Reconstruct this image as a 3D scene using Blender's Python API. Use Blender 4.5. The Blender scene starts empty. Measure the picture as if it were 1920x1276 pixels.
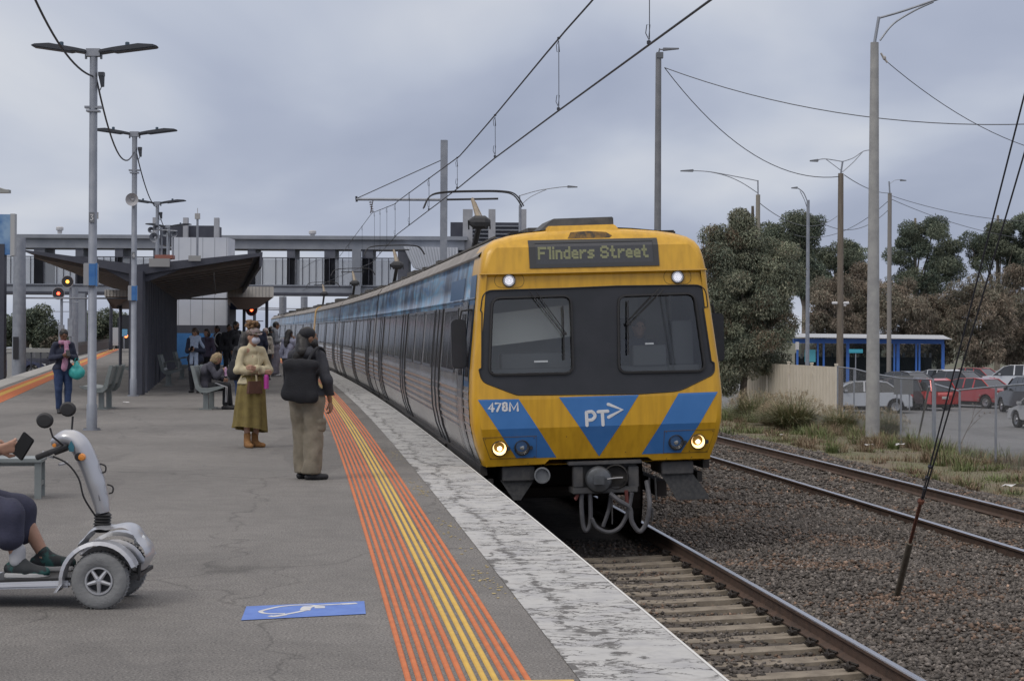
import bpy, bmesh, math, random
import numpy as np
from mathutils import Vector, Matrix
PI = math.pi
R_ = math.radians
sc = bpy.context.scene
COL = sc.collection
# ------------------------------------------------------------------ camera, sky, sun, exposure
FPX, CX, CY, EYE, ROLL = 3500.0, 960.0, 620.0, 1.6, R_(0.3)
cam_d = bpy.data.cameras.new('camera')
cam = bpy.data.objects.new('camera', cam_d)
COL.objects.link(cam)
cam_d.sensor_width = 36.0
cam_d.lens = 36.0 * FPX / 1920.0
cam_d.shift_y = -(638.0 - CY) / 1920.0
cam_d.clip_start, cam_d.clip_end = 0.1, 6000
cr, sr = math.cos(ROLL), math.sin(ROLL)
cam.matrix_world = Matrix(((cr, -sr, 0, 0), (0, 0, -1, 0), (sr, cr, 0, EYE), (0, 0, 0, 1)))
sc.camera = cam
SUN_EL, SUN_AZ = R_(48), R_(230)
W = bpy.data.worlds.new('World'); sc.world = W; W.use_nodes = True
nt = W.node_tree; nt.nodes.clear()
def N(t, kind, **kw):
    n = t.nodes.new(kind)
    for k, v in kw.items():
        if k.startswith('i_'):
            key = k[2:]
            key = int(key) if key.isdigit() else key.replace('_', ' ')
            n.inputs[key].default_value = v
        else:
            setattr(n, k, v)
    return n
def Lk(t, a, b):
    t.links.new(a, b)
def ramp(t, fac, stops, interp='LINEAR'):
    r = t.nodes.new('ShaderNodeValToRGB'); r.color_ramp.interpolation = interp
    e = r.color_ramp.elements
    while len(e) < len(stops): e.new(0.5)
    for i, (p, c) in enumerate(stops):
        e[i].position = p; e[i].color = (c[0], c[1], c[2], 1)
    t.links.new(fac, r.inputs[0])
    return r.outputs[0]
sky = N(nt, 'ShaderNodeTexSky', sky_type='NISHITA', sun_disc=False, sun_elevation=SUN_EL, sun_rotation=SUN_AZ)
tc = N(nt, 'ShaderNodeTexCoord')
sx = N(nt, 'ShaderNodeSeparateXYZ'); Lk(nt, tc.outputs['Generated'], sx.inputs[0])
zz = N(nt, 'ShaderNodeMath', operation='ADD', i_1=0.16); Lk(nt, sx.outputs[2], zz.inputs[0])
zm = N(nt, 'ShaderNodeMath', operation='MAXIMUM', i_1=0.05); Lk(nt, zz.outputs[0], zm.inputs[0])
dx = N(nt, 'ShaderNodeMath', operation='DIVIDE'); Lk(nt, sx.outputs[0], dx.inputs[0]); Lk(nt, zm.outputs[0], dx.inputs[1])
dy = N(nt, 'ShaderNodeMath', operation='DIVIDE'); Lk(nt, sx.outputs[1], dy.inputs[0]); Lk(nt, zm.outputs[0], dy.inputs[1])
cv = N(nt, 'ShaderNodeCombineXYZ', i_2=0.0); Lk(nt, dx.outputs[0], cv.inputs[0]); Lk(nt, dy.outputs[0], cv.inputs[1])
mp = N(nt, 'ShaderNodeMapping'); mp.inputs['Location'].default_value = (3.1, 7.6, 0); mp.inputs['Scale'].default_value = (-1.1, 0.6, 1)
Lk(nt, cv.outputs[0], mp.inputs[0])
n1 = N(nt, 'ShaderNodeTexNoise', i_Scale=1.0, i_Detail=5.0, i_Roughness=0.43, i_Distortion=0.3); Lk(nt, mp.outputs[0], n1.inputs['Vector'])
n2 = N(nt, 'ShaderNodeTexNoise', i_Scale=0.45, i_Detail=3.0, i_Roughness=0.5); Lk(nt, mp.outputs[0], n2.inputs['Vector'])
mx = N(nt, 'ShaderNodeMath', operation='MULTIPLY_ADD', i_1=0.62); Lk(nt, n1.outputs[0], mx.inputs[0])
m2 = N(nt, 'ShaderNodeMath', operation='MULTIPLY', i_1=0.38); Lk(nt, n2.outputs[0], m2.inputs[0]); Lk(nt, m2.outputs[0], mx.inputs[2])
cloud = ramp(nt, mx.outputs[0], [(0.40, (0.36, 0.405, 0.53)), (0.47, (0.43, 0.475, 0.60)), (0.515, (0.52, 0.565, 0.675)), (0.56, (0.61, 0.645, 0.73)), (0.61, (0.70, 0.725, 0.78))])
el = N(nt, 'ShaderNodeMapRange', i_1=-0.02, i_2=0.9, i_3=1.0, i_4=2.0); Lk(nt, sx.outputs[2], el.inputs[0])
elc = ramp(nt, sx.outputs[2], [(0.0, (.5, .5, .5)), (0.22, (.5, .5, .5)), (0.6, (.93, .85, .76)), (1.0, (1.0, .9, .78))]); vm = N(nt, 'ShaderNodeVectorMath', operation='MULTIPLY'); Lk(nt, cloud, vm.inputs[0]); Lk(nt, elc, vm.inputs[1])
vm2 = N(nt, 'ShaderNodeVectorMath', operation='SCALE'); vm2.inputs['Scale'].default_value = 1.96; Lk(nt, vm.outputs[0], vm2.inputs[0]); vm = vm2
b1 = N(nt, 'ShaderNodeBackground', i_Strength=0.06); Lk(nt, sky.outputs[0], b1.inputs[0])
b2 = N(nt, 'ShaderNodeBackground', i_Strength=1.0); Lk(nt, vm.outputs[0], b2.inputs[0])
ms = N(nt, 'ShaderNodeMixShader', i_0=0.93); Lk(nt, b1.outputs[0], ms.inputs[1]); Lk(nt, b2.outputs[0], ms.inputs[2])
wo = N(nt, 'ShaderNodeOutputWorld'); Lk(nt, ms.outputs[0], wo.inputs[0])
sun_d = bpy.data.lights.new('sun', 'SUN'); sun_d.energy = 0.9; sun_d.angle = R_(20); sun_d.color = (1, 0.96, 0.9)
sun = bpy.data.objects.new('sun', sun_d); COL.objects.link(sun)
sun.rotation_euler = (R_(90) - SUN_EL, 0, R_(180) - SUN_AZ)
sc.view_settings.view_transform = 'Standard'; sc.view_settings.look = 'None'
sc.view_settings.exposure = 0.0; sc.view_settings.gamma = 1.0
sc.cycles.max_bounces = 6; sc.cycles.transparent_max_bounces = 16
sc.cycles.caustics_reflective = False; sc.cycles.caustics_refractive = False

# ------------------------------------------------------------------ pixel <-> world
def ray(px, py):
    x = (px - CX) / FPX; y = -(py - CY) / FPX
    return (x * cr - y * sr, x * sr + y * cr)
def G(px, py, z=0.0):
    a, b = ray(px, py); d = (z - EYE) / b
    return Vector((a * d, d, z))
def P(px, py, d):
    a, b = ray(px, py)
    return Vector((a * d, d, EYE + b * d))
# ------------------------------------------------------------------ track curve (x of the right platform edge by depth)
_pts = [G(1365, 1276), G(1060, 1021), G(940, 930), G(860, 854), G(700, 741), G(622, 696), Vector((-20.8, 160, 0))]
_c = np.polyfit([p[1] for p in _pts], [p[0] for p in _pts], 4, w=[4, 3, 2, 2, 1, 1, 1])
def E(y): return np.polyval(_c, y)
def dE(y): return np.polyval(np.polyder(_c), y)
def TP(u, y, z):
    """u = offset to the right of the platform edge, measured square to the track"""
    e, d = E(y), dE(y); n = np.sqrt(1 + d * d)
    return (e + u / n, y - u * d / n, z)
Y0 = 21.55
_ys = np.linspace(-5, 210, 2200); _sl = np.concatenate([[0], np.cumsum(np.hypot(np.diff(_ys), np.diff(E(_ys))))])
_sl -= np.interp(Y0, _ys, _sl)
def S2Y(s): return np.interp(s, _sl, _ys)
UC, CANT, ZR = 1.52, R_(1.75), -0.9
def TR(u, s, w):
    """train space: u right of the train's centre, s back from the cab face, w height (0 = platform)"""
    c, k = math.cos(CANT), math.sin(CANT)
    uu = UC + u * c - (w - ZR) * k
    z = ZR + (w - ZR) * c + u * k
    return TP(uu, S2Y(s), z)
# ------------------------------------------------------------------ materials
ORD = 'first second third fourth fifth sixth seventh eighth ninth tenth eleventh twelfth thirteenth fourteenth fifteenth sixteenth seventeenth eighteenth nineteenth twentieth'.split()
MATS = {}
def mat(name, c, c2=None, scale=6.0, rough=0.6, metal=0.0, bump=0.0, bscale=None, coord='Object', mscale=(1, 1, 1),
        detail=6.0, lo=0.38, hi=0.62, spec=0.5, emit=None, estr=0.0, coat=0.0, attr=None, bdist=0.02):
    if name in MATS: return MATS[name]
    m = bpy.data.materials.new(name); m.use_nodes = True; t = m.node_tree
    b = t.nodes['Principled BSDF']
    b.inputs['Roughness'].default_value = rough; b.inputs['Metallic'].default_value = metal
    b.inputs['Specular IOR Level'].default_value = spec
    b.inputs['Coat Weight'].default_value = coat
    b.inputs['Base Color'].default_value = (*c, 1)
    if c2 is not None or bump:
        tc = N(t, 'ShaderNodeTexCoord'); mp = N(t, 'ShaderNodeMapping'); mp.inputs['Scale'].default_value = mscale
        Lk(t, tc.outputs[coord], mp.inputs[0])
    if c2 is not None:
        n = N(t, 'ShaderNodeTexNoise', i_Scale=scale, i_Detail=detail, i_Roughness=0.6); Lk(t, mp.outputs[0], n.inputs['Vector'])
        col = ramp(t, n.outputs[0], [(lo, c), (hi, c2)]); Lk(t, col, b.inputs['Base Color'])
    if attr:
        a = N(t, 'ShaderNodeAttribute', attribute_name=attr); Lk(t, a.outputs['Color'], b.inputs['Base Color'])
    if bump:
        n = N(t, 'ShaderNodeTexNoise', i_Scale=bscale or scale * 4, i_Detail=8.0, i_Roughness=0.65); Lk(t, mp.outputs[0], n.inputs['Vector'])
        bp = N(t, 'ShaderNodeBump', i_Strength=bump, i_Distance=bdist); Lk(t, n.outputs[0], bp.inputs['Height'])
        Lk(t, bp.outputs[0], b.inputs['Normal'])
    if emit: b.inputs['Emission Color'].default_value = (*emit, 1); b.inputs['Emission Strength'].default_value = estr
    MATS[name] = m
    return m
def glassy(name, tint, trans=0.4, rough=0.04, dark=(0.02, 0.025, 0.03)):
    if name in MATS: return MATS[name]
    m = bpy.data.materials.new(name); m.use_nodes = True; t = m.node_tree; t.nodes.clear()
    o = N(t, 'ShaderNodeOutputMaterial'); tr = N(t, 'ShaderNodeBsdfTransparent'); tr.inputs[0].default_value = (*tint, 1)
    g = N(t, 'ShaderNodeBsdfPrincipled', i_Roughness=rough); g.inputs['Base Color'].default_value = (*dark, 1)
    mxs = N(t, 'ShaderNodeMixShader', i_0=1 - trans); Lk(t, tr.outputs[0], mxs.inputs[1]); Lk(t, g.outputs[0], mxs.inputs[2]); Lk(t, mxs.outputs[0], o.inputs[0])
    MATS[name] = m
    return m
# ------------------------------------------------------------------ objects and tagging
def tag(o, label=None, cat=None, group=None, kind=None):
    if label: o['label'] = label
    if cat: o['category'] = cat
    if group: o['group'] = group
    if kind: o['kind'] = kind
    return o
def empty(name, loc=(0, 0, 0), rz=0.0, label=None, cat=None, group=None):
    o = bpy.data.objects.new(name, None); COL.objects.link(o); o.location = loc; o.rotation_euler = (0, 0, rz)
    o.empty_display_size = 0.1
    return tag(o, label, cat, group)
def link_mesh(name, me, parent=None):
    o = bpy.data.objects.new(name, me); COL.objects.link(o)
    if parent is not None: o.parent = parent
    return o
def copy_tree(o, parent=None):
    c = o.copy(); COL.objects.link(c)
    if parent is not None: c.parent = parent
    for ch in list(o.children): copy_tree(ch, c)
    return c
def raw_mesh(name, V, F, mats, parent=None, smooth=False, col=None, uv=None, midx=None):
    """V (n,3) array, F (m,k) array with one face size"""
    V = np.asarray(V, dtype=np.float32); F = np.asarray(F, dtype=np.int32)
    me = bpy.data.meshes.new(name)
    k = F.shape[1]; m = F.shape[0]
    me.vertices.add(len(V)); me.vertices.foreach_set('co', V.ravel())
    me.loops.add(m * k); me.loops.foreach_set('vertex_index', F.ravel())
    me.polygons.add(m); me.polygons.foreach_set('loop_start', np.arange(m, dtype=np.int32) * k)
    me.polygons.foreach_set('loop_total', np.full(m, k, dtype=np.int32))
    if midx is not None: me.polygons.foreach_set('material_index', np.asarray(midx, dtype=np.int32))
    me.update(calc_edges=True)
    if col is not None:
        a = me.color_attributes.new('Col', 'FLOAT_COLOR', 'POINT')
        c4 = np.ones((len(V), 4), dtype=np.float32); c4[:, :3] = col
        a.data.foreach_set('color', c4.ravel())
    if uv is not None:
        l = me.uv_layers.new(name='UVMap'); l.data.foreach_set('uv', np.asarray(uv, dtype=np.float32)[F.ravel()].ravel())
    for mm in (mats if isinstance(mats, (list, tuple)) else [mats]): me.materials.append(mm)
    if smooth: me.shade_smooth()
    return link_mesh(name, me, parent)
class MB:
    def __init__(s): s.v = []; s.f = []; s.m = []; s.cur = 0; s.uv = {}
    def mi(s, i): s.cur = i; return s
    def add(s, vs, fs):
        o = len(s.v); s.v += [tuple(v) for v in vs]
        for f in fs: s.f.append([i + o for i in f]); s.m.append(s.cur)
        return s
    def box(s, c, d, rz=0.0, top=(1, 1), tilt=None):
        """c centre, d full size, top = scale of the upper face"""
        x, y, z = d[0] / 2, d[1] / 2, d[2] / 2
        vs = [(-x, -y, -z), (x, -y, -z), (x, y, -z), (-x, y, -z), (-x * top[0], -y * top[1], z), (x * top[0], -y * top[1], z), (x * top[0], y * top[1], z), (-x * top[0], y * top[1], z)]
        M = Matrix.Rotation(rz, 3, 'Z')
        if tilt: M = M @ Matrix.Rotation(tilt[0], 3, tilt[1])
        vs = [M @ Vector(v) + Vector(c) for v in vs]
        return s.add(vs, [(0, 3, 2, 1), (4, 5, 6, 7), (0, 1, 5, 4), (1, 2, 6, 5), (2, 3, 7, 6), (3, 0, 4, 7)])
    def hexa(s, p):
        """8 corners: bottom 0-3 ccw from above, top 4-7"""
        return s.add(p, [(0, 3, 2, 1), (4, 5, 6, 7), (0, 1, 5, 4), (1, 2, 6, 5), (2, 3, 7, 6), (3, 0, 4, 7)])
    def tube(s, pts, r, n=8, caps=True, flat=None):
        """flat = (axis vector, factor): squash the section along that axis"""
        pts = [Vector(p) for p in pts]; k = len(pts)
        rs = r if isinstance(r, (list, tuple)) else [r] * k
        rings = []; up = None
        for i, p in enumerate(pts):
            t = (pts[min(i + 1, k - 1)] - pts[max(i - 1, 0)])
            if t.length < 1e-9: t = Vector((0, 0, 1))
            t.normalize()
            if up is None:
                up = Vector((0, 0, 1)) if abs(t.z) < 0.9 else Vector((1, 0, 0))
            a = t.cross(up)
            if a.length < 1e-6: a = t.orthogonal()
            a.normalize(); b = a.cross(t).normalized(); up = b
            ring = []
            for j in range(n):
                w = 2 * PI * j / n; o = a * math.cos(w) * rs[i] + b * math.sin(w) * rs[i]
                if flat:
                    ax = Vector(flat[0]).normalized(); o = o - ax * o.dot(ax) * (1 - flat[1])
                ring.append(p + o)
            rings.append(ring)
        vs = [v for ring in rings for v in ring]; fs = []
        for i in range(k - 1):
            for j in range(n):
                a0, b0 = i * n + j, i * n + (j + 1) % n
                fs.append((a0, b0, b0 + n, a0 + n))
        if caps: fs.append(tuple(range(n))[::-1]); fs.append(tuple((k - 1) * n + j for j in range(n)))
        return s.add(vs, fs)
    def prism(s, out, depth, origin=(0, 0, 0), ax=(1, 0, 0), ay=(0, 0, 1), az=None):
        """outline in the (ax, ay) plane pushed +-depth/2 along the normal"""
        ax, ay = Vector(ax), Vector(ay); n = Vector(az) if az else ax.cross(ay).normalized(); o = Vector(origin); k = len(out)
        a = [o + ax * p[0] + ay * p[1] - n * depth / 2 for p in out]; b = [o + ax * p[0] + ay * p[1] + n * depth / 2 for p in out]
        fs = [tuple(range(k))[::-1], tuple(range(k, 2 * k))] + [(i, (i + 1) % k, (i + 1) % k + k, i + k) for i in range(k)]
        return s.add(a + b, fs)
    def lathe(s, prof, c=(0, 0, 0), axis='Z', n=24, ry=1.0, caps=False):
        """prof [(r, h)] about an axis through c"""
        vs, fs = [], []
        for r, h in prof:
            for j in range(n):
                w = 2 * PI * j / n; x, y = r * math.cos(w), r * math.sin(w) * ry
                vs.append({'Z': (x, y, h), 'Y': (x, h, -y), 'X': (h, x, y)}[axis])
        vs = [Vector(v) + Vector(c) for v in vs]
        for i in range(len(prof) - 1):
            for j in range(n):
                a0, b0 = i * n + j, i * n + (j + 1) % n
                fs.append((a0, b0, b0 + n, a0 + n))
        if caps and prof[0][0] > 1e-6: fs.append(tuple(range(n))[::-1])
        if caps and prof[-1][0] > 1e-6: fs.append(tuple((len(prof) - 1) * n + j for j in range(n)))
        return s.add(vs, fs)
    def build(s, name, mats, parent=None, bevel=0.0, smooth=False, seg=2, xf=None, angle=40):
        me = bpy.data.meshes.new(name)
        V = s.v if xf is None else [xf(*v) for v in s.v]
        me.from_pydata([tuple(float(q) for q in v) for v in V], [], s.f)
        mats = mats if isinstance(mats, (list, tuple)) else [mats]
        for m in mats: me.materials.append(m)
        if len(mats) > 1:
            for p, i in zip(me.polygons, s.m): p.material_index = i
        bm = bmesh.new(); bm.from_mesh(me)
        bmesh.ops.recalc_face_normals(bm, faces=bm.faces)
        if bevel:
            ed = [e for e in bm.edges if len(e.link_faces) == 2 and e.calc_face_angle(0) > R_(30)]
            bmesh.ops.bevel(bm, geom=ed, offset=bevel, segments=seg, affect='EDGES', clamp_overlap=True)
        bm.to_mesh(me); bm.free()
        if smooth:
            me.shade_smooth()
            try: me.set_sharp_from_angle(angle=R_(angle))
            except Exception: pass
        return link_mesh(name, me, parent)
def rrect(x0, y0, x1, y1, r, n=5):
    o = []
    for cx, cy, a in ((x1 - r, y1 - r, 0), (x0 + r, y1 - r, 90), (x0 + r, y0 + r, 180), (x1 - r, y0 + r, 270)):
        for i in range(n + 1):
            w = R_(a + 90 * i / n); o.append((cx + r * math.cos(w), cy + r * math.sin(w)))
    return o
def roundpoly(pts, r, n=4):
    """round the corners of a closed outline; r one radius or one per point"""
    out = []; k = len(pts)
    for i, p in enumerate(pts):
        rr = r[i] if isinstance(r, (list, tuple)) else r
        p = Vector(p); a = Vector(pts[i - 1]) - p; b = Vector(pts[(i + 1) % k]) - p
        d = min(rr, a.length * .48, b.length * .48)
        if d < 1e-4: out.append(tuple(p)); continue
        A = p + a.normalized() * d; B = p + b.normalized() * d
        for j in range(n + 1):
            t = j / n; q = A * (1 - t) ** 2 + p * 2 * t * (1 - t) + B * t * t; out.append(tuple(q))
    return out
def smooth_pts(pts, n=6):
    """Catmull-Rom through points"""
    pts = [Vector(p) for p in pts]; out = []
    for i in range(len(pts) - 1):
        p0, p1, p2, p3 = pts[max(i - 1, 0)], pts[i], pts[i + 1], pts[min(i + 2, len(pts) - 1)]
        for j in range(n):
            t = j / n
            out.append(0.5 * ((2 * p1) + (p2 - p0) * t + (2 * p0 - 5 * p1 + 4 * p2 - p3) * t * t + (3 * p1 - p0 - 3 * p2 + p3) * t ** 3))
    out.append(pts[-1]); return out
def sag(a, b, drop, n=16):
    a, b = Vector(a), Vector(b)
    return [a.lerp(b, i / n) - Vector((0, 0, drop * 4 * (i / n) * (1 - i / n))) for i in range(n + 1)]
# ------------------------------------------------------------------ signed-distance mesher (for bodies, clothes, soft shapes)
def _pn(X, Y, Z, f, ph=0.0):
    return (np.sin(X * f + 1.7 * np.sin(Y * f * .83 + ph)) * np.cos(Z * f * .71 + 1.3 * np.sin(X * f * .57 + ph * 2)) + np.sin(Y * f * 1.31 + 2.1 * np.sin(Z * f * .47 + ph)) * .7) / 1.7
def sdf(prims, cell=0.015, k=0.03, cut=None, folds=None, pad=0.06):
    """prims: ('c',a,b,ra,rb[,sy]) ('e',c,radii[,R]) ('-c'...) subtract.  Returns V,F (quads)"""
    lo = np.array([1e9] * 3); hi = -lo
    for p in prims:
        if p[0] == 'c':
            for q, r in ((p[1], p[3]), (p[2], p[4])): lo = np.minimum(lo, np.array(q) - r); hi = np.maximum(hi, np.array(q) + r)
        elif p[0] == 'e': m = max(p[2]); lo = np.minimum(lo, np.array(p[1]) - m); hi = np.maximum(hi, np.array(p[1]) + m)
    lo -= pad; hi += pad
    n = np.ceil((hi - lo) / cell).astype(int) + 1
    ax = [lo[i] + np.arange(n[i]) * cell for i in range(3)]
    D = np.full(n, 0.5, dtype=np.float64)
    for p in prims:
        if p[0][-1] == 'c':
            a, b = np.array(p[1], float), np.array(p[2], float); ra, rb = p[3], p[4]; mr = max(ra, rb) + 0.08
            bl, bh = np.minimum(a, b) - mr, np.maximum(a, b) + mr
        else:
            c = np.array(p[1], float); mr = max(p[2]) + 0.08; bl, bh = c - mr, c + mr
        i0 = np.clip(((bl - lo) / cell).astype(int), 0, n - 1); i1 = np.clip(((bh - lo) / cell).astype(int) + 2, 1, n)
        if (i1 <= i0).any(): continue
        X, Y, Z = np.meshgrid(ax[0][i0[0]:i1[0]], ax[1][i0[1]:i1[1]], ax[2][i0[2]:i1[2]], indexing='ij')
        if p[0][-1] == 'c':
            sy = p[5] if len(p) > 5 else 1.0
            d = b - a; d2 = d.copy(); L2 = max((d * d).sum(), 1e-9)
            t = np.clip(((X - a[0]) * d[0] + (Y - a[1]) * d[1] + (Z - a[2]) * d[2]) / L2, 0, 1)
            q = np.sqrt((X - a[0] - t * d[0]) ** 2 + ((Y - a[1] - t * d[1]) / sy) ** 2 + (Z - a[2] - t * d[2]) ** 2) - (ra + (rb - ra) * t)
        else:
            rr = np.array(p[2], float); x, y, z = X - c[0], Y - c[1], Z - c[2]
            if len(p) > 3 and p[3] is not None:
                M = np.array(p[3]); x, y, z = (M[0, 0] * x + M[1, 0] * y + M[2, 0] * z, M[0, 1] * x + M[1, 1] * y + M[2, 1] * z, M[0, 2] * x + M[1, 2] * y + M[2, 2] * z)
            k0 = np.sqrt((x / rr[0]) ** 2 + (y / rr[1]) ** 2 + (z / rr[2]) ** 2); k1 = np.sqrt((x / rr[0] ** 2) ** 2 + (y / rr[1] ** 2) ** 2 + (z / rr[2] ** 2) ** 2)
            q = k0 * (k0 - 1) / np.maximum(k1, 1e-6)
        S = D[i0[0]:i1[0], i0[1]:i1[1], i0[2]:i1[2]]
        if p[0][0] == '-':
            h = np.clip(0.5 - 0.5 * (-q - S) / -0.01, 0, 1); S[...] = np.maximum(S, -q)
        else:
            h = np.clip(0.5 + 0.5 * (S - q) / k, 0, 1); S[...] = S * (1 - h) + q * h - k * h * (1 - h)
    X, Y, Z = np.meshgrid(*ax, indexing='ij')
    if folds:
        q1 = _pn(X, Y, Z * .55, folds[1], folds[2] if len(folds) > 2 else 0); q2 = _pn(X + .3, Y, Z * 1.3 + .5 * X, folds[1] * 1.7, 1.3)
        D += folds[0] * (.75 - 1.6 * np.abs(q1)) * .8 + folds[0] * .35 * q2
    if cut is not None: D = np.maximum(D, cut(X, Y, Z))
    ins = D < 0
    c8 = np.zeros(n - 1, dtype=int); acc = np.zeros(tuple(n - 1) + (3,)); cnt = np.zeros(n - 1)
    for a in range(2):
        for b in range(2):
            for c in range(2): c8 += ins[a:n[0] - 1 + a, b:n[1] - 1 + b, c:n[2] - 1 + c]
    mix = (c8 > 0) & (c8 < 8)
    I = np.argwhere(mix); idx = -np.ones(n - 1, dtype=int); idx[mix] = np.arange(len(I))
    pos = np.zeros((len(I), 3)); cn = np.zeros(len(I))
    offs = [(a, b, c) for a in range(2) for b in range(2) for c in range(2)]
    for o in offs:
        for x in range(3):
            if o[x]: continue
            o2 = list(o); o2[x] = 1
            d0 = D[I[:, 0] + o[0], I[:, 1] + o[1], I[:, 2] + o[2]]; d1 = D[I[:, 0] + o2[0], I[:, 1] + o2[1], I[:, 2] + o2[2]]
            s = (d0 < 0) != (d1 < 0); t = np.where(s, d0 / np.where(d0 == d1, 1, d0 - d1), 0)
            for y in range(3):
                pos[:, y] += np.where(s, o[y] + (t if y == x else 0), 0)
            cn += s
    V = lo + (I + pos / cn[:, None]) * cell
    Fs = []
    for x in range(3):
        sl0 = [slice(None)] * 3; sl1 = [slice(None)] * 3; sl0[x] = slice(0, -1); sl1[x] = slice(1, None)
        s = ins[tuple(sl0)] != ins[tuple(sl1)]; J = np.argwhere(s)
        y, z = (x + 1) % 3, (x + 2) % 3
        J = J[(J[:, y] > 0) & (J[:, z] > 0) & (J[:, y] < n[y] - 1) & (J[:, z] < n[z] - 1)]
        q = []
        for (dy_, dz_) in ((-1, -1), (0, -1), (0, 0), (-1, 0)):
            K = J.copy(); K[:, y] += dy_; K[:, z] += dz_; q.append(idx[K[:, 0], K[:, 1], K[:, 2]])
        q = np.stack(q, 1); flip = ~ins[J[:, 0], J[:, 1], J[:, 2]]
        q[flip] = q[flip][:, ::-1]; Fs.append(q)
    return V, np.concatenate(Fs)
def join_vf(parts):
    Vs, Fs, o = [], [], 0
    for V, F in parts: Vs.append(V); Fs.append(F + o); o += len(V)
    return np.concatenate(Vs), np.concatenate(Fs)
# ================================================================== THE GROUND
rng = np.random.default_rng(7)
def sheet(name, us, ys, zf, m, off=0.0, parent=None, uvs=True, base=TP):
    U, Yy = np.meshgrid(us, ys); Z = zf(U, Yy) + off
    X, Y2, Z2 = base(U, Yy, Z)
    V = np.stack([X, Y2, Z2 + 0 * X], -1).reshape(-1, 3); a = np.arange(len(ys) - 1)[:, None] * len(us) + np.arange(len(us) - 1)[None, :]
    a = a.ravel(); F = np.stack([a, a + 1, a + len(us) + 1, a + len(us)], 1)
    return raw_mesh(name, V, F, m, parent, smooth=True, uv=np.stack([U.ravel(), Yy.ravel()], 1))
YL = np.concatenate([np.linspace(1, 60, 90), np.linspace(62, 170, 40)])
def LX(y): return -13.75 - 0.186 * (y - 46.7)           # x of the left platform edge
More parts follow.
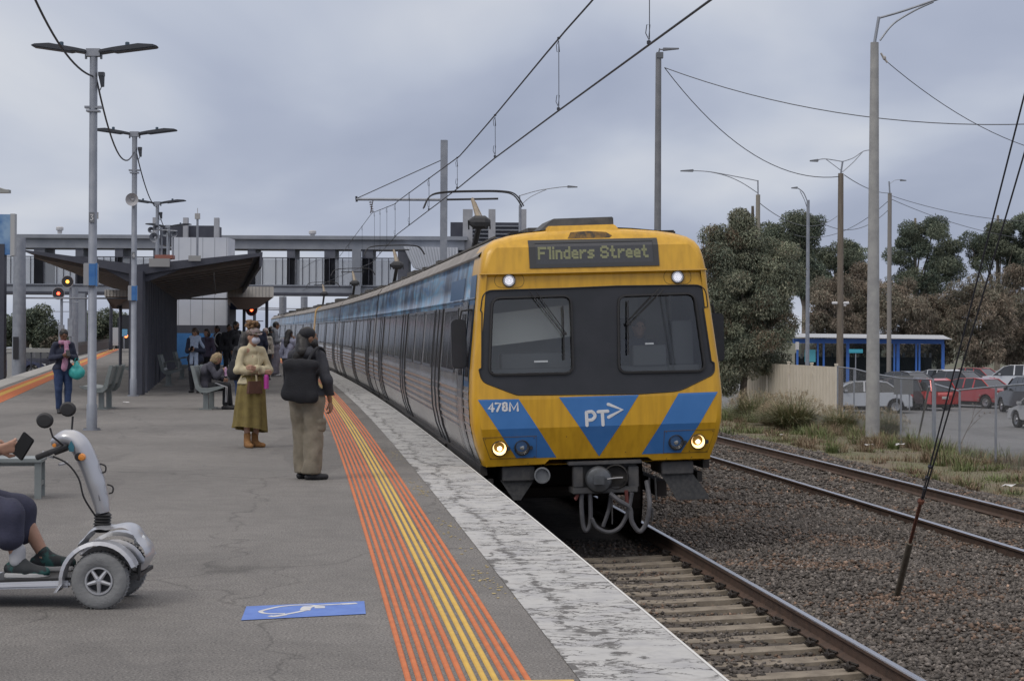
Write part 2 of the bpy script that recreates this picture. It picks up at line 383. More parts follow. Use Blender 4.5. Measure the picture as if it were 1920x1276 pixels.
# asphalt with repairs and tar seams
def m_asphalt(name, c1, c2, patch=0.08, wet=0.0):
    m = bpy.data.materials.new(name); m.use_nodes = True; t = m.node_tree; b = t.nodes['Principled BSDF']
    g = N(t, 'ShaderNodeNewGeometry')
    big = N(t, 'ShaderNodeTexNoise', i_Scale=0.35, i_Detail=4.0); Lk(t, g.outputs[0], big.inputs['Vector'])
    fine = N(t, 'ShaderNodeTexNoise', i_Scale=75.0, i_Detail=3.0, i_Roughness=0.8); Lk(t, g.outputs[0], fine.inputs['Vector'])
    vor = N(t, 'ShaderNodeTexVoronoi', i_Scale=60.0); Lk(t, g.outputs[0], vor.inputs['Vector'])
    col = ramp(t, big.outputs[0], [(0.3, c1), (0.7, c2)])
    f2 = ramp(t, fine.outputs[0], [(0.34, (0.35, 0.35, 0.35)), (0.66, (1.65, 1.65, 1.63))])
    mu = N(t, 'ShaderNodeMixRGB', blend_type='MULTIPLY', i_0=1.0); Lk(t, col, mu.inputs[1]); Lk(t, f2, mu.inputs[2])
    w = N(t, 'ShaderNodeTexNoise', i_Scale=0.9, i_Detail=2.0, i_Distortion=2.0); Lk(t, g.outputs[0], w.inputs['Vector'])
    st = ramp(t, w.outputs[0], [(0.40, (1, 1, 1)), (0.52, (0.92, 0.92, 0.92)), (0.60, (1, 1, 1))])
    mu2 = N(t, 'ShaderNodeMixRGB', blend_type='MULTIPLY', i_0=1.0); Lk(t, mu.outputs[0], mu2.inputs[1]); Lk(t, st, mu2.inputs[2])
    # a long darker relaid patch with a soft edge beside the shelter, and spots of gum
    mpp = N(t, 'ShaderNodeMapping'); mpp.inputs['Scale'].default_value = (0.5, 0.10, 1); Lk(t, g.outputs[0], mpp.inputs[0])
    pn = N(t, 'ShaderNodeTexNoise', i_Scale=1.0, i_Detail=3.0); Lk(t, mpp.outputs[0], pn.inputs['Vector'])
    ps = ramp(t, pn.outputs[0], [(0.55, (1, 1, 1)), (0.555, (0.87, 0.87, 0.875))])
    mu3 = N(t, 'ShaderNodeMixRGB', blend_type='MULTIPLY', i_0=1.0); Lk(t, mu2.outputs[0], mu3.inputs[1]); Lk(t, ps, mu3.inputs[2])
    gv = N(t, 'ShaderNodeTexVoronoi', i_Scale=1.6); Lk(t, g.outputs[0], gv.inputs['Vector'])
    gs = ramp(t, gv.outputs['Distance'], [(0.018, (0.5, 0.5, 0.5)), (0.03, (1, 1, 1))])
    mu4 = N(t, 'ShaderNodeMixRGB', blend_type='MULTIPLY', i_0=1.0); Lk(t, mu3.outputs[0], mu4.inputs[1]); Lk(t, gs, mu4.inputs[2])
    wob = N(t, 'ShaderNodeTexNoise', i_Scale=1.4, i_Detail=6.0); Lk(t, g.outputs[0], wob.inputs['Vector']); wsc = N(t, 'ShaderNodeVectorMath', operation='SCALE'); wsc.inputs['Scale'].default_value = 1.1; Lk(t, wob.outputs['Color'], wsc.inputs[0])
    wad = N(t, 'ShaderNodeVectorMath', operation='ADD'); Lk(t, g.outputs[0], wad.inputs[0]); Lk(t, wsc.outputs[0], wad.inputs[1])
    mc = N(t, 'ShaderNodeMapping'); mc.inputs['Scale'].default_value = (.34, .12, .01); Lk(t, wad.outputs[0], mc.inputs[0]); cv_ = N(t, 'ShaderNodeTexVoronoi', feature='DISTANCE_TO_EDGE', i_Scale=1.0); Lk(t, mc.outputs[0], cv_.inputs['Vector'])
    cl = ramp(t, cv_.outputs['Distance'], [(0.0, (.66, .66, .66)), (0.0025, (.84, .84, .84)), (0.006, (1, 1, 1))]); mu5 = N(t, 'ShaderNodeMixRGB', blend_type='MULTIPLY', i_0=1.0); Lk(t, mu4.outputs[0], mu5.inputs[1]); Lk(t, cl, mu5.inputs[2])
    mk = N(t, 'ShaderNodeTexNoise', i_Scale=5.0, i_Detail=8.0, i_Roughness=.7); Lk(t, g.outputs[0], mk.inputs['Vector']); mkr = ramp(t, mk.outputs[0], [(.35, (.92, .92, .925)), (.6, (1.06, 1.06, 1.055))]); mu6 = N(t, 'ShaderNodeMixRGB', blend_type='MULTIPLY', i_0=1.0); Lk(t, mu5.outputs[0], mu6.inputs[1]); Lk(t, mkr, mu6.inputs[2])
    Lk(t, mu6.outputs[0], b.inputs['Base Color']); b.inputs['Roughness'].default_value = 0.85
    b.inputs['Specular IOR Level'].default_value = 0.3
    bp = N(t, 'ShaderNodeBump', i_Strength=0.6, i_Distance=0.006); Lk(t, vor.outputs[0], bp.inputs['Height']); Lk(t, bp.outputs[0], b.inputs['Normal'])
    return m
M_plat = m_asphalt('platform asphalt', (0.145, 0.139, 0.134), (0.195, 0.186, 0.178))
M_lot = m_asphalt('car park asphalt', (0.145, 0.148, 0.155), (0.18, 0.183, 0.19))
M_conc = mat('weathered concrete', (0.30, 0.30, 0.29), (0.40, 0.39, 0.37), scale=3, rough=0.85, bump=0.3)
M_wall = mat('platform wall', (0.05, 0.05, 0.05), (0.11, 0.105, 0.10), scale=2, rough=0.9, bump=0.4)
# platform top (one slab, right edge curved, left edge straight)
ys = YL[YL < 152]
V = []; F = []; KU = 9
for i, y in enumerate(ys):
    xr, yr, _ = TP(0.0, y, 0)
    for j in range(KU):
        f = j / (KU - 1); x = LX(y) * (1 - f) + xr * f; V.append((x, y * (1 - f) + yr * f, 0.0))
for i in range(len(ys) - 1):
    for j in range(KU - 1):
        a = i * KU + j; F.append((a, a + 1, a + KU + 1, a + KU))
top = raw_mesh('platform', V, F, M_plat); tag(top, kind='structure')
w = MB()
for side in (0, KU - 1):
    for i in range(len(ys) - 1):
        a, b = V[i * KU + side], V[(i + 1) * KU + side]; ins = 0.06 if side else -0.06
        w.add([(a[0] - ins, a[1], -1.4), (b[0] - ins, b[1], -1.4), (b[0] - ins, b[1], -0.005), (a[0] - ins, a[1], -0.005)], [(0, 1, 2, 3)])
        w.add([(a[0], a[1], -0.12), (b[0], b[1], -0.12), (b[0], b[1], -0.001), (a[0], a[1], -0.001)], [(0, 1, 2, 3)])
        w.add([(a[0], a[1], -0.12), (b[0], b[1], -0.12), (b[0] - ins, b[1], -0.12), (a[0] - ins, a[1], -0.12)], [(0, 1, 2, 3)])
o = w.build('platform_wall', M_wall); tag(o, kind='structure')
# worn white paint along the edge
def m_paint(name, worn=0.5):
    m = bpy.data.materials.new(name); m.use_nodes = True; t = m.node_tree; b = t.nodes['Principled BSDF']
    uv = N(t, 'ShaderNodeUVMap'); s = N(t, 'ShaderNodeSeparateXYZ'); Lk(t, uv.outputs[0], s.inputs[0])
    # cracks running across the strip, split into plates; ragged tar line; bare specks
    wob = N(t, 'ShaderNodeTexNoise', i_Scale=3.5, i_Detail=5.0, i_Roughness=0.65); Lk(t, uv.outputs[0], wob.inputs['Vector'])
    wsc = N(t, 'ShaderNodeVectorMath', operation='SCALE'); wsc.inputs['Scale'].default_value = 0.5; Lk(t, wob.outputs['Color'], wsc.inputs[0])
    wad = N(t, 'ShaderNodeVectorMath', operation='ADD'); Lk(t, uv.outputs[0], wad.inputs[0]); Lk(t, wsc.outputs[0], wad.inputs[1])
    def crack(sx_, sy_, w0, w1):
        mp = N(t, 'ShaderNodeMapping'); mp.inputs['Scale'].default_value = (sx_, sy_, 1); Lk(t, wad.outputs[0], mp.inputs[0])
        v = N(t, 'ShaderNodeTexVoronoi', feature='DISTANCE_TO_EDGE', i_Scale=1.0); Lk(t, mp.outputs[0], v.inputs['Vector'])
        return ramp(t, v.outputs['Distance'], [(w0, (0, 0, 0)), (w1, (1, 1, 1))])
    k1 = crack(1.9, 6.0, .018, .045); k3 = crack(4.5, 13.0, .02, .06)
    gate = N(t, 'ShaderNodeTexNoise', i_Scale=2.1, i_Detail=4.0); Lk(t, uv.outputs[0], gate.inputs['Vector'])
    gr = ramp(t, gate.outputs[0], [(0.52, (0, 0, 0)), (0.60, (1, 1, 1))])
    gr1 = ramp(t, gate.outputs[0], [(0.38, (0.1, 0.1, 0.1)), (0.50, (1, 1, 1))])
    mm = N(t, 'ShaderNodeMixRGB', blend_type='MIX'); Lk(t, gr1, mm.inputs[0]); mm.inputs[1].default_value = (1, 1, 1, 1); Lk(t, k1, mm.inputs[2])
    mm3 = N(t, 'ShaderNodeMixRGB', blend_type='MIX'); Lk(t, gr, mm3.inputs[0]); mm3.inputs[1].default_value = (1, 1, 1, 1); Lk(t, k3, mm3.inputs[2])
    c2 = N(t, 'ShaderNodeTexNoise', i_Scale=1.0, i_Detail=9.0, i_Roughness=0.8, i_Distortion=0.6)
    mp2 = N(t, 'ShaderNodeMapping'); mp2.inputs['Scale'].default_value = (7, 9.0, 1); Lk(t, uv.outputs[0], mp2.inputs[0]); Lk(t, mp2.outputs[0], c2.inputs['Vector'])
    wn = N(t, 'ShaderNodeTexNoise', i_Scale=0.9, i_Detail=6.0, i_Roughness=.6); Lk(t, uv.outputs[0], wn.inputs['Vector'])
    wa = N(t, 'ShaderNodeMath', operation='MULTIPLY_ADD', i_1=0.55, i_2=-0.275); Lk(t, wn.outputs[0], wa.inputs[0])
    ad = N(t, 'ShaderNodeMath', operation='ADD'); Lk(t, s.outputs[0], ad.inputs[0]); Lk(t, wa.outputs[0], ad.inputs[1])
    mr = N(t, 'ShaderNodeMapRange', i_1=-0.72, i_2=0.0); Lk(t, ad.outputs[0], mr.inputs[0])
    wz = ramp(t, mr.outputs[0], [(0.0, (0.50, 0.50, 0.50)), (0.05, (0.30, 0.30, 0.30)), (0.22, (0.33, 0.33, 0.33)), (0.33, (0.50, 0.50, 0.50)), (0.43, (0.40, 0.40, 0.40)), (0.7, (0.37, 0.37, 0.37)), (1.0, (0.22, 0.22, 0.22))])
    wz_ = wz; su = N(t, 'ShaderNodeMath', operation='SUBTRACT'); Lk(t, c2.outputs[0], su.inputs[0]); Lk(t, wz, su.inputs[1])
    k2 = ramp(t, su.outputs[0], [(0.0, (0, 0, 0)), (0.03, (1, 1, 1))])
    mq = N(t, 'ShaderNodeMixRGB', blend_type='MULTIPLY', i_0=1.0); Lk(t, mm.outputs[0], mq.inputs[1]); Lk(t, mm3.outputs[0], mq.inputs[2])
    mn = N(t, 'ShaderNodeMixRGB', blend_type='MULTIPLY', i_0=1.0); Lk(t, mq.outputs[0], mn.inputs[1]); Lk(t, k2, mn.inputs[2])
    pc = N(t, 'ShaderNodeTexNoise', i_Scale=4.0, i_Detail=5.0); Lk(t, uv.outputs[0], pc.inputs['Vector'])
    paint = ramp(t, pc.outputs[0], [(0.3, (0.33, 0.33, 0.34)), (0.55, (0.44, 0.44, 0.43)), (0.75, (0.37, 0.36, 0.355))])
    fin = N(t, 'ShaderNodeMixRGB', blend_type='MIX'); Lk(t, mn.outputs[0], fin.inputs[0]); fin.inputs[1].default_value = (0.11, 0.106, 0.102, 1); Lk(t, paint, fin.inputs[2])
    Lk(t, fin.outputs[0], b.inputs['Base Color']); b.inputs['Roughness'].default_value = 0.8
    bp = N(t, 'ShaderNodeBump', i_Strength=0.5, i_Distance=0.004); Lk(t, mn.outputs[0], bp.inputs['Height']); Lk(t, bp.outputs[0], b.inputs['Normal'])
    return m
M_paint = m_paint('flaking white paint')
flat0 = lambda U, Y: 0 * U
o = sheet('platform_edge_paint', np.linspace(-0.675, -0.012, 8), YL[YL < 150], flat0, M_paint, 0.004); tag(o, kind='structure')
o = sheet('platform_edge_nosing', np.array([-0.012, 0.004]), YL[YL < 150], flat0, mat('bright nosing', (0.62, 0.62, 0.6), rough=0.6), 0.006); tag(o, kind='structure')
def TL(u, y, z): return (LX(y) + u, y + 0 * u, z)
o = sheet('platform_edge_paint', np.linspace(0.0, 0.62, 6), YL[YL < 150], flat0, M_conc, 0.004, base=TL); tag(o, kind='structure')
# tactile bars
M_or = mat('orange tactile', (0.58, 0.165, 0.048), (0.49, 0.135, 0.042), scale=9, rough=0.7, bump=0.15, bscale=150)
M_ye = mat('yellow tactile', (0.66, 0.42, 0.075), (0.58, 0.36, 0.07), scale=9, rough=0.7, bump=0.15, bscale=150)
def bars(base, u0, pitch, wid, ya, yb, cols, label):
    r = empty('tactile_paving', base(u0, ya, 0.0), 0, label, 'tactile paving')
    yy = np.concatenate([[ya], YL[(YL > ya + .05) & (YL <= yb)]])
    bx, by, bz = base(u0, ya, 0.0)
    for i, c in enumerate(cols):
        u = u0 + i * pitch; m = MB(); h = 0.009
        for (a, b) in zip(yy[:-1], yy[1:]):
            g = 0.0
            def q(uu, y, z): X, Y_, Z_ = base(uu, y, z); return (X - bx, Y_ - by, Z_)
            m.add([q(u, a, 0.002), q(u + wid, a, 0.002), q(u + wid, b, 0.002), q(u, b, 0.002), q(u + .006, a, h), q(u + wid - .006, a, h), q(u + wid - .006, b, h), q(u + .006, b, h)],
                  [(4, 5, 6, 7), (0, 4, 7, 3), (1, 2, 6, 5)])
        m.build('tactile_bar', M_or if c == 'o' else M_ye, r)
    return r
bars(TP, -1.472, 0.0497, 0.030, 8.2, 150, 'ooooooyyyooo', 'twelve raised orange and yellow warning bars along the platform edge beside the train')
bars(TL, 0.84, 0.06, 0.045, 9, 150, 'ooooooyyyooo'[::-1], 'raised orange and yellow warning bars along the far left platform edge')
m = MB()
for (u0_, u1_, y0_, y1_) in ((-1.20, -0.71, 8.35, 8.60),):
    p = [TP(u0_, y0_, 0.003), TP(u1_, y0_, 0.003), TP(u1_, y1_, 0.003), TP(u0_, y1_, 0.003)]
    q = [(a, b, 0.012) for a, b, c in p]; m.hexa(p + q)
o = m.build('warning_tile', mat('cream yellow tile', (0.62, 0.44, 0.16), (0.55, 0.36, 0.12), scale=20, rough=0.8)); tag(o, 'pale yellow rubber warning tile where the tactile bars end', 'tile')
# specks of old yellow glue between bars and white paint
m = MB(); rr = random.Random(4)
for i in range(170):
    y = rr.choice([15.2, 19.0, 24.0, 12.2]) + rr.gauss(0, 0.55); u = -0.78 + rr.gauss(0, 0.045); r = rr.uniform(0.004, 0.016)
    c = TP(u, y, 0.0035); m.add([(c[0] + r * math.cos(a) * rr.uniform(.6, 1.2), c[1] + 1.6 * r * math.sin(a), 0.0035) for a in [k * PI / 3 for k in range(6)]], [(0, 1, 2, 3, 4, 5)])
o = m.build('glue_specks', mat('old yellow glue', (0.42, 0.33, 0.15), rough=0.8)); tag(o, kind='stuff')
# blue wheelchair marking painted on the platform
M_blue = mat('blue floor paint', (0.085, 0.17, 0.50), (0.11, 0.21, 0.56), scale=8, rough=0.6)
M_wht = mat('white floor paint', (0.62, 0.63, 0.62), (0.5, 0.5, 0.52), scale=20, rough=0.6)
c = [G(452, 1163), G(686, 1151), G(683, 1127), G(462, 1137)]
def quadmap(a, b): return (c[0] * (1 - a) + c[1] * a) * (1 - b) + (c[3] * (1 - a) + c[2] * a) * b
r = empty('floor_marking', quadmap(.5, .5), 0, 'blue rectangle with white wheelchair symbol painted on the asphalt', 'floor marking')
O = quadmap(.5, .5)
mb_ = MB(); kk = 12; mb_.add([quadmap(i / kk, j) - O + Vector((0, 0, .004)) for j in (0, 1) for i in range(kk + 1)], [(i, i + 1, i + kk + 2, i + kk + 1) for i in range(kk)])
mb_.build('blue_field', M_blue, r)
m = MB()
def st(pts, wd):
    pts = [quadmap(a, b) - O + Vector((0, 0, .0055)) for a, b in smooth_pts([(p[0], p[1], 0) for p in pts], 6) for a, b in [(a, b)]] if False else [quadmap(p.x, p.y) - O + Vector((0, 0, .0055)) for p in smooth_pts([(p[0], p[1], 0) for p in pts], 8)]
    m.tube(pts, wd, 8, flat=((0, 0, 1), 0.08))
st([(.58, .82), (.46, .90), (.30, .86), (.17, .66), (.135, .52), (.20, .36), (.34, .30)], .014)
st([(.34, .22), (.26, .14), (.22, .18)], .02)
st([(.30, .18), (.42, .34), (.50, .46)], .014)
st([(.50, .46), (.505, .62), (.52, .74)], .03)
st([(.54, .70), (.60, .80), (.70, .82), (.86, .82), (.93, .82)], .015)
st([(.62, .58), (.62, .72)], .03)
st([(.80, .82), (.93, .83)], .024)
m.build('wheelchair_symbol', M_wht, r)
# ---- land: one great sheet, the embankment with its ballast, the car park
M_earth = mat('dry verge', (0.15, 0.12, 0.085), (0.12, 0.12, 0.06), scale=0.7, rough=0.95, bump=0.6, bscale=12, coord='Object')
M_ballast = mat('ballast bed', (0.075, 0.064, 0.055), (0.125, 0.108, 0.094), scale=5, rough=0.95, bump=1.0, bscale=22, coord='Object', bdist=0.05)
gm = MB(); gm.add([(-3000, -200, -2.15), (3000, -200, -2.15), (3000, 5200, -2.15), (-3000, 5200, -2.15)], [(0, 1, 2, 3)])
tag(gm.build('ground', mat('far ground', (0.09, 0.10, 0.06), (0.12, 0.11, 0.08), scale=0.05, rough=1.0)), kind='structure')
def nz(U, Y, f, ph=0.0): return _pn(U, Y, U * 0.3 + Y * 0.2, f, ph)
def zb(U, Y):
    z = -1.085 + 0.012 * nz(U, Y, 3.1) + 0.015 * nz(U, Y, 1.1, 2)
    z = np.where((U > 3.2) & (U < 5.2), z + 0.05 * np.sin((U - 3.2) / 2 * PI), z)
    z = z - .022 * (U > .9) * (U < 2.36)
    z = z + .055 * np.clip((U - 2.50) / .1, 0, 1) * (U < 4.5) + .04 * (U >= 4.5) * (U < 6.35) + .015 * (U >= 6.35) * (U < 8.15) + .03 * (U >= 8.15) * (U < 9.3)
    z = np.where(U > 9.0, z - 0.14 * np.clip(U - 9.0, 0, 1.6), z)
    return z
o = sheet('ballast_bed', np.concatenate([np.linspace(0.05, 10.6, 70)]), np.concatenate([np.linspace(5, 40, 120), np.linspace(41, 190, 60)]), zb, M_ballast); tag(o, kind='structure')
def zv(U, Y):
    z = -1.30 - 0.10 * np.clip((U - 10.2) / 4, 0, 1) - 0.78 * np.clip((U - 14.3) / 3.4, 0, 1) ** 1 + 0.05 * nz(U, Y, 1.3) * (U < 17)
    return z
o = sheet('verge', np.linspace(10.2, 18.6, 40), np.linspace(5, 190, 120), zv, M_earth); tag(o, kind='structure')
o = sheet('car_park', np.linspace(17.7, 75, 12), np.linspace(20, 175, 30), lambda U, Y: -2.07 + 0 * U, M_lot); tag(o, kind='structure')
# left side: ballast with the other track, then grass and another car park
o = sheet('ballast_bed', np.linspace(-7.0, -0.03, 16), np.linspace(20, 190, 60), lambda U, Y: -1.08 + 0.02 * nz(U, Y, 1.2), mat('grey ballast', (0.20, 0.19, 0.18), (0.27, 0.26, 0.25), scale=4, rough=.95, bump=.8, bscale=25), base=TL); tag(o, kind='structure')
M_grass = mat('lawn', (0.10, 0.115, 0.05), (0.17, 0.15, 0.09), scale=1.2, rough=1.0, bump=.5, bscale=30)
o = sheet('grass_verge', np.linspace(-16, -6.9, 10), np.linspace(20, 190, 50), lambda U, Y: -1.06 + 0.02 * nz(U, Y, .8), M_grass, base=TL); tag(o, kind='structure')
o = sheet('car_park', np.linspace(-70, -15.9, 6), np.linspace(30, 190, 10), lambda U, Y: -1.12 + 0 * U, M_lot, base=TL); tag(o, kind='structure')
# ---- ballast stones as real stones near the camera
def stones(n, uy, name, seed, smin=.013, smax=.034):
    g = np.random.default_rng(seed); U = uy[0] + (uy[1] - uy[0]) * g.random(n); Yv = uy[2] + (uy[3] - uy[2]) * g.random(n) ** 1.25
    base_v = np.array([(1, 0, 0), (0, 1, 0), (-1, 0, 0), (0, -1, 0), (.2, .1, 1), (0, 0, -1.)]); bf = np.array([(0, 1, 4), (1, 2, 4), (2, 3, 4), (3, 0, 4), (1, 0, 5), (2, 1, 5), (3, 2, 5), (0, 3, 5)])
    X, Y2, Z = TP(U, Yv, zb(U, Yv)); s = g.uniform(smin, smax, n)
    jit = g.uniform(.55, 1.35, (n, 6, 3)); v = base_v[None] * jit
    v += g.uniform(-.25, .25, (n, 6, 3))
    a = g.uniform(0, 2 * PI, n); ca, sa = np.cos(a), np.sin(a)
    v[..., 2] *= g.uniform(.5, .9, n)[:, None]
    x = v[..., 0] * ca[:, None] - v[..., 1] * sa[:, None]; y = v[..., 0] * sa[:, None] + v[..., 1] * ca[:, None]; z = v[..., 2]
    tl = g.uniform(-.7, .7, n)[:, None]; y, z = y * np.cos(tl) - z * np.sin(tl), y * np.sin(tl) + z * np.cos(tl)
    Vv = np.stack([x * s[:, None] + X[:, None], y * s[:, None] + Y2[:, None], z * s[:, None] + (Z + s * .35 + g.uniform(-.008, .012, n))[:, None]], -1).reshape(-1, 3)
    Ff = (bf[None] + np.arange(n)[:, None, None] * 6).reshape(-1, 3)
    b = g.normal(0, 1, n); rust = (_pn(U, Yv, U * .2, 1.9) + g.normal(0, .5, n)) > 0.75
    col = np.where(rust[:, None], np.array([[.165, .115, .086]]), np.array([[.118, .105, .094]])) * np.exp(b * .33)[:, None]
    return Vv, Ff, np.repeat(col, 6, 0)
M_stone = mat('ballast stones', (0.1, 0.1, 0.1), rough=0.9, attr='Col', spec=.3)
parts_ = [stones(5200, (.15, .70, 8, 24), 's', 1), stones(7000, (.8, 2.45, 8, 24), 's', 2, .012, .030), stones(52000, (2.5, 6.45, 9, 27), 's', 3), stones(30000, (2.5, 10.2, 24, 45), 's', 4, .02, .045),
          stones(9000, (6.4, 8.2, 14, 30), 's', 5), stones(12000, (8.1, 10.4, 16, 32), 's', 6), stones(9000, (4.0, 10.4, 42, 70), 's', 9, .03, .055)]
vo = 0; VV = []; FF = []; CC = []
for v_, f_, c_ in parts_: VV.append(v_); FF.append(f_ + vo); CC.append(c_); vo += len(v_)
VV = np.concatenate(VV)
# keep stones off the rails
o = raw_mesh('ballast_stones', VV, np.concatenate(FF), M_stone, col=np.concatenate(CC)); tag(o, kind='stuff')
# ---- rails and sleepers
M_railt = mat('polished rail head', (0.45, 0.46, 0.50), rough=0.28, metal=1.0)
M_rails = mat('rusty rail web', (0.065, 0.043, 0.033), (0.10, 0.062, 0.045), scale=6, rough=0.85, metal=0.0, bump=.3)
M_slp = mat('concrete sleeper', (0.16, 0.135, 0.105), (0.25, 0.215, 0.17), scale=5, rough=0.9, bump=0.4)
M_slp2 = mat('dusty sleeper', (0.13, 0.11, 0.09), (0.18, 0.155, 0.125), scale=5, rough=0.95, bump=0.4)
M_clip = mat('rail clip', (0.03, 0.025, 0.022), rough=0.7, metal=.3)
def track(uc, ya, yb, sl_y, msl, words, base=TP, cant=0.026, clips=True):
    yy = np.arange(ya, yb, 0.8)
    for side, nm in ((-1, 'left'), (1, 'right')):
        u = uc + side * .835; zt = -0.9 + side * cant * .8; m = MB()
        prof = [(-.07, -.16), (-.07, -.148), (-.012, -.125), (-.012, -.04), (-.034, -.03), (-.035, -.006), (-.026, 0), (.026, 0), (.035, -.006), (.034, -.03), (.012, -.04), (.012, -.125), (.07, -.148), (.07, -.16)]
        k = len(prof); pv = []
        for y in yy:
            for a, b in prof: pv.append(base(u + a, y, zt + b))
        for i in range(len(yy) - 1):
            for j in range(k - 1):
                m.mi(1 if j == 6 or j == 5 or j == 7 else 0); m.f.append([i * k + j, (i + 1) * k + j, (i + 1) * k + j + 1, i * k + j + 1]); m.m.append(m.cur)
        m.v = [tuple(map(float, v)) for v in pv]
        o = m.build('rail', [M_rails, M_railt]); tag(o, words[0 if side < 0 else 1], 'rail')
    proto = None
    for y in sl_y:
        if proto is None:
            m = MB(); L, wd = 2.65, .25
            sec = [(-L / 2, 0.0), (-.95, -.004), (-.6, -.018), (0, -.028), (.6, -.018), (.95, -.004), (L / 2, 0.0)]
            for (a, za), (b, zb_) in zip(sec[:-1], sec[1:]):
                m.add([(a, -wd / 2, za), (b, -wd / 2, zb_), (b, wd / 2, zb_), (a, wd / 2, za), (a, -wd / 2 - .02, -.16), (b, -wd / 2 - .02, -.16), (b, wd / 2 + .02, -.16), (a, wd / 2 + .02, -.16)], [(0, 1, 2, 3), (0, 4, 5, 1), (2, 6, 7, 3)])
            m.add([(-L / 2, -wd / 2, 0), (-L / 2, wd / 2, 0), (-L / 2, wd / 2 + .02, -.16), (-L / 2, -wd / 2 - .02, -.16)], [(0, 1, 2, 3)])
            m.add([(L / 2, -wd / 2, 0), (L / 2, wd / 2, 0), (L / 2, wd / 2 + .02, -.16), (L / 2, -wd / 2 - .02, -.16)], [(0, 1, 2, 3)])
            proto = m.build('railway_sleeper', msl)
            if clips:
                for su in (-.835, .835):
                    for k in (-1, 1):
                        cm = MB(); cx_ = su + k * .095
                        cm.tube([(cx_ + k * .045, -.055, .012), (cx_ + k * .05, .0, .05), (cx_ + k * .02, .055, .045), (cx_ - k * .02, .03, .03), (cx_ - k * .03, -.02, .03)], .011, 6)
                        cm.box((cx_ + k * .03, 0, .012), (.07, .09, .03)); cm.build('rail_clip', M_clip, proto)
            o = proto
        else: o = copy_tree(proto)
        x, yv, z = base(uc, y, -1.062); th = math.atan(-float(dE(y))) if base is TP else math.atan(.186)
        o.location = (float(x), float(yv), z); o.rotation_euler = (0, -cant, -math.atan(-0) if False else math.atan2(float(-(dE(y) if base is TP else -.186)), 1.0))
        tag(o, words[2], 'railway sleeper', words[3]); i_ = sl_y.index(y)
        if clips: o['label'] = ORD[i_] + ' concrete sleeper of the near track counted from the camera' if i_ < 20 else 'concrete sleeper of the near track hidden under the train front'
track(1.62, 6, 175, [8.1 + .575 * i for i in range(25)], M_slp, ('left rail of the near track under the train', 'bright topped right rail of the near track running out from under the train', 'concrete sleeper of the near track in front of the train', 'sleepers of the near track'))
UC2 = 7.24
track(UC2, 12, 185, [20.5 + .66 * i for i in range(62)], M_slp2, ('nearer rail of the empty second track right of the train', 'farther rail of the empty second track beside the weedy verge', 'half buried sleeper of the empty second track', 'sleepers of the second track'), clips=False)
track(-4.6, 40, 185, [], M_slp2, ('rail next to the left platform edge', 'outer rail of the track beyond the left platform edge', '', ''), base=TL, cant=0)
# ================================================================== THE TRAIN
def m_yellow():
    m = bpy.data.materials.new('train yellow'); m.use_nodes = True; t = m.node_tree; b = t.nodes['Principled BSDF']
    tc = N(t, 'ShaderNodeTexCoord'); n = N(t, 'ShaderNodeTexNoise', i_Scale=2.5, i_Detail=7.0, i_Roughness=0.7); Lk(t, tc.outputs['Object'], n.inputs['Vector'])
    c = ramp(t, n.outputs[0], [(0.3, (0.63, 0.345, 0.016)), (0.7, (0.69, 0.385, 0.020))])
    v = N(t, 'ShaderNodeTexVoronoi', i_Scale=9.0); Lk(t, tc.outputs['Object'], v.inputs['Vector'])
    s = ramp(t, v.outputs['Distance'], [(0.02, (0.35, 0.3, 0.25)), (0.045, (1, 1, 1))])
    mu = N(t, 'ShaderNodeMixRGB', blend_type='MULTIPLY', i_0=0.7); Lk(t, c, mu.inputs[1]); Lk(t, s, mu.inputs[2])
    mp = N(t, 'ShaderNodeMapping'); mp.inputs['Scale'].default_value = (9, 9, .8); Lk(t, tc.outputs['Object'], mp.inputs[0])
    n2 = N(t, 'ShaderNodeTexNoise', i_Scale=1.5, i_Detail=4.0); Lk(t, mp.outputs[0], n2.inputs['Vector'])
    s2 = ramp(t, n2.outputs[0], [(0.35, (0.80, 0.78, 0.74)), (0.6, (1, 1, 1))])
    mu2 = N(t, 'ShaderNodeMixRGB', blend_type='MULTIPLY', i_0=0.8); Lk(t, mu.outputs[0], mu2.inputs[1]); Lk(t, s2, mu2.inputs[2])
    Lk(t, mu2.outputs[0], b.inputs['Base Color']); b.inputs['Roughness'].default_value = 0.38; b.inputs['Coat Weight'].default_value = 0.25
    b.inputs['Coat Roughness'].default_value = 0.2
    MATS['train yellow'] = m; return m
M_yel = m_yellow()
M_tblue = mat('train blue', (0.044, 0.175, 0.46), (0.054, 0.195, 0.50), scale=3, rough=0.4, coat=.2)
M_blk = mat('black paint', (0.019, 0.022, 0.028), (0.026, 0.028, 0.036), scale=3, rough=0.45)
M_rub = mat('black rubber', (0.02, 0.02, 0.022), rough=0.6)
M_dark = mat('underframe', (0.022, 0.021, 0.021), (0.04, 0.036, 0.033), scale=5, rough=0.75, bump=.3)
M_dgrey = mat('underframe grey', (0.055, 0.056, 0.06), (0.085, 0.083, 0.082), scale=8, rough=0.7, bump=.2)
M_white = mat('white lettering', (0.68, 0.69, 0.71), rough=0.5)
M_glassF = bpy.data.materials.new('windscreen'); M_glassF.use_nodes = True; t_ = M_glassF.node_tree; t_.nodes.clear()
o_ = N(t_, 'ShaderNodeOutputMaterial'); a_ = N(t_, 'ShaderNodeBsdfTransparent'); a_.inputs[0].default_value = (.93, .95, .95, 1); b_ = N(t_, 'ShaderNodeBsdfGlossy', i_Roughness=.03); c_ = N(t_, 'ShaderNodeMixShader', i_0=.10)
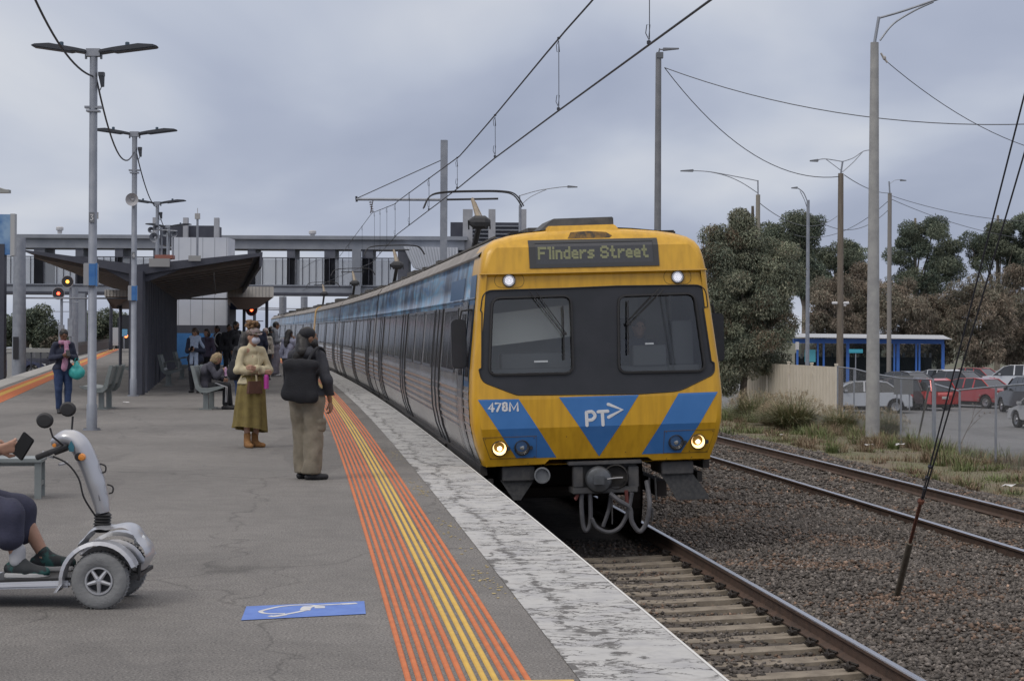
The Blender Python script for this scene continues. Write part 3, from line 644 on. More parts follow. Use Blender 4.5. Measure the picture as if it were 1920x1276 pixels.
Lk(t_, a_.outputs[0], c_.inputs[1]); Lk(t_, b_.outputs[0], c_.inputs[2]); Lk(t_, c_.outputs[0], o_.inputs[0])
M_glassS = glassy('side window', (0.30, 0.32, 0.34), trans=0.12, rough=0.16, dark=(0.016, 0.018, 0.024))
K = 162.5; UPX, UPY, TL_ = 1117.0, 745.0, R_(1.6)
def uw(px, py):
    dx, dy = px - UPX, UPY - py
    return ((dx * math.cos(TL_) + dy * math.sin(TL_)) / K, (-dx * math.sin(TL_) + dy * math.cos(TL_)) / K + 0.83)
def c4(x, y): return uw(860 + x / 3.646, 390 + y / 3.646)
def c5(x, y): return uw(860 + x / 3.692, 700 + y / 3.692)
FB = [(-.3, .20), (.06, .14), (.50, 0.0), (.83, .0), (1.18, .035), (2.262, .12), (2.30, .075), (2.6, .14), (2.80, .30), (3.0, .55)]
def FF_(w): return float(np.interp(w, [a for a, b in FB], [b for a, b in FB]))
def HW(w): return float(np.interp(w, [.06, .30, .55, .83, 1.15, 2.3, 2.5], [1.345, 1.43, 1.475, 1.485, 1.468, 1.345, 1.315]))
def outline(ins=0.0):
    o = []
    for w in (.06, .18, .30, .42, .55, .69, .83, 1.0, 1.15, 1.45, 1.75, 2.05, 2.3, 2.42):
        o.append((HW(w) - ins, max(w, 0.06)))
    for a, b in ((1.31, 2.50), (1.285, 2.575), (1.235, 2.645), (1.15, 2.70), (1.0, 2.745), (.8, 2.78), (.5, 2.812), (.2, 2.83)):
        f = 1 - ins * .8; o.append((a - ins * a / 1.31, b - ins * (1 - abs(a) / 1.31 * .3)))
    return o + [(-a, b) for a, b in o[::-1]]
def TRf(u, v, w):
    x, y, z = TR(np.float64(u), np.float64(v), np.float64(w)); return (float(x), float(y), float(z))
def tp_local(origin):
    ox, oy, oz = origin
    def f(u, s, w):
        x, y, z = TR(np.float64(u), np.float64(s), np.float64(w)); return (float(x) - ox, float(y) - oy, float(z) - oz)
    return f
def patch(name, out, m, parent, xf, off, holes=(), thick=0.0, sub=None, smooth=False):
    """flat outline in (u,w) draped on the cab face, off = proud of it"""
    bm = bmesh.new(); loops = [out] + list(holes); edges = []
    for lp in loops:
        vs = [bm.verts.new((a, 0, b)) for a, b in lp]
        for i in range(len(vs)): edges.append(bm.edges.new((vs[i], vs[(i + 1) % len(vs)])))
    bmesh.ops.triangle_fill(bm, use_beauty=True, use_dissolve=False, edges=edges, normal=(0, -1, 0))
    for wb, _ in FB:
        bmesh.ops.bisect_plane(bm, geom=bm.verts[:] + bm.edges[:] + bm.faces[:], plane_co=(0, 0, wb), plane_no=(0, 0, 1))
    if thick:
        r = bmesh.ops.extrude_face_region(bm, geom=bm.faces[:])
        ext = [g for g in r['geom'] if isinstance(g, bmesh.types.BMVert)]
        for v in ext: v.co.y = 1.0
    for v in bm.verts:
        u, f, w = v.co; s = FF_(w) - off + (thick if f > .5 else 0); v.co = xf(u, s, w)
    bmesh.ops.recalc_face_normals(bm, faces=bm.faces)
    me = bpy.data.meshes.new(name); bm.to_mesh(me); bm.free(); me.materials.append(m)
    if not thick:
        # face the camera side
        me.update()
    return link_mesh(name, me, parent)
MASK = roundpoly([c4(x, y) for x, y in [(140, 560), (700, 541), (1080, 523), (1695, 512), (1712, 665), (1680, 672), (1731, 1045), (1752, 1052), (1752, 1130), (1500, 1250), (1215, 1268), (370, 1276), (130, 1185), (108, 1100), (128, 1094), (132, 706), (122, 700)]],
                 [.22, 0, 0, .22, .0, .02, .02, .02, .12, .1, 0, .05, .14, .02, .02, .02, .02], 6)
WINL = roundpoly([c4(x, y) for x, y in [(203, 612), (750, 592), (762, 1128), (180, 1140)]], .10, 6)
WINR = roundpoly([c4(x, y) for x, y in [(1082, 592), (1618, 572), (1690, 1112), (1082, 1124)]], .10, 6)
train = empty('train', TRf(0, 0, -.9), 0, 'yellow and blue fronted suburban train with silver carriages arriving at the platform', 'train')
def build_face(root, xf, far=False):
    # yellow shell: rings from the flat of the face round to the side
    rings = []
    for ins, dv in ((.085, 0), (.05, .008), (.022, .035), (.006, .085), (0, .16)):
        rings.append([(u, FF_(w) + dv, w) for u, w in outline(ins)])
    k = len(rings[0]); m = MB()
    S1 = 1.05
    rings.append([(u, S1, w) for u, _, w in rings[-1]])
    V = [p for r in rings for p in r]; Fc = []
    for i in range(len(rings) - 1):
        for j in range(k): Fc.append((i * k + j, i * k + (j + 1) % k, (i + 1) * k + (j + 1) % k, (i + 1) * k + j))
    m.add(V, Fc[:4 * k] + [f for f in Fc[4 * k:] if True])
    sh = m.build('cab_shell', M_yel, root, xf=xf, smooth=True, angle=50)
    notch = [c5(x, y) for x, y in [(165, 652), (580, 632), (612, 600), (1310, 586), (1345, 610), (1762, 599)]]
    oo = outline(.085)
    body = [p for p in oo]
    low = [(u, w) for u, w in notch]
    body = [p for p in oo if p[1] > .10]
    body = body + low                                   # closes from lower left to lower right
    a = patch('front_panel', body, M_yel, root, xf, 0.0, holes=[MASK])
    patch('windscreen_mask', MASK, M_blk, root, xf, -0.012, holes=[WINL, WINR])
    # rim of the mask and rubber seals
    rim = MB()
    for out, r, mt in ((MASK, .008, 0), (WINL, .018, 0), (WINR, .018, 0)):
        pts = [xf(u, FF_(w) - .0, w) for u, w in out]; pts.append(pts[0]); rim.tube(pts, r, 5, caps=False)
    rim.build('window_seal', M_rub, root, smooth=True)
    for out in (WINL, WINR):
        patch('windscreen', out, M_glassF, root, xf, -0.03)
    # blue blocks
    for pts in ([(100, 180), (385, 175), (660, 585), (380, 592)], [(668, 163), (1232, 146), (963, 580)], [(1515, 136), (1795, 126), (1545, 557), (1265, 566)]):
        patch('blue_block', [c5(*p) for p in pts], M_tblue, root, xf, 0.003)
    def stroke(m, pts, r, conv=c5, off=.006):
        q = [xf(u, FF_(w) - off, w) for u, w in [conv(*p) for p in pts]]; m.tube(q, r, 8, flat=((0, 1, 0), .06))
        for e in (q[0], q[-1]): m.lathe([(0.0001, -.0007), (r, -.0007), (r, .0007), (0.0001, .0007)], e, 'Y', 10)
    m = MB()
    ln = .019
    stroke(m, [(866, 358), (861, 270)], ln); stroke(m, smooth_pts([(861, 268, 0), (905, 266, 0), (922, 292, 0), (905, 318, 0), (866, 322, 0)], 6) and [(p.x, p.y) for p in smooth_pts([(861, 268, 0), (900, 264, 0), (922, 292, 0), (902, 319, 0), (866, 322, 0)], 6)], ln)
    stroke(m, [(944, 264), (1012, 260)], ln); stroke(m, [(973, 264), (979, 355)], ln)
    stroke(m, [(1015, 212), (1114, 250), (1018, 302)], ln)
    m.build('operator_logo', M_white, root, smooth=True)
    # fleet number
    m = MB(); x0 = 172
    G_ = {'4': [[(30, 60), (30, 0), (2, 42), (40, 42)]], '7': [[(2, 4), (38, 4), (14, 60)]],
          '8': [[(20, 28), (6, 20), (8, 5), (20, 2), (33, 5), (35, 20), (20, 28), (5, 38), (6, 54), (20, 59), (36, 54), (36, 38), (20, 28)]],
          'M': [[(4, 60), (6, 2), (34, 52), (62, 2), (64, 60)]]}
    for ch, adv in (('4', 49), ('7', 47), ('8', 50), ('M', 60)):
        for stp in G_[ch]:
            stroke(m, [(x0 + a * .93 + 2, 203 + (x0 - 172) * -.03 + b * .93) for a, b in stp], .0128)
        x0 += adv
    m.build('fleet_number', M_white, root, smooth=True)
    # destination display
    fr = [c4(455, 210), c4(1361, 184), c4(1368, 380), c4(461, 406)]
    inn = [c4(500, 232), c4(1325, 207), c4(1331, 352), c4(507, 378)]
    patch('display_frame', fr, mat('display frame', (.04, .042, .045), rough=.5), root, xf, .012, holes=[inn], thick=.02)
    patch('display_screen', inn, mat('display screen', (.042, .046, .056), (.05, .054, .064), scale=40, rough=.3), root, xf, .004)
    glyph = {'F': ['11111', '10000', '10000', '11110', '10000', '10000', '10000'], 'l': ['11', '01', '01', '01', '01', '01', '01'], 'i': ['1', '0', '1', '1', '1', '1', '1'],
             'n': ['0000', '0000', '1110', '1001', '1001', '1001', '1001'], 'd': ['0001', '0001', '0111', '1001', '1001', '1001', '0111'],
             'e': ['0000', '0000', '0110', '1001', '1111', '1000', '0111'], 'r': ['0000', '0000', '1011', '1100', '1000', '1000', '1000'],
             's': ['0000', '0000', '0111', '1000', '0110', '0001', '1110'], 'S': ['01110', '10001', '10000', '01110', '00001', '10001', '01110'],
             't': ['0100', '0100', '1110', '0100', '0100', '0100', '0011'], ' ': ['0'] * 7}
    txt = 'Flinders Street'; tot = sum(len(glyph[c][0]) + (1 if c != ' ' else 2) for c in txt)
    X0, X1 = 527, 1298; dxp = (X1 - X0) / (tot - 1); m = MB(); cx = 0
    for ch in txt:
        g = glyph[ch]
        for r_ in range(7):
            for q_ in range(len(g[0])):
                if g[r_][q_] == '1':
                    px = X0 + (cx + q_) * dxp; py = 266 - (px - X0) * .028 + r_ * 11.6
                    u, w = c4(px, py); hs = .0125; hw_ = .0150
                    m.add([xf(u + a * hs, FF_(w + b * hw_) - .008, w + b * hw_) for a, b in ((-1, -1), (1, -1), (1, 1), (-1, 1))], [(0, 1, 2, 3)])
        cx += len(g[0]) + (1 if ch != ' ' else 2)
    m.build('destination_text', mat('display text', (.17, .175, .10), rough=.6, emit=(.60, .62, .36), estr=.09), root)
    # ledge above the marker lights, body seams
    m = MB()
    a, b = c4(112, 437), c4(1700, 392)
    n_ = 14; pts = [(a[0] + (b[0] - a[0]) * i / n_, 2.285) for i in range(n_ + 1)]
    for i in range(n_):
        u0, u1 = pts[i][0], pts[i + 1][0]
        m.add([xf(u0, .075, 2.305), xf(u1, .075, 2.305), xf(u1, .062, 2.29), xf(u0, .062, 2.29), xf(u1, .125, 2.283), xf(u0, .125, 2.283)], [(0, 1, 2, 3), (3, 2, 4, 5)])
    m.build('drip_ledge', mat('yellow ledge', (.42, .24, .03), rough=.5), root)
    M_seam = mat('seam dark', (.12, .075, .02), rough=.7)
    def seam(pts, r=.0035, conv=c4, off=.001): m = MB(); q = [xf(u, FF_(w) - off, w) for u, w in [conv(*p) for p in pts]]; m.tube(q, r, 5, flat=((0, 1, 0), .2)); m.build('panel_seam', M_seam, root)
    for cx_, cy_, w_, h_ in ((322, 490, 102, 48), (1500, 458, 96, 50)):
        pp = rrect(cx_ - w_, cy_ - h_, cx_ + w_, cy_ + h_, 44, 5); seam(pp + [pp[0]], .003)
    for pts in ([(138, 445), (515, 433), (517, 586), (195, 595), (138, 445)], [(1417, 402), (1780, 390), (1735, 552), (1420, 560), (1417, 402)]):
        seam(pts, .0035, c5, .004)
    m = MB()
    for (x, y) in [(155, 455), (498, 445), (505, 578), (200, 588), (335, 590), (462, 628), (1432, 410), (1765, 403), (1728, 545), (1445, 598), (1625, 590), (1605, 545), (725, 438), (1150, 550)]:
        u, w = c5(x, y); m.lathe([(.0001, -.006), (.006, -.006), (.006, .0), (.0001, .0)], xf(u, FF_(w) - .004, w), 'Y', 8)
    m.build('screw_heads', M_seam, root)
    # soot stain under the roof pod, drip marks
    # marker lights
    M_chr = mat('lamp bezel', (.30, .31, .33), rough=.35, metal=.8); M_lens = mat('clear lens', (.5, .52, .52), rough=.08, metal=.55, spec=.8)
    for cx_, cy_ in ((320, 490), (1500, 458)):
        u, w = c4(cx_, cy_); p = xf(u, FF_(w), w)
        lm = empty('marker_light', p); lm.parent = root
        m = MB(); m.lathe([(.075, .02), (.078, -.02), (.066, -.034), (.055, -.022)], (0, 0, 0), 'Y', 24); m.build('bezel', M_chr, lm, smooth=True)
        m = MB(); m.lathe([(.0001, -.02), (.055, -.02)], (0, 0, 0), 'Y', 20); m.build('lens', mat('led base', (.35, .35, .37), rough=.3, emit=(.75, .78, 1.0), estr=.22), lm)
        m = MB()
        for rr_, n__ in ((.0, 1), (.014, 6), (.028, 12), (.042, 18)):
            for i in range(n__):
                a_ = 2 * PI * i / n__; m.lathe([(.0001, -.026), (.0042, -.024), (.0042, -.018)], (rr_ * math.cos(a_), 0, rr_ * math.sin(a_)), 'Y', 6)
        m.build('led_dots', mat('led lit', (.8, .8, .85), emit=(.95, .95, 1.0), estr=1.3), lm)
    # headlamps: outer lit warm, inner off
    for cx_, cy_, lit in ((258, 520, 1), (416, 515, 0), (1507, 482, 0), (1663, 477, 1)):
        u, w = c5(cx_, cy_); p = xf(u, FF_(w), w)
        lm = empty('headlight', p); lm.parent = root
        m = MB(); m.lathe([(.088, .02), (.092, -.03), (.083, -.042), (.079, -.022), (.072, .03), (.0001, .06)], (0, 0, 0), 'Y', 28)
        m.build('bezel', mat('lamp ring', (.035, .035, .035), rough=.5), lm, smooth=True)
        m = MB(); m.box((.105, -.02, .0), (.035, .03, .045)); m.build('bracket', M_blk, lm, bevel=.006)
        m = MB(); m.lathe([(.078, -.026), (.06, .0), (.035, .022), (.0001, .03)], (0, 0, 0), 'Y', 28)
        m.build('reflector', mat('lit reflector', (.7, .55, .35), rough=.2, metal=.7, emit=(1.0, .66, .32), estr=1.2) if lit else mat('dark reflector', (.20, .20, .21), rough=.25, metal=.9, bump=.4, bscale=25), lm, smooth=True)
        m = MB(); m.lathe([(.0001, -.012), (.026, -.008), (.03, .01)], (0, 0, 0), 'Y', 14)
        m.build('bulb', mat('lit bulb', (1, .9, .7), emit=(1.0, .86, .60), estr=4.0) if lit else mat('dead bulb', (.5, .5, .5), rough=.2, metal=.6), lm, smooth=True)
        m = MB(); m.lathe([(.078, -.03), (.07, -.04), (.0001, -.046)], (0, 0, 0), 'Y', 28)
        m.build('lens', glassy('headlight lens', (.95, .95, .92), trans=.88, rough=.06, dark=(.2, .2, .2)), lm, smooth=True)
    # wipers
    for pts in ([(455, 560), (700, 850)], [(500, 560), (706, 835)], [(690, 665), (700, 850), (697, 1035)], [(1400, 545), (1150, 790)], [(1372, 540), (1146, 775)], [(1145, 625), (1146, 780), (1142, 1000)]):
        pass
    for arms, blade, cxp in (([[(455, 560), (694, 862)], [(500, 560), (706, 845)]], [(690, 665), (697, 1035)], (698, 855)), ([[(1398, 545), (1150, 792)], [(1365, 540), (1140, 775)]], [(1145, 625), (1142, 1000)], (1146, 785))):
        m = MB()
        for a_ in arms:
            q = [xf(u, FF_(w) - .05, w) for u, w in [c4(*p) for p in a_]]; m.tube(q, .006, 6)
        q = [xf(u, FF_(w) - .035, w) for u, w in [c4(*p) for p in blade]]; m.tube(q, .010, 6)
        u, w = c4(*cxp); m.box(xf(u, FF_(w) - .05, w), (.05, .04, .03))
        m.build('wiper', M_rub, root)
    return sh
xf0 = tp_local(train.location)
build_face(train, xf0)
# soot on the brow
m = MB(); pts = rrect(*c4(700, 180), *c4(1040, 128), .02, 3)
patch('soot_stain', [c4(x, y) for x, y in [(735, 196), (760, 150), (880, 138), (1010, 145), (1050, 170), (1030, 186)]], None or mat('soot', (.20, .11, .025), (.05, .04, .03), scale=14, rough=.8, lo=.40, hi=.62, mscale=(1.5, 1, .5)), train, xf0, .0025)
# ---- inside the cab
M_cab = mat('cab interior', (.48, .50, .48), (.54, .56, .54), scale=3, rough=.8); M_cabl = mat('cab door and blind pale', (.60, .62, .58), rough=.7); M_desk = mat('driver desk', (.03, .035, .04), rough=.6)
m = MB()
for a, b in (((-1.25, .35), (1.25, .35)),): m.add([xf0(-1.28, 2.0, .25), xf0(1.28, 2.0, .25), xf0(1.28, 2.0, 2.55), xf0(-1.28, 2.0, 2.55)], [(0, 1, 2, 3)])
m.add([xf0(-1.30, .3, 2.5), xf0(1.30, .3, 2.5), xf0(1.3, 2.0, 2.5), xf0(-1.3, 2.0, 2.5)], [(0, 1, 2, 3)])
m.add([xf0(-1.30, .3, .2), xf0(1.30, .3, .2), xf0(1.3, 2.0, .2), xf0(-1.3, 2.0, .2)], [(0, 1, 2, 3)])
m.build('cab_bulkhead', M_cab, train)
m = MB(); m.add([xf0(.25, 1.98, .3), xf0(.85, 1.98, .3), xf0(.85, 1.98, 2.2), xf0(.25, 1.98, 2.2)], [(0, 1, 2, 3)])
m.add([xf0(-1.22, .55, 1.45), xf0(-.18, .62, 1.55), xf0(-.18, .62, 1.93), xf0(-1.22, .55, 1.83)], [(0, 1, 2, 3)])  # pale blind sheet set behind the left windscreen, separate from the door
m.build('cab_door_and_blind', M_cabl, train)
def tb(m, u0, u1, s0, s1, w0, w1, xf=xf0):
    return m.hexa([xf(u0, s0, w0), xf(u1, s0, w0), xf(u1, s1, w0), xf(u0, s1, w0), xf(u0, s0, w1), xf(u1, s0, w1), xf(u1, s1, w1), xf(u0, s1, w1)])
m = MB(); tb(m, -1.25, 1.25, .22, .55, .3, 1.18); tb(m, .45, .85, .2, .5, 1.18, 1.42); tb(m, -1.1, -.2, .25, .5, 1.18, 1.36); tb(m, .95, 1.2, .3, .6, 1.18, 1.7); m.build('driver_desk', M_desk, train, bevel=.01)
m = MB(); tb(m, .38, .82, 1.35, 1.5, .9, 1.75); m.build('driver_seat', M_desk, train, bevel=.03)
m = MB(); tb(m, -.72, -.56, .2, .22, 1.255, 1.275); tb(m, .60, .70, .19, .21, 1.43, 1.45); m.build('desk_placards', M_white, train)
# roof pod
m = MB(); m.hexa([xf0(-.62, .42, 2.78), xf0(.30, .42, 2.80), xf0(.30, 1.5, 2.80), xf0(-.62, 1.5, 2.78), xf0(-.42, .47, 2.945), xf0(.30, .45, 2.955), xf0(.30, 1.4, 2.955), xf0(-.42, 1.4, 2.945)])
m.build('roof_pod', M_dgrey, train, bevel=.01)
m = MB(); m.hexa([xf0(-.55, .30, 2.75), xf0(.36, .30, 2.77), xf0(.36, 1.0, 2.80), xf0(-.55, 1.0, 2.80), xf0(-.5, .36, 2.852), xf0(.3, .36, 2.86), xf0(.3, 1.0, 2.86), xf0(-.5, 1.0, 2.852)]); m.build('pod_base', M_yel, train, bevel=.01)
for q_ in ((.92, 1.12, .8, 1.1, 2.70, 2.80), (-.9, -.7, .9, 1.2, 2.7, 2.82)): m = MB(); tb(m, *q_); m.build('roof_horn', M_dark, train, bevel=.015)
# mirrors
for sd in (-1, 1):
    r = empty('mirror', xf0(sd * 1.56, .62, 1.5)); r.parent = train; q = r.location
    m = MB(); o_ = rrect(-.09, -.40, .09, .18, .05, 4); pv = [Vector(xf0(sd * 1.56 + a, .62 + d, 1.6 + b)) - q for d in (0, .10) for a, b in o_]; k_ = len(o_)
    m.add(pv, [tuple(range(k_))[::-1], tuple(range(k_, 2 * k_))] + [(i, (i + 1) % k_, (i + 1) % k_ + k_, i + k_) for i in range(k_)])
    m.build('housing', M_blk, r, bevel=.01)
    m = MB(); m.tube([Vector(xf0(sd * 1.36, .66, 1.9)) - q, Vector(xf0(sd * 1.52, .66, 1.88)) - q, Vector(xf0(sd * 1.56, .66, 1.70)) - q], .014, 6); m.build('arm', M_rub, r)
# ---- under the nose
m = MB()
for (x0, y0, x1, y1, s0, s1) in ((790, 640, 1240, 800, .16, .40),):
    u0, w1 = c5(x0, y0); u1, w0 = c5(x1, y1); tb(m, u0, u1, s0, s1, w0, w1)
u0, w1 = c5(740, 618); u1, w0 = c5(1262, 640); tb(m, u0, u1, .05, .42, w0 + .02, w1)
u0, w1 = c5(770, 800); u1, w0 = c5(1235, 828); tb(m, u0, u1, .05, .42, w0, w1)
for a, b in ((775, 850), (1165, 1245)):
    u0, w1 = c5(a, 650); u1, w0 = c5(b, 795); tb(m, u0, u1, .08, .16, w0, w1)
m.build('coupler_box', M_dgrey, train, bevel=.008)
u, w = c5(952, 738); m = MB(); p = xf0(u, .02, w)
m.lathe([(.15, .16), (.155, .0), (.14, -.04), (.10, -.06), (.0001, -.065)], p, 'Y', 28); m.box((p[0] + .0, p[1] - .08, p[2]), (.12, .06, .10)); m.build('coupler_head', mat('coupler steel', (.13, .14, .155), (.09, .095, .1), scale=9, rough=.5, metal=.5), train, smooth=True)
u, w = c5(1075, 722); m = MB(); p = xf0(u, .04, w); m.lathe([(.145, .12), (.15, .02), (.135, .0), (.12, .06), (.0001, .08)], p, 'Y', 28); m.box((p[0] + .02, p[1] - .01, p[2]), (.12, .05, .03)); m.build('coupler_socket', M_dark, train, smooth=True)
def hose(name, pts, r, mt, s=.0):
    m = MB(); q = [xf0(u, s + (d if len(p) > 2 else 0), w) for p in pts for (u, w), d in [(c5(p[0], p[1]), p[2] if len(p) > 2 else 0)]]
    m.tube(smooth_pts(q, 6), r, 8); return m.build(name, mt, train, smooth=True)
M_hose = mat('grey hose', (.07, .072, .08), (.10, .10, .11), scale=10, rough=.6)
hose('brake_hose', [(840, 815), (838, 930), (850, 1060), (872, 1098), (900, 1050), (902, 930), (895, 820)], .027, M_hose, .1)
hose('brake_hose', [(905, 1010), (945, 1075), (1030, 1108), (1110, 1070), (1165, 960), (1190, 830)], .025, M_hose, .05)
hose('brake_hose', [(1030, 835, .05), (1100, 890), (1165, 935), (1180, 1030), (1235, 1098), (1285, 1030), (1305, 900), (1305, 760, .2)], .028, M_hose, -.05)
hose('brake_hose', [(1050, 860), (1035, 960), (995, 1075)], .024, M_hose, .15)
hose('uncoupling_rod', [(1055, 870), (1057, 1055)], .008, M_dgrey, .1)
hose('air_pipe', [(1150, 815), (1155, 880), (1160, 930)], .022, mat('rust red hose', (.13, .035, .03), rough=.7), .05)
hose('air_pipe', [(820, 815), (800, 870), (790, 880)], .022, MATS['rust red hose'], .1)
hose('uncoupling_rod', [(1000, 730), (1060, 722), (1110, 720)], .010, mat('steel', (.35, .36, .38), rough=.4, metal=.8), -.1)
hose('sand_pipe', [(1340, 740), (1345, 950), (1365, 960), (1362, 1050)], .014, M_dgrey, .3)
hose('sand_pipe', [(1385, 740), (1392, 900)], .012, M_dgrey, .3)
# equipment boxes left and right, obstacle plates, jumper socket
m = MB()
u0, w1 = c5(285, 655); u1, w0 = c5(515, 750); tb(m, u0, u1, .2, .9, w0, w1); m.build('step_box', M_dgrey, train, bevel=.01)
m = MB(); u0, w1 = c5(1418, 625); u1, w0 = c5(1650, 708); tb(m, u0, u1, .2, .9, w0, w1); m.build('step_box', M_dgrey, train, bevel=.01)
for pts in ([(275, 750), (515, 750), (420, 890), (370, 890)], [(1415, 712), (1650, 712), (1765, 865), (1765, 892), (1535, 898), (1480, 800)]):
    m = MB(); o_ = [c5(*p) for p in pts]; k_ = len(o_); pv = [xf0(a, .25 + d, b) for d in (0, .02) for a, b in o_]
    m.add(pv, [tuple(range(k_)), tuple(range(k_, 2 * k_))] + [(i, (i + 1) % k_, (i + 1) % k_ + k_, i + k_) for i in range(k_)]); m.build('deflector_plate', mat('scuffed plate', (.045, .047, .05), (.075, .075, .075), scale=25, rough=.7), train)
u, w = c5(560, 710); m = MB(); p = xf0(u, .1, w); m.lathe([(.09, .2), (.095, -.01), (.078, -.012), (.074, .03), (.0001, .03)], p, 'Y', 24); m.build('jumper_socket', mat('socket ring', (.20, .21, .22), rough=.5, metal=.4), train, smooth=True)
# ---- side skin
def m_steel(name, base, band=False):
    m = bpy.data.materials.new(name); m.use_nodes = True; t = m.node_tree; b = t.nodes['Principled BSDF']
    uv = N(t, 'ShaderNodeUVMap'); mp = N(t, 'ShaderNodeMapping'); mp.inputs['Scale'].default_value = (.9, 1.3, 1); Lk(t, uv.outputs[0], mp.inputs[0])
    n = N(t, 'ShaderNodeTexNoise', i_Scale=1.0, i_Detail=6.0, i_Roughness=.7); Lk(t, mp.outputs[0], n.inputs['Vector'])
    c = ramp(t, n.outputs[0], [(.35, base), (.65, tuple(x * .72 for x in base))]); Lk(t, c, b.inputs['Base Color'])
    b.inputs['Metallic'].default_value = .8; b.inputs['Roughness'].default_value = .26
    n2 = N(t, 'ShaderNodeTexNoise', i_Scale=5.0, i_Detail=3.0); Lk(t, mp.outputs[0], n2.inputs['Vector'])
    bp = N(t, 'ShaderNodeBump', i_Strength=.22, i_Distance=.01); Lk(t, n2.outputs[0], bp.inputs['Height']); Lk(t, bp.outputs[0], b.inputs['Normal'])
    return m
def m_wrap():
    """the glossy blue and grey picture film on the upper side of the cars"""
    m = bpy.data.materials.new('printed film'); m.use_nodes = True; t = m.node_tree; b = t.nodes['Principled BSDF']
    uv = N(t, 'ShaderNodeUVMap'); mp = N(t, 'ShaderNodeMapping'); mp.inputs['Scale'].default_value = (.16, 1.1, 1); Lk(t, uv.outputs[0], mp.inputs[0])
    n = N(t, 'ShaderNodeTexNoise', i_Scale=2.2, i_Detail=5.0, i_Distortion=1.5); Lk(t, mp.outputs[0], n.inputs['Vector'])
    c = ramp(t, n.outputs[0], [(.30, (.02, .035, .07)), (.42, (.04, .13, .26)), (.50, (.12, .16, .22)), (.58, (.05, .19, .33)), (.70, (.20, .23, .27))])
    mp2 = N(t, 'ShaderNodeMapping'); mp2.inputs['Scale'].default_value = (1.5, .7, 1); Lk(t, uv.outputs[0], mp2.inputs[0])
    n3 = N(t, 'ShaderNodeTexNoise', i_Scale=1.0, i_Detail=4.0, i_Roughness=.7); Lk(t, mp2.outputs[0], n3.inputs['Vector'])
    st = ramp(t, n3.outputs[0], [(.43, (.22, .24, .3)), (.50, (.8, .8, .85)), (.58, (1.5, 1.45, 1.4))])
    mu = N(t, 'ShaderNodeMixRGB', blend_type='MULTIPLY', i_0=1.0); Lk(t, c, mu.inputs[1]); Lk(t, st, mu.inputs[2])
    Lk(t, mu.outputs[0], b.inputs['Base Color']); b.inputs['Roughness'].default_value = .3; b.inputs['Metallic'].default_value = .0
    n2 = N(t, 'ShaderNodeTexNoise', i_Scale=5.0, i_Detail=3.0); Lk(t, uv.outputs[0], n2.inputs['Vector'])
    bp = N(t, 'ShaderNodeBump', i_Strength=.15, i_Distance=.01); Lk(t, n2.outputs[0], bp.inputs['Height']); Lk(t, bp.outputs[0], b.inputs['Normal'])
    MATS['printed film'] = m; return m
M_glassS.node_tree.nodes['Principled BSDF'].inputs['Specular IOR Level'].default_value = .12
M_steel = m_steel('stainless side', (.60, .59, .59)); M_wrap = m_wrap(); M_roof = mat('roof grey', (.20, .185, .17), (.28, .26, .24), scale=1.5, rough=.75)
M_door = m_steel('door skin', (.46, .48, .52)); M_mull = mat('window frame metal', (.15, .16, .185), rough=.45, metal=.6)
LOW = [(.06, 1.345), (.12, 1.372), (.20, 1.402), (.30, 1.432), (.42, 1.455), (.55, 1.475)]
def side_profile(x=0):
    """closed section: left bottom -> roof -> right bottom, ribs on the lower side; returns (u,w,zone) zone 0 steel 1 film 2 roof"""
    o = []
    ws = [.06, .12, .20, .30]
    rib = []
    w = .42
    while w < .98:
        rib += [(w, 0), (w + .012, .012), (w + .03, .012), (w + .042, 0)]; w += .095
    for w_ in ws: o.append((HW(w_), w_, 0))
    for w_, d in rib: o.append((HW(w_) + d, w_, 0))
    for w_ in (1.02, 1.15, 1.5, 1.95): o.append((HW(w_), w_, 0))
    for w_ in (1.99, 2.0): o.append((HW(w_), w_, 1))
    o += [(HW(2.03) + .012, 2.01, 1), (HW(2.03) + .012, 2.03, 1), (HW(2.04), 2.04, 1)]
    for w_ in (2.2, 2.3): o.append((HW(w_), w_, 1))
    for a, b in ((1.325, 2.42), (1.31, 2.50)): o.append((a, b, 1))
    o.append((1.335, 2.515, 2)); o.append((1.325, 2.53, 2))
    for a, b in ((1.27, 2.585), (1.235, 2.645), (1.15, 2.70), (1.0, 2.745), (.8, 2.78), (.5, 2.812), (.2, 2.83)): o.append((a, b, 2))
    L = [(-a, b, z) for a, b, z in o]; return L + [(a, b, z) for a, b, z in o[::-1]]
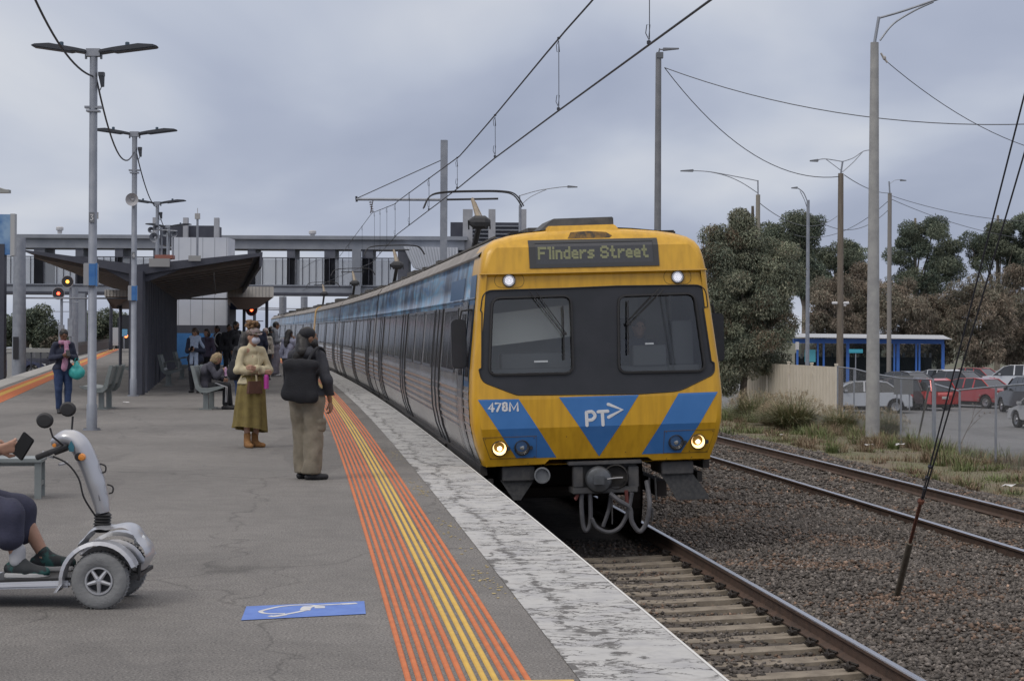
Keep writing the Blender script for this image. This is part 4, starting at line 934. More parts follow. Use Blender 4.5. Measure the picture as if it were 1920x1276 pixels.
def carriage(root, s0, s1, cab0, cab1, ndoors, detail=2):
    xf = xf0; pr = side_profile(); k = len(pr); ss = np.linspace(s0, s1, max(3, int((s1 - s0) / .8)))
    V, Fc, mi, uvs = [], [], [], []
    for s in ss:
        for a, b, z in pr:
            V.append(xf(a, s, b)); uvs.append((s, b * 1.0))
    for i in range(len(ss) - 1):
        for j in range(k - 1):
            Fc.append((i * k + j, i * k + j + 1, (i + 1) * k + j + 1, (i + 1) * k + j)); mi.append(max(pr[j][2], pr[j + 1][2]) if pr[j][2] != 0 else pr[j + 1][2] if pr[j + 1][2] == 1 and pr[j][1] > 1.9 else 0)
    me = raw_mesh('body_side', V, Fc, [M_steel, M_wrap, M_roof], root, uv=uvs, midx=mi)
    for s in ((s1,) if cab0 else (s0, s1)):
        m = MB(); out = [(a, b) for a, b, z in pr if z >= 0]; m.add([xf(a, s, b) for a, b in out], [tuple(range(len(out)))]); m.build('end_wall', M_dark, root)
    # windows, doors
    Lc = s1 - s0; dpos = []
    a0 = s0 + (4.6 if cab0 else 2.2); a1 = s1 - (4.6 if cab1 else 2.2) - 1.3
    dpos = [a0 + (a1 - a0) * i / (ndoors - 1) for i in range(ndoors)]
    sides = (-1, 1)
    def strip(m, sd, sa, sb, prof, off):
        vs = []
        for s in (sa, sb):
            for a, b in prof: vs.append(xf(sd * (a + off), s, b))
        kk = len(prof); m.add(vs, [(i, i + 1, i + kk + 1, i + kk) for i in range(kk - 1)])
    FULL = [(HW(w), w) for w in (.06, .12, .20, .30, .42, .55, .69, .83, 1.0, 1.15, 1.5, 1.95)]
    for sd in sides:
        for d in dpos:
            m = MB(); strip(m, sd, d, d + .64, FULL, .010); strip(m, sd, d + .66, d + 1.3, FULL, .010); m.mi(1)
            for q in (d - .03, d + .635, d + 1.29):
                wd = .09
                strip(m, sd, q, q + wd, FULL, .022)
                for e in (q, q + wd):
                    vs = [xf(sd * (a + o_), e, b) for a, b in FULL for o_ in (-.01, .022)]; n2 = len(FULL)
                    m.add(vs, [(2 * i, 2 * i + 1, 2 * i + 3, 2 * i + 2) for i in range(n2 - 1)])
            m.mi(2); g = [(HW(w), w) for w in (1.12, 1.5, 1.9)]
            strip(m, sd, d + .12, d + .54, g, .016); strip(m, sd, d + .76, d + 1.18, g, .016); m.build('door', [M_door, M_rub, M_glassS], root)
        segs = []
        edges = [s0 + (1.9 if cab0 else .5)] + [x for d in dpos for x in (d - .12, d + 1.42)] + [s1 - (1.9 if cab1 else .5)]
        for i in range(0, len(edges), 2):
            a, b = edges[i], edges[i + 1]
            if b - a < .8: continue
            n = max(1, round((b - a) / 2.4)); wd = (b - a) / n
            for j in range(n):
                wa, wb = a + j * wd + .26, a + (j + 1) * wd - .20
                fr = MB(); g = [(HW(w), w) for w in (1.10, 1.14)]; strip(fr, sd, wa - .04, wb + .04, g, .014); g2 = [(HW(w), w) for w in (1.90, 1.94)]; strip(fr, sd, wa - .04, wb + .04, g2, .014)
                gv = [(HW(w), w) for w in (1.10, 1.5, 1.94)]
                for e in (wa - .04, (wa + wb) / 2 - .02, wb): strip(fr, sd, e, e + .04, gv, .016)
                fr.mi(1); strip(fr, sd, wa, wb, [(HW(w), w) for w in (1.14, 1.5, 1.90)], .006); fr.build('window', [M_mull, M_glassS], root)
    # door thresholds and skirts
    m = MB()
    for sd in (-1, 1):
        tb(m, sd * 1.33 - .04, sd * 1.33 + .04, s0, s1, -.06, .055, xf)
        tb(m, sd * 1.25 - .03, sd * 1.25 + .03, s0, s1, -.22, -.10, xf)
        for d in dpos: tb(m, sd * 1.40 - .03, sd * 1.40 + .03, d - .05, d + 1.35, .02, .05, xf)
    m.build('sole_bar', M_dark, root)
    m = MB(); rr = random.Random(int(s0)); s = s0 + 4.8
    while s < s1 - 4.8:
        l = rr.uniform(.8, 2.2); tb(m, -1.2, 1.2, s, s + l, -.62, -.12, xf); s += l + rr.uniform(.2, .5)
    m.build('equipment_box', M_dark, root)
    for bc in (s0 + 3.1, s1 - 3.1):
        m = MB()
        for sd in (-1, 1): tb(m, sd * 1.08 - .06, sd * 1.08 + .06, bc - 1.6, bc + 1.6, -.52, -.32, xf)
        tb(m, -1.0, 1.0, bc - .3, bc + .3, -.5, -.2, xf)
        for ws_ in (bc - 1.22, bc + 1.22):
            for sd in (-1, 1):
                c = xf(sd * .80, ws_, -.9 + .46); m.lathe([(.2, -.07), (.44, -.07), (.44, .05), (.48, .07), (.2, .07)], c, 'X', 24)
            c = Vector(xf(-.8, ws_, -.44)); c2 = Vector(xf(.8, ws_, -.44)); m.tube([c, c2], .08, 8)
        m.build('bogie', mat('wheel steel', (.06, .05, .045), rough=.6, metal=.4), root)
    # roof plant
    m = MB(); rr = random.Random(int(s0) + 5); s = s0 + 2.5
    while s < s1 - 2.5:
        l = rr.uniform(.8, 2.4); h = rr.uniform(.04, .13); uo = rr.uniform(-.3, .3); tb(m, uo - .6, uo + .5, s, s + l, 2.80, 2.86 + h, xf)
        if rr.random() < .6: tb(m, -1.12, -.95, s, s + .5, 2.68, 2.79, xf)
        s += l + rr.uniform(.6, 1.4)
    for uu in (-1.1, -.72): m.tube([xf(uu, s, 2.745 + (0.05 if uu > -1 else 0)) for s in np.linspace(s0 + .3, s1 - .3, 12)], .02, 5)
    m.build('roof_equipment', mat('roof plant', (.06, .055, .05), (.10, .095, .085), scale=4, rough=.8), root)
    return dpos
CARS = [(.36, 24.4, 1, 0, 3), (24.75, 46.0, 0, 0, 3), (46.35, 66.6, 0, 0, 3), (67.8, 91.0, 0, 0, 3), (91.4, 114.5, 0, 0, 3), (114.9, 138.0, 0, 0, 3)]
for i, (a, b, c, d, n) in enumerate(CARS):
    r = bpy.data.objects.new('carriage', None); COL.objects.link(r); r.parent = train
    if i == 0: r['label'] = 'front carriage right behind the yellow cab, nearest in the train'
    else: r['label'] = ['', 'second silver carriage from the front', 'third silver carriage, ending in a yellow band', 'fourth silver carriage, just past the yellow band', 'fifth silver carriage, under the footbridge', 'last and farthest silver carriage'][i]
    carriage(r, a, b, c, d, n)
m = MB()
for (a, b) in ((66.6, 67.15), (67.25, 67.8)):
    o_ = outline(-.02); k_ = len(o_); pv = [xf0(u, s_, w) for s_ in (a, b) for u, w in o_]
    m.add(pv, [(i, (i + 1) % k_, (i + 1) % k_ + k_, i + k_) for i in range(k_)] + [tuple(range(k_))])
m.build('coupled_cab_ends', M_yel, train)
m = MB()
for (a, b) in ((24.4, 24.75), (46.0, 46.35)):
    o_ = outline(.10); k_ = len(o_); pv = [xf0(u, s_, w) for s_ in (a, b) for u, w in o_]; m.add(pv, [(i, (i + 1) % k_, (i + 1) % k_ + k_, i + k_) for i in range(k_)])
m.build('gangway_bellows', M_rub, train)
# cab side door and quarter window on the platform side
def sidequad(m, s0_, s1_, w0_, w1_, off=.02, n=4):
    ws = np.linspace(w0_, w1_, n); vs = [xf0(-(HW(w) + off), s, w) for s in (s0_, s1_) for w in ws]; m.add(vs, [(i, i + 1, i + n + 1, i + n) for i in range(n - 1)])
m = MB(); sidequad(m, 1.12, 1.9, .10, 2.0, .012, 14); m.mi(1); sidequad(m, 1.08, 1.14, .08, 2.05, .024, 14); sidequad(m, 1.88, 1.94, .08, 2.05, .024, 14); m.mi(2); sidequad(m, 1.28, 1.74, 1.1, 1.85, .02)
m.build('cab_side_door', [M_door, M_rub, M_glassS], train)
m = MB(); sidequad(m, .40, .95, 1.05, 1.95, .012); m.mi(1); sidequad(m, .44, .90, 1.10, 1.90, .018); m.build('cab_quarter_window', [M_mull, M_glassS], train)
m = MB(); sidequad(m, .37, 1.05, .98, 2.3, .006, 10); sidequad(m, 1.95, 4.0, 1.98, 2.3, .004, 5); m.mi(1); sidequad(m, .37, 1.05, .08, .98, .006, 10); m.build('cab_side_film', [M_wrap, M_steel], train)
# pantographs
M_pan = mat('pantograph arm', (.24, .19, .13), (.30, .25, .18), scale=6, rough=.6); M_pan2 = mat('pantograph dark', (.035, .036, .04), rough=.6)
def pantograph(s, first):
    r = bpy.data.objects.new('pantograph', None); COL.objects.link(r); r.parent = train
    yc = float(S2Y(s)); zc = 4.28
    m = MB(); f = lambda u, ds, w: xf0(u, s + ds, w)
    m.tube([f(0, .9, 2.95), f(0, -1.0, 3.62)], .055, 8); m.build('lower_arm', M_pan2, r)
    m = MB(); m.tube([f(0, -1.0, 3.62), f(0, .25, zc - .14)], [.06, .035], 8); m.tube([f(.12, -1.0, 3.55), f(.05, .2, zc - .2)], .012, 5); m.build('upper_arm', M_pan, r)
    m = MB(); m.lathe([(.05, -.2), (.13, -.1), (.13, .1), (.05, .2)], f(0, -1.0, 3.62), 'X', 10)
    for k in range(6): m.tube([f(-.22 + .08 * k, -1.05, 3.66), f(-.2 + .08 * k, -.9, 3.5)], .014, 5)
    m.build('knee', M_pan2, r)
    m = MB()
    for ds in (.12, .38):
        pts = smooth_pts([f(-.95, ds, zc - .30), f(-.82, ds, zc - .07), f(-.55, ds, zc), f(0, ds, zc + .012), f(.55, ds, zc), f(.82, ds, zc - .07), f(.98, ds, zc - .30)], 5)
        m.tube(pts, .014, 6)
    m.tube([f(-.5, .12, zc), f(-.5, .38, zc)], .012, 5); m.tube([f(.5, .12, zc), f(.5, .38, zc)], .012, 5); m.tube([f(-.5, .25, zc - .14), f(.5, .25, zc - .14)], .022, 6)
    m.build('collector_head', M_pan2, r)
    m = MB(); m.hexa([f(-.6, .2, 2.8), f(.6, .2, 2.8), f(.6, 1.6, 2.8), f(-.6, 1.6, 2.8), f(-.5, .3, 2.98), f(.5, .3, 2.98), f(.5, 1.5, 2.98), f(-.5, 1.5, 2.98)]); m.build('base_frame', M_pan2, r)
for s in (14.2, 37.5, 60.0, 84.0): pantograph(s, 0)
# ================================================================== PEOPLE
SKINS = {'light': (.42, .24, .17), 'tan': (.30, .165, .105), 'brown': (.17, .085, .052), 'dark': (.10, .05, .032)}
def skin(k): return mat('skin ' + k, SKINS[k], tuple(x * .85 for x in SKINS[k]), scale=12, rough=.55)
def cloth(name, c, c2=None, scale=9, rough=.85, bump=.25):
    return mat('cloth ' + name, c, c2 or tuple(x * .78 for x in c), scale=scale, rough=rough, bump=bump, bscale=60)
M_eye = mat('eye dark', (.015, .012, .01), rough=.3); M_lip = mat('lips', (.25, .09, .08), rough=.5)
def V3(*a): return np.array(a, float)
def pose_default(H=1.7):
    k = H / 1.7
    J = dict(pel=V3(0, 0, .93), che=V3(0, 0, 1.26), nek=V3(0, 0, 1.44), hed=V3(0, .025, 1.585),
             hL=V3(-.09, 0, .90), hR=V3(.09, 0, .90), kL=V3(-.10, .02, .50), kR=V3(.10, .02, .50), aL=V3(-.10, -.02, .085), aR=V3(.10, -.02, .085),
             sL=V3(-.175, 0, 1.385), sR=V3(.175, 0, 1.385), eL=V3(-.235, -.03, 1.10), eR=V3(.235, -.03, 1.10), wL=V3(-.24, .05, .86), wR=V3(.24, .05, .86))
    for a in J: J[a] = J[a] * k
    J['fL'] = V3(-.12, 1, 0); J['fR'] = V3(.12, 1, 0); J['hy'] = 0.0; J['hp'] = 0.0; J['k'] = k
    return J
def hand_prims(w, d, n, k=1.0, curl=.55, mirror=1):
    """five separate fingers; w wrist, d direction of the palm, n palm normal (side the fingers curl to)"""
    d = d / np.linalg.norm(d); n = n - d * (n @ d); n = n / (np.linalg.norm(n) + 1e-9); s = np.cross(d, n) * mirror
    P_ = []
    for o in (-.024, -.008, .010, .026): P_.append(('c', w + d * .012 * k + s * o * .6 * k, w + d * .088 * k + s * o * k, .016 * k, .012 * k))
    for o, L, st in ((-.030, .058, .080), (-.010, .076, .090), (.011, .070, .090), (.030, .064, .086)):
        b = w + d * st * k + s * o * k; c1 = curl * (1 + .2 * abs(o) * 20 * .2)
        m1 = b + (d * math.cos(c1) + n * math.sin(c1)) * L * .5 * k; m2 = m1 + (d * math.cos(c1 * 2.1) + n * math.sin(c1 * 2.1)) * L * .33 * k; m3 = m2 + (d * math.cos(c1 * 3) + n * math.sin(c1 * 3)) * L * .24 * k
        P_ += [('c', b, m1, .0088 * k, .0082 * k), ('c', m1, m2, .0082 * k, .0076 * k), ('c', m2, m3, .0076 * k, .0066 * k)]
    t0 = w + d * .028 * k + s * .030 * k; t1 = t0 + (d * .62 + s * .70 + n * .25) * .036 * k; t2 = t1 + (d * .85 + s * .25 + n * .4) * .030 * k
    P_ += [('c', t0, t1, .0135 * k, .0105 * k), ('c', t1, t2, .0105 * k, .008 * k)]
    return P_
def head_mat(J):
    return np.array(Matrix.Rotation(J['hy'], 3, 'Z') @ Matrix.Rotation(-J['hp'], 3, 'X'))
def body_mesh(J, b=1.0, cell=.014, hands=True, hcell=.0065, hd=None):
    k = J['k']; A = []
    c = lambda p, q, r1, r2, sy=1.0: A.append(('c', p, q, r1 * k, r2 * k, sy))
    c(J['hL'], J['hR'], .105 * b, .105 * b, .9); c(J['pel'], J['che'], .115 * b, .12 * b, .8)
    c(J['che'] + (J['sL'] - J['nek']) * .35, J['che'] + (J['sR'] - J['nek']) * .35, .105 * b, .105 * b, .85)
    c(J['sL'] * .88 + J['nek'] * .12, J['sR'] * .88 + J['nek'] * .12, .055, .055)
    c(J['nek'] - (J['hed'] - J['nek']) * .3, J['hed'] - (J['hed'] - J['nek']) * .35, .055, .05)
    R = head_mat(J); h = J['hed']; up = R @ V3(0, 0, 1); fw = R @ V3(0, 1, 0); rt = R @ V3(1, 0, 0)
    A.append(('e', h + up * .02 * k, (.074 * k, .094 * k, .098 * k), R)); A.append(('e', h + fw * .025 * k - up * .055 * k, (.054 * k, .064 * k, .062 * k), R))
    for s in 'LR':
        c(J['h' + s], J['k' + s], .088 * b, .057); c(J['k' + s], J['a' + s], .056, .036)
        f = J['f' + s]; f = f / np.linalg.norm(f); t = J['a' + s] + f * .14 * k; t[2] = J['a' + s][2] - .055 * k + f[2] * .14
        c(J['a' + s] - V3(0, 0, .03) * k, t, .037, .028)
        c(J['s' + s], J['e' + s], .050 * b, .039); c(J['e' + s], J['w' + s], .038, .026)
    for s_ in (-1, 1): A.append(('e', h + rt * .074 * s_ * k - up * .0 * k, (.012 * k, .022 * k, .03 * k), R))
    parts = [sdf(A, cell, .028 * k)]
    F_ = [('c', h + fw * .088 * k + up * .022 * k, h + fw * .106 * k - up * .016 * k, .007 * k, .012 * k), ('c', h + fw * .09 * k - up * .045 * k - rt * .014 * k, h + fw * .09 * k - up * .045 * k + rt * .014 * k, .008 * k, .008 * k),
          ('c', h + fw * .084 * k + up * .04 * k - rt * .035 * k, h + fw * .084 * k + up * .04 * k + rt * .035 * k, .010 * k, .010 * k)]
    parts.append(sdf(F_, .006, .008, pad=.02))
    if hands:
        for s, mir in (('L', 1), ('R', -1)):
            d = J['w' + s] - J['e' + s]; d = d / np.linalg.norm(d)
            if hd and s in hd: dd, nn, cu = hd[s]; dd = np.array(dd, float); nn = np.array(nn, float)
            else: dd, nn, cu = d, V3(1 if s == 'L' else -1, .2, 0), .45
            parts.append(sdf(hand_prims(J['w' + s] + d * .012, dd, nn, k, cu, mir), hcell, .008, pad=.02))
    return join_vf(parts)
def person(loc, rz, label, J, skin_k='tan', b=1.0, cell=.014, hair=None, top=None, legs=None, shoes=None, extra=None, hands=True, group=None, hd=None, eyes=False, prop=None):
    """top=(material, thick, hem height, sleeve end 0-1, [folds]); legs=(material, extra radius, end height); hair=(style, material)"""
    k = J['k']; Vb, Fb = body_mesh(J, b, cell, hands, hd=hd)
    root = raw_mesh('person', Vb, Fb, skin(skin_k), smooth=True); root.location = loc; root.rotation_euler = (0, 0, rz)
    tag(root, label, 'person', group)
    R = head_mat(J); h = J['hed']; up = R @ V3(0, 0, 1); fw = R @ V3(0, 1, 0); rt = R @ V3(1, 0, 0)
    def part(nm, prims, m, ce=None, kk=.03, cut=None, folds=None, smooth=True, label=None):
        v, f = sdf(prims, ce or cell, kk * k, cut, folds); o = raw_mesh(nm, v, f, m, root, smooth=smooth)
        if label: o['label'] = label
        return o
    part.h = (h, up, fw, rt)
    if top:
        m, th, hem, sl = top[:4]; fo = top[4] if len(top) > 4 else (.006, 26); flare = top[5] if len(top) > 5 else 0.0; A = []
        c = lambda p, q, r1, r2, sy=1.0: A.append(('c', p, q, r1 * k, r2 * k, sy))
        c(J['hL'], J['hR'], .112 * b + th + flare, .112 * b + th + flare, .9); c(J['pel'], J['che'], .116 * b + th + flare * .6, .116 * b + th * .7, .82)
        if hem < J['pel'][2] - .1: c(J['pel'] - V3(0, 0, .12) * 0 + V3(0, 0, hem - J['pel'][2] + .05), J['pel'], .16 * b + th + flare, .13 * b + th, .85)
        c(J['che'] + (J['sL'] - J['nek']) * .4, J['che'] + (J['sR'] - J['nek']) * .4, .098 * b + th * .7, .098 * b + th * .7, .85)
        c(J['sL'] * .86 + J['nek'] * .14, J['sR'] * .86 + J['nek'] * .14, .050 + th * .7, .050 + th * .7); c(J['nek'] - V3(0, 0, .04) * k, J['nek'] + (J['hed'] - J['nek']) * .12, .075 + th * .5, .06 + th * .3)
        for s in 'LR':
            c(J['s' + s], J['e' + s], .048 * b + th * .8, .043 + th * .8); c(J['e' + s], J['e' + s] + (J['w' + s] - J['e' + s]) * sl, .046 + th, .034 + th * .8)
        part('jacket', A, m, folds=fo, cut=(lambda X, Y, Z: hem - Z) if hem else None)
    if legs:
        m, ex, end = legs[:3]; fo = legs[3] if len(legs) > 3 else (.006, 22); A = []
        wide = legs[4] if len(legs) > 4 else 0.0
        A.append(('c', J['hL'], J['hR'], (.112 * b + ex) * k, (.112 * b + ex) * k, .9))
        A.append(('c', J['pel'], J['pel'] + (J['che'] - J['pel']) * .3, .118 * b * k, .115 * b * k, .85))
        for s in 'LR':
            A.append(('c', J['h' + s], J['k' + s], (.094 * b + ex) * k, (.066 + ex + wide * .5) * k)); A.append(('c', J['k' + s], J['a' + s] + V3(0, 0, .0), (.066 + ex + wide * .5) * k, (.050 + ex + wide) * k))
        cut = (lambda X, Y, Z: end - Z) if end is not None else None
        part('trousers', A, m, kk=.02, folds=fo, cut=cut)
    if shoes:
        for s in 'LR':
            f = J['f' + s]; f = f / np.linalg.norm(f); a = J['a' + s]; heel = a - f * .045 * k; heel[2] = a[2] - .048 * k; toe = a + f * .165 * k; toe[2] = a[2] - .052 * k + f[2] * .15 * k
            mid = (heel + toe) / 2
            o = part('shoe', [('c', heel, mid, .038 * k, .042 * k), ('c', mid, toe, .044 * k, .034 * k), ('c', a + V3(0, 0, .01), mid, .042 * k, .03 * k)] + ([('c', a + V3(0, 0, .09), a, .052 * k, .046 * k)] if len(shoes) > 1 and shoes[1] else []), shoes[0], min(cell, .012), cut=(lambda X, Y, Z, zz=a[2] - .085 * k: zz - Z) if abs(f[2]) < .1 else None)
    if hair:
        st, m = hair[:2]; A = [('e', h + up * .036 * k - fw * .012 * k, (.086 * k, .102 * k, .098 * k), R)]
        ce = min(cell, .012); fold = (.006, 55)
        A2 = [('-e', h + fw * .10 * k - up * .03 * k, (.066 * k, .085 * k, .105 * k), R)]
        if st == 'short': A.append(('e', h - fw * .045 * k - up * .01 * k, (.072 * k, .06 * k, .08 * k), R))
        if st == 'long':
            back = V3(0, -.02, 0)
            A += [('c', h - fw * .05 * k, J['nek'] - fw * .07 * k + V3(0, 0, -.05), .078 * k, .085 * k), ('c', J['nek'] - fw * .09 * k + V3(0, 0, -.05), J['che'] - fw * .13 * k + V3(0, 0, .02), .085 * k, .05 * k, .7)]
        if st == 'bob': A += [('e', h - fw * .03 * k - up * .02 * k, (.098 * k, .10 * k, .12 * k), R)]; fold = (.014, 48)
        if st == 'bun': A += [('e', h - fw * .11 * k + up * .05 * k, (.045 * k, .045 * k, .045 * k), R), ('e', h - fw * .04 * k, (.075 * k, .07 * k, .08 * k), R)]
        if st == 'curly': A += [('e', h + up * .03 * k - fw * .03 * k, (.13 * k, .13 * k, .13 * k), R)]; fold = (.022, 60)
        part('hair', A + A2, m, ce, folds=fold, kk=.02)
    if eyes:
        mm = MB()
        for s_ in (-1, 1): mm.lathe([(.0001, -.006), (.007, -.004), (.008, .0), (.0001, .004)], tuple(h + fw * .092 * k + up * .024 * k + rt * .032 * s_ * k), 'Y', 10)
        mm.build('eyes', M_eye, root)
    if extra: extra(part, root, J)
    if prop: prop(part, root, J)
    return root
def at_feet(px, py): return G(px, py, 0.0)
# --- clothes colours
K_black = cloth('black', (.016, .017, .022)); K_navy = cloth('navy', (.022, .028, .055)); K_char = cloth('charcoal', (.038, .04, .05)); K_jean = cloth('jeans', (.035, .065, .15), (.025, .045, .11), rough=.9)
K_cream = cloth('cream', (.56, .50, .34), (.48, .42, .28)); K_olive = cloth('olive', (.20, .155, .05), (.15, .115, .038), bump=.35); K_khaki = cloth('khaki', (.22, .19, .145), (.17, .148, .11), bump=.3)
K_boot = cloth('tan suede', (.30, .15, .055)); K_grey = cloth('light grey', (.26, .275, .31)); K_lil = cloth('lilac', (.27, .28, .37)); K_pgrey = cloth('pale cargo', (.25, .24, .29)); K_scb = cloth('pale blue scarf', (.36, .43, .55), (.26, .33, .47), scale=30)
H_blk = mat('black hair', (.010, .009, .009), (.02, .018, .017), scale=30, rough=.5); H_brn = mat('dark brown hair', (.03, .018, .012), (.045, .028, .018), scale=30, rough=.5)
H_bld = mat('blonde hair', (.36, .27, .155), (.22, .16, .09), scale=25, rough=.6, bump=.8, bscale=60); H_cur = mat('curly hair', (.26, .155, .075), (.10, .055, .03), scale=22, rough=.8, bump=1.0, bscale=50)
M_shoe = mat('dark shoe', (.018, .018, .02), rough=.6); M_wshoe = mat('pale shoe', (.45, .45, .46), rough=.6); M_phone = mat('phone', (.012, .012, .014), rough=.25)
def phone_at(o, p, d=(0, 1, 0), nm='phone', lab=None, sc_=(.075, .012, .15), rx=0.0):
    """p in the person's local frame"""
    m = MB(); m.box((0, 0, 0), sc_); ob = m.build(nm, M_phone, bevel=.004)
    M = Matrix.Rotation(o.rotation_euler.z, 4, 'Z'); ob.location = o.location + (M @ Vector(p)); ob.rotation_euler = (rx, 0, o.rotation_euler.z)
    tag(ob, lab, 'phone'); return ob
def local2world(o, p): return o.location + Matrix.Rotation(o.rotation_euler.z, 3, 'Z') @ Vector(p)
# 1 woman in cream cardigan, arms crossed
J = pose_default(1.60)
J['eL'] = V3(-.25, .03, 1.05); J['eR'] = V3(.25, .03, 1.05); J['wL'] = V3(-.02, .20, 1.04); J['wR'] = V3(.04, .18, 1.08); J['hy'] = R_(-2)
J['wL'] = V3(.06, .20, 1.075); J['wR'] = V3(-.07, .17, 1.03); J['aL'] = V3(-.06, -.02, .08); J['aR'] = V3(.09, .03, .08); J['fL'] = V3(-.3, 1, 0); J['fR'] = V3(.2, 1, 0)
def ex1(part, root, J):
    h, up, fw, rt = part.h
    part('mask', [('e', h + fw * .072 - up * .040, (.060, .050, .052))], mat('face mask', (.50, .51, .58), (.44, .45, .52), scale=8, rough=.8), .008)
    cm = mat('camouflage cap', (.11, .10, .07), (.25, .20, .20), scale=22, rough=.9, lo=.46, hi=.52)
    cap = part('cap', [('e', h + up * .075, (.098, .112, .062)), ('-e', h - up * .03, (.082, .097, .095))], cm, .01)
    m = MB(); pts = [(h + up * .062 + fw * (.085 + .062 * math.cos(a)) + rt * .085 * math.sin(a) - up * .025 * math.cos(a)) for a in np.linspace(-PI / 2, PI / 2, 13)]
    bk = [(h + up * .062 + fw * .075 * math.cos(a * .9) + rt * .085 * math.sin(a)) for a in np.linspace(-PI / 2, PI / 2, 13)]
    for i in range(12):
        q = [bk[i], bk[i + 1], pts[i + 1], pts[i]]; m.hexa([Vector(v) - Vector((0, 0, .005)) for v in q] + [Vector(v) + Vector((0, 0, .005)) for v in q])
    m.build('cap_brim', cm, root)
    g = random.Random(5); A = []
    for i in range(34):
        a = g.uniform(0, 2 * PI); r = g.uniform(.02, .085); A.append(('e', h + up * (.135 + g.uniform(0, .09)) - fw * .02 + rt * r * math.cos(a) + fw * r * math.sin(a), (.028, .028, .026)))
    part('curly_bun', A, H_cur, .009, kk=.008, folds=(.006, 90))
    # long pleated skirt
    m = MB(); n = 64; rings = []
    for i, (z, rx, ry) in enumerate([(.98, .15, .12), (.90, .185, .15), (.75, .195, .17), (.55, .21, .18), (.35, .225, .19), (.24, .235, .195)]):
        for j in range(n):
            a = 2 * PI * j / n; f = 1 + (.03 + .10 * (i / 5)) * math.sin(a * 9 + .6 * math.sin(a * 2 + i * .3)); zz_ = z + (.05 * math.cos(a - .4) if i == 5 else 0)
            rings.append((rx * f * math.cos(a) + .01 * i * .6, ry * f * math.sin(a), zz_))
    fs = [(i * n + j, i * n + (j + 1) % n, (i + 1) * n + (j + 1) % n, (i + 1) * n + j) for i in range(5) for j in range(n)] + [tuple(range(n))]
    m.add(rings, fs); m.build('skirt', K_olive, root, smooth=True, angle=80)
    m = MB(); m.tube([(.02, .185, 1.28), (.03, .215, 1.0)], .006, 5); m.tube([(.05, .18, .99), (.052, .205, .86)], .012, 5); m.build('cardigan_edge', K_cream, root)
c_ = at_feet(472, 838)
w1 = person(c_, R_(-140), 'woman in cream cardigan and long olive skirt, camouflage cap and face mask, arms crossed', J, 'light', .88, .012, ('short', H_brn), (K_cream, .017, .86, .95, (.013, 21), .03), None, (K_boot, 1), ex1, hd={'L': ((1, .1, .15), (0, -1, 0), .5), 'R': ((-1, .1, -.1), (0, -1, 0), .5)}, eyes=True)
m = MB(); m.tube([(-.0, .0, .0), (0, 0, .16)], .034, 14); m.tube([(0, 0, .16), (0, 0, .19)], [.030, .024], 14); b_ = m.build('water_bottle', mat('magenta bottle', (.42, .05, .30), rough=.35), smooth=True); b_.location = local2world(w1, (-.075, .24, .80)); tag(b_, 'magenta drinking bottle hanging before the olive skirt', 'bottle')
m = MB(); m.tube([(-.055, 0, .12), (-.045, 0, .2), (.04, 0, .2), (.055, 0, .12)], .006, 5); m.box((0, 0, .02), (.22, .06, .17), top=(.85, .8)); b_ = m.build('shoulder_bag', cloth('brown leather', (.10, .045, .03)), bevel=.015); b_.location = local2world(w1, (.085, .20, .80)); b_.rotation_euler = (0, 0, R_(-140)); tag(b_, 'small brown leather bag at the waist of the woman in cream', 'bag')
# 2 woman with the big black bag
J = pose_default(1.62); J['aL'] = V3(-.07, .05, .08); J['aR'] = V3(.09, -.04, .08); J['fL'] = V3(-.05, 1, 0); J['fR'] = V3(.15, 1, 0); J['kL'] = V3(-.085, .06, .47); J['kR'] = V3(.095, 0, .47)
J['eR'] = V3(.26, -.02, 1.06); J['wR'] = V3(.22, .12, .84); J['eL'] = V3(-.22, .06, 1.06); J['wL'] = V3(-.12, .24, .98); J['hy'] = R_(-42); J['hp'] = 0.0; J['fL'] = V3(.5, 1, 0); J['fR'] = V3(.9, 1, 0)
def ex2(part, root, J):
    h, up, fw, rt = part.h
    part('knit_cap', [('e', h + up * .045 - fw * .01, (.088, .106, .074)), ('-e', h + fw * .12 - up * .02, (.07, .09, .08))], K_black, .01, folds=(.003, 70))
    part('hood', [('c', J['sL'] * .5 + J['nek'] * .5 - V3(0, .06, 0), J['sR'] * .5 + J['nek'] * .5 - V3(0, .06, 0), .06, .06), ('e', J['nek'] + V3(0, -.04, .0), (.10, .09, .06))], K_char, .012, folds=(.008, 30))
    part('long_hair', [('c', h + rt * .02 + fw * .05 - up * .05, J['nek'] + V3(.06, .13, -.10), .055, .05), ('c', J['nek'] + V3(.06, .13, -.10), J['che'] + V3(.06, .16, -.02), .05, .03), ('c', h - fw * .06, J['nek'] + V3(0, -.08, 0), .075, .07)], H_blk, .011, folds=(.006, 50))
    part('cargo_pocket', [('c', V3(.165, -.02, .62), V3(.165, .05, .62), .045, .045), ('c', V3(.160, -.02, .55), V3(.160, .05, .55), .045, .045)], K_khaki, .011, folds=(.004, 30))
c_ = at_feet(574, 898)
w2 = person(c_, R_(-24), 'woman seen from behind in black jacket and knit cap, khaki cargo trousers, big black bag', J, 'tan', 1.0, .012, ('long', H_blk), (K_char, .024, .90, .96, (.014, 20), .02), (K_khaki, .026, .065, (.014, 19), .030), (M_shoe,), ex2, hd={'R': ((0, .3, -1), (-1, 0, 0), .5)})
m = MB()
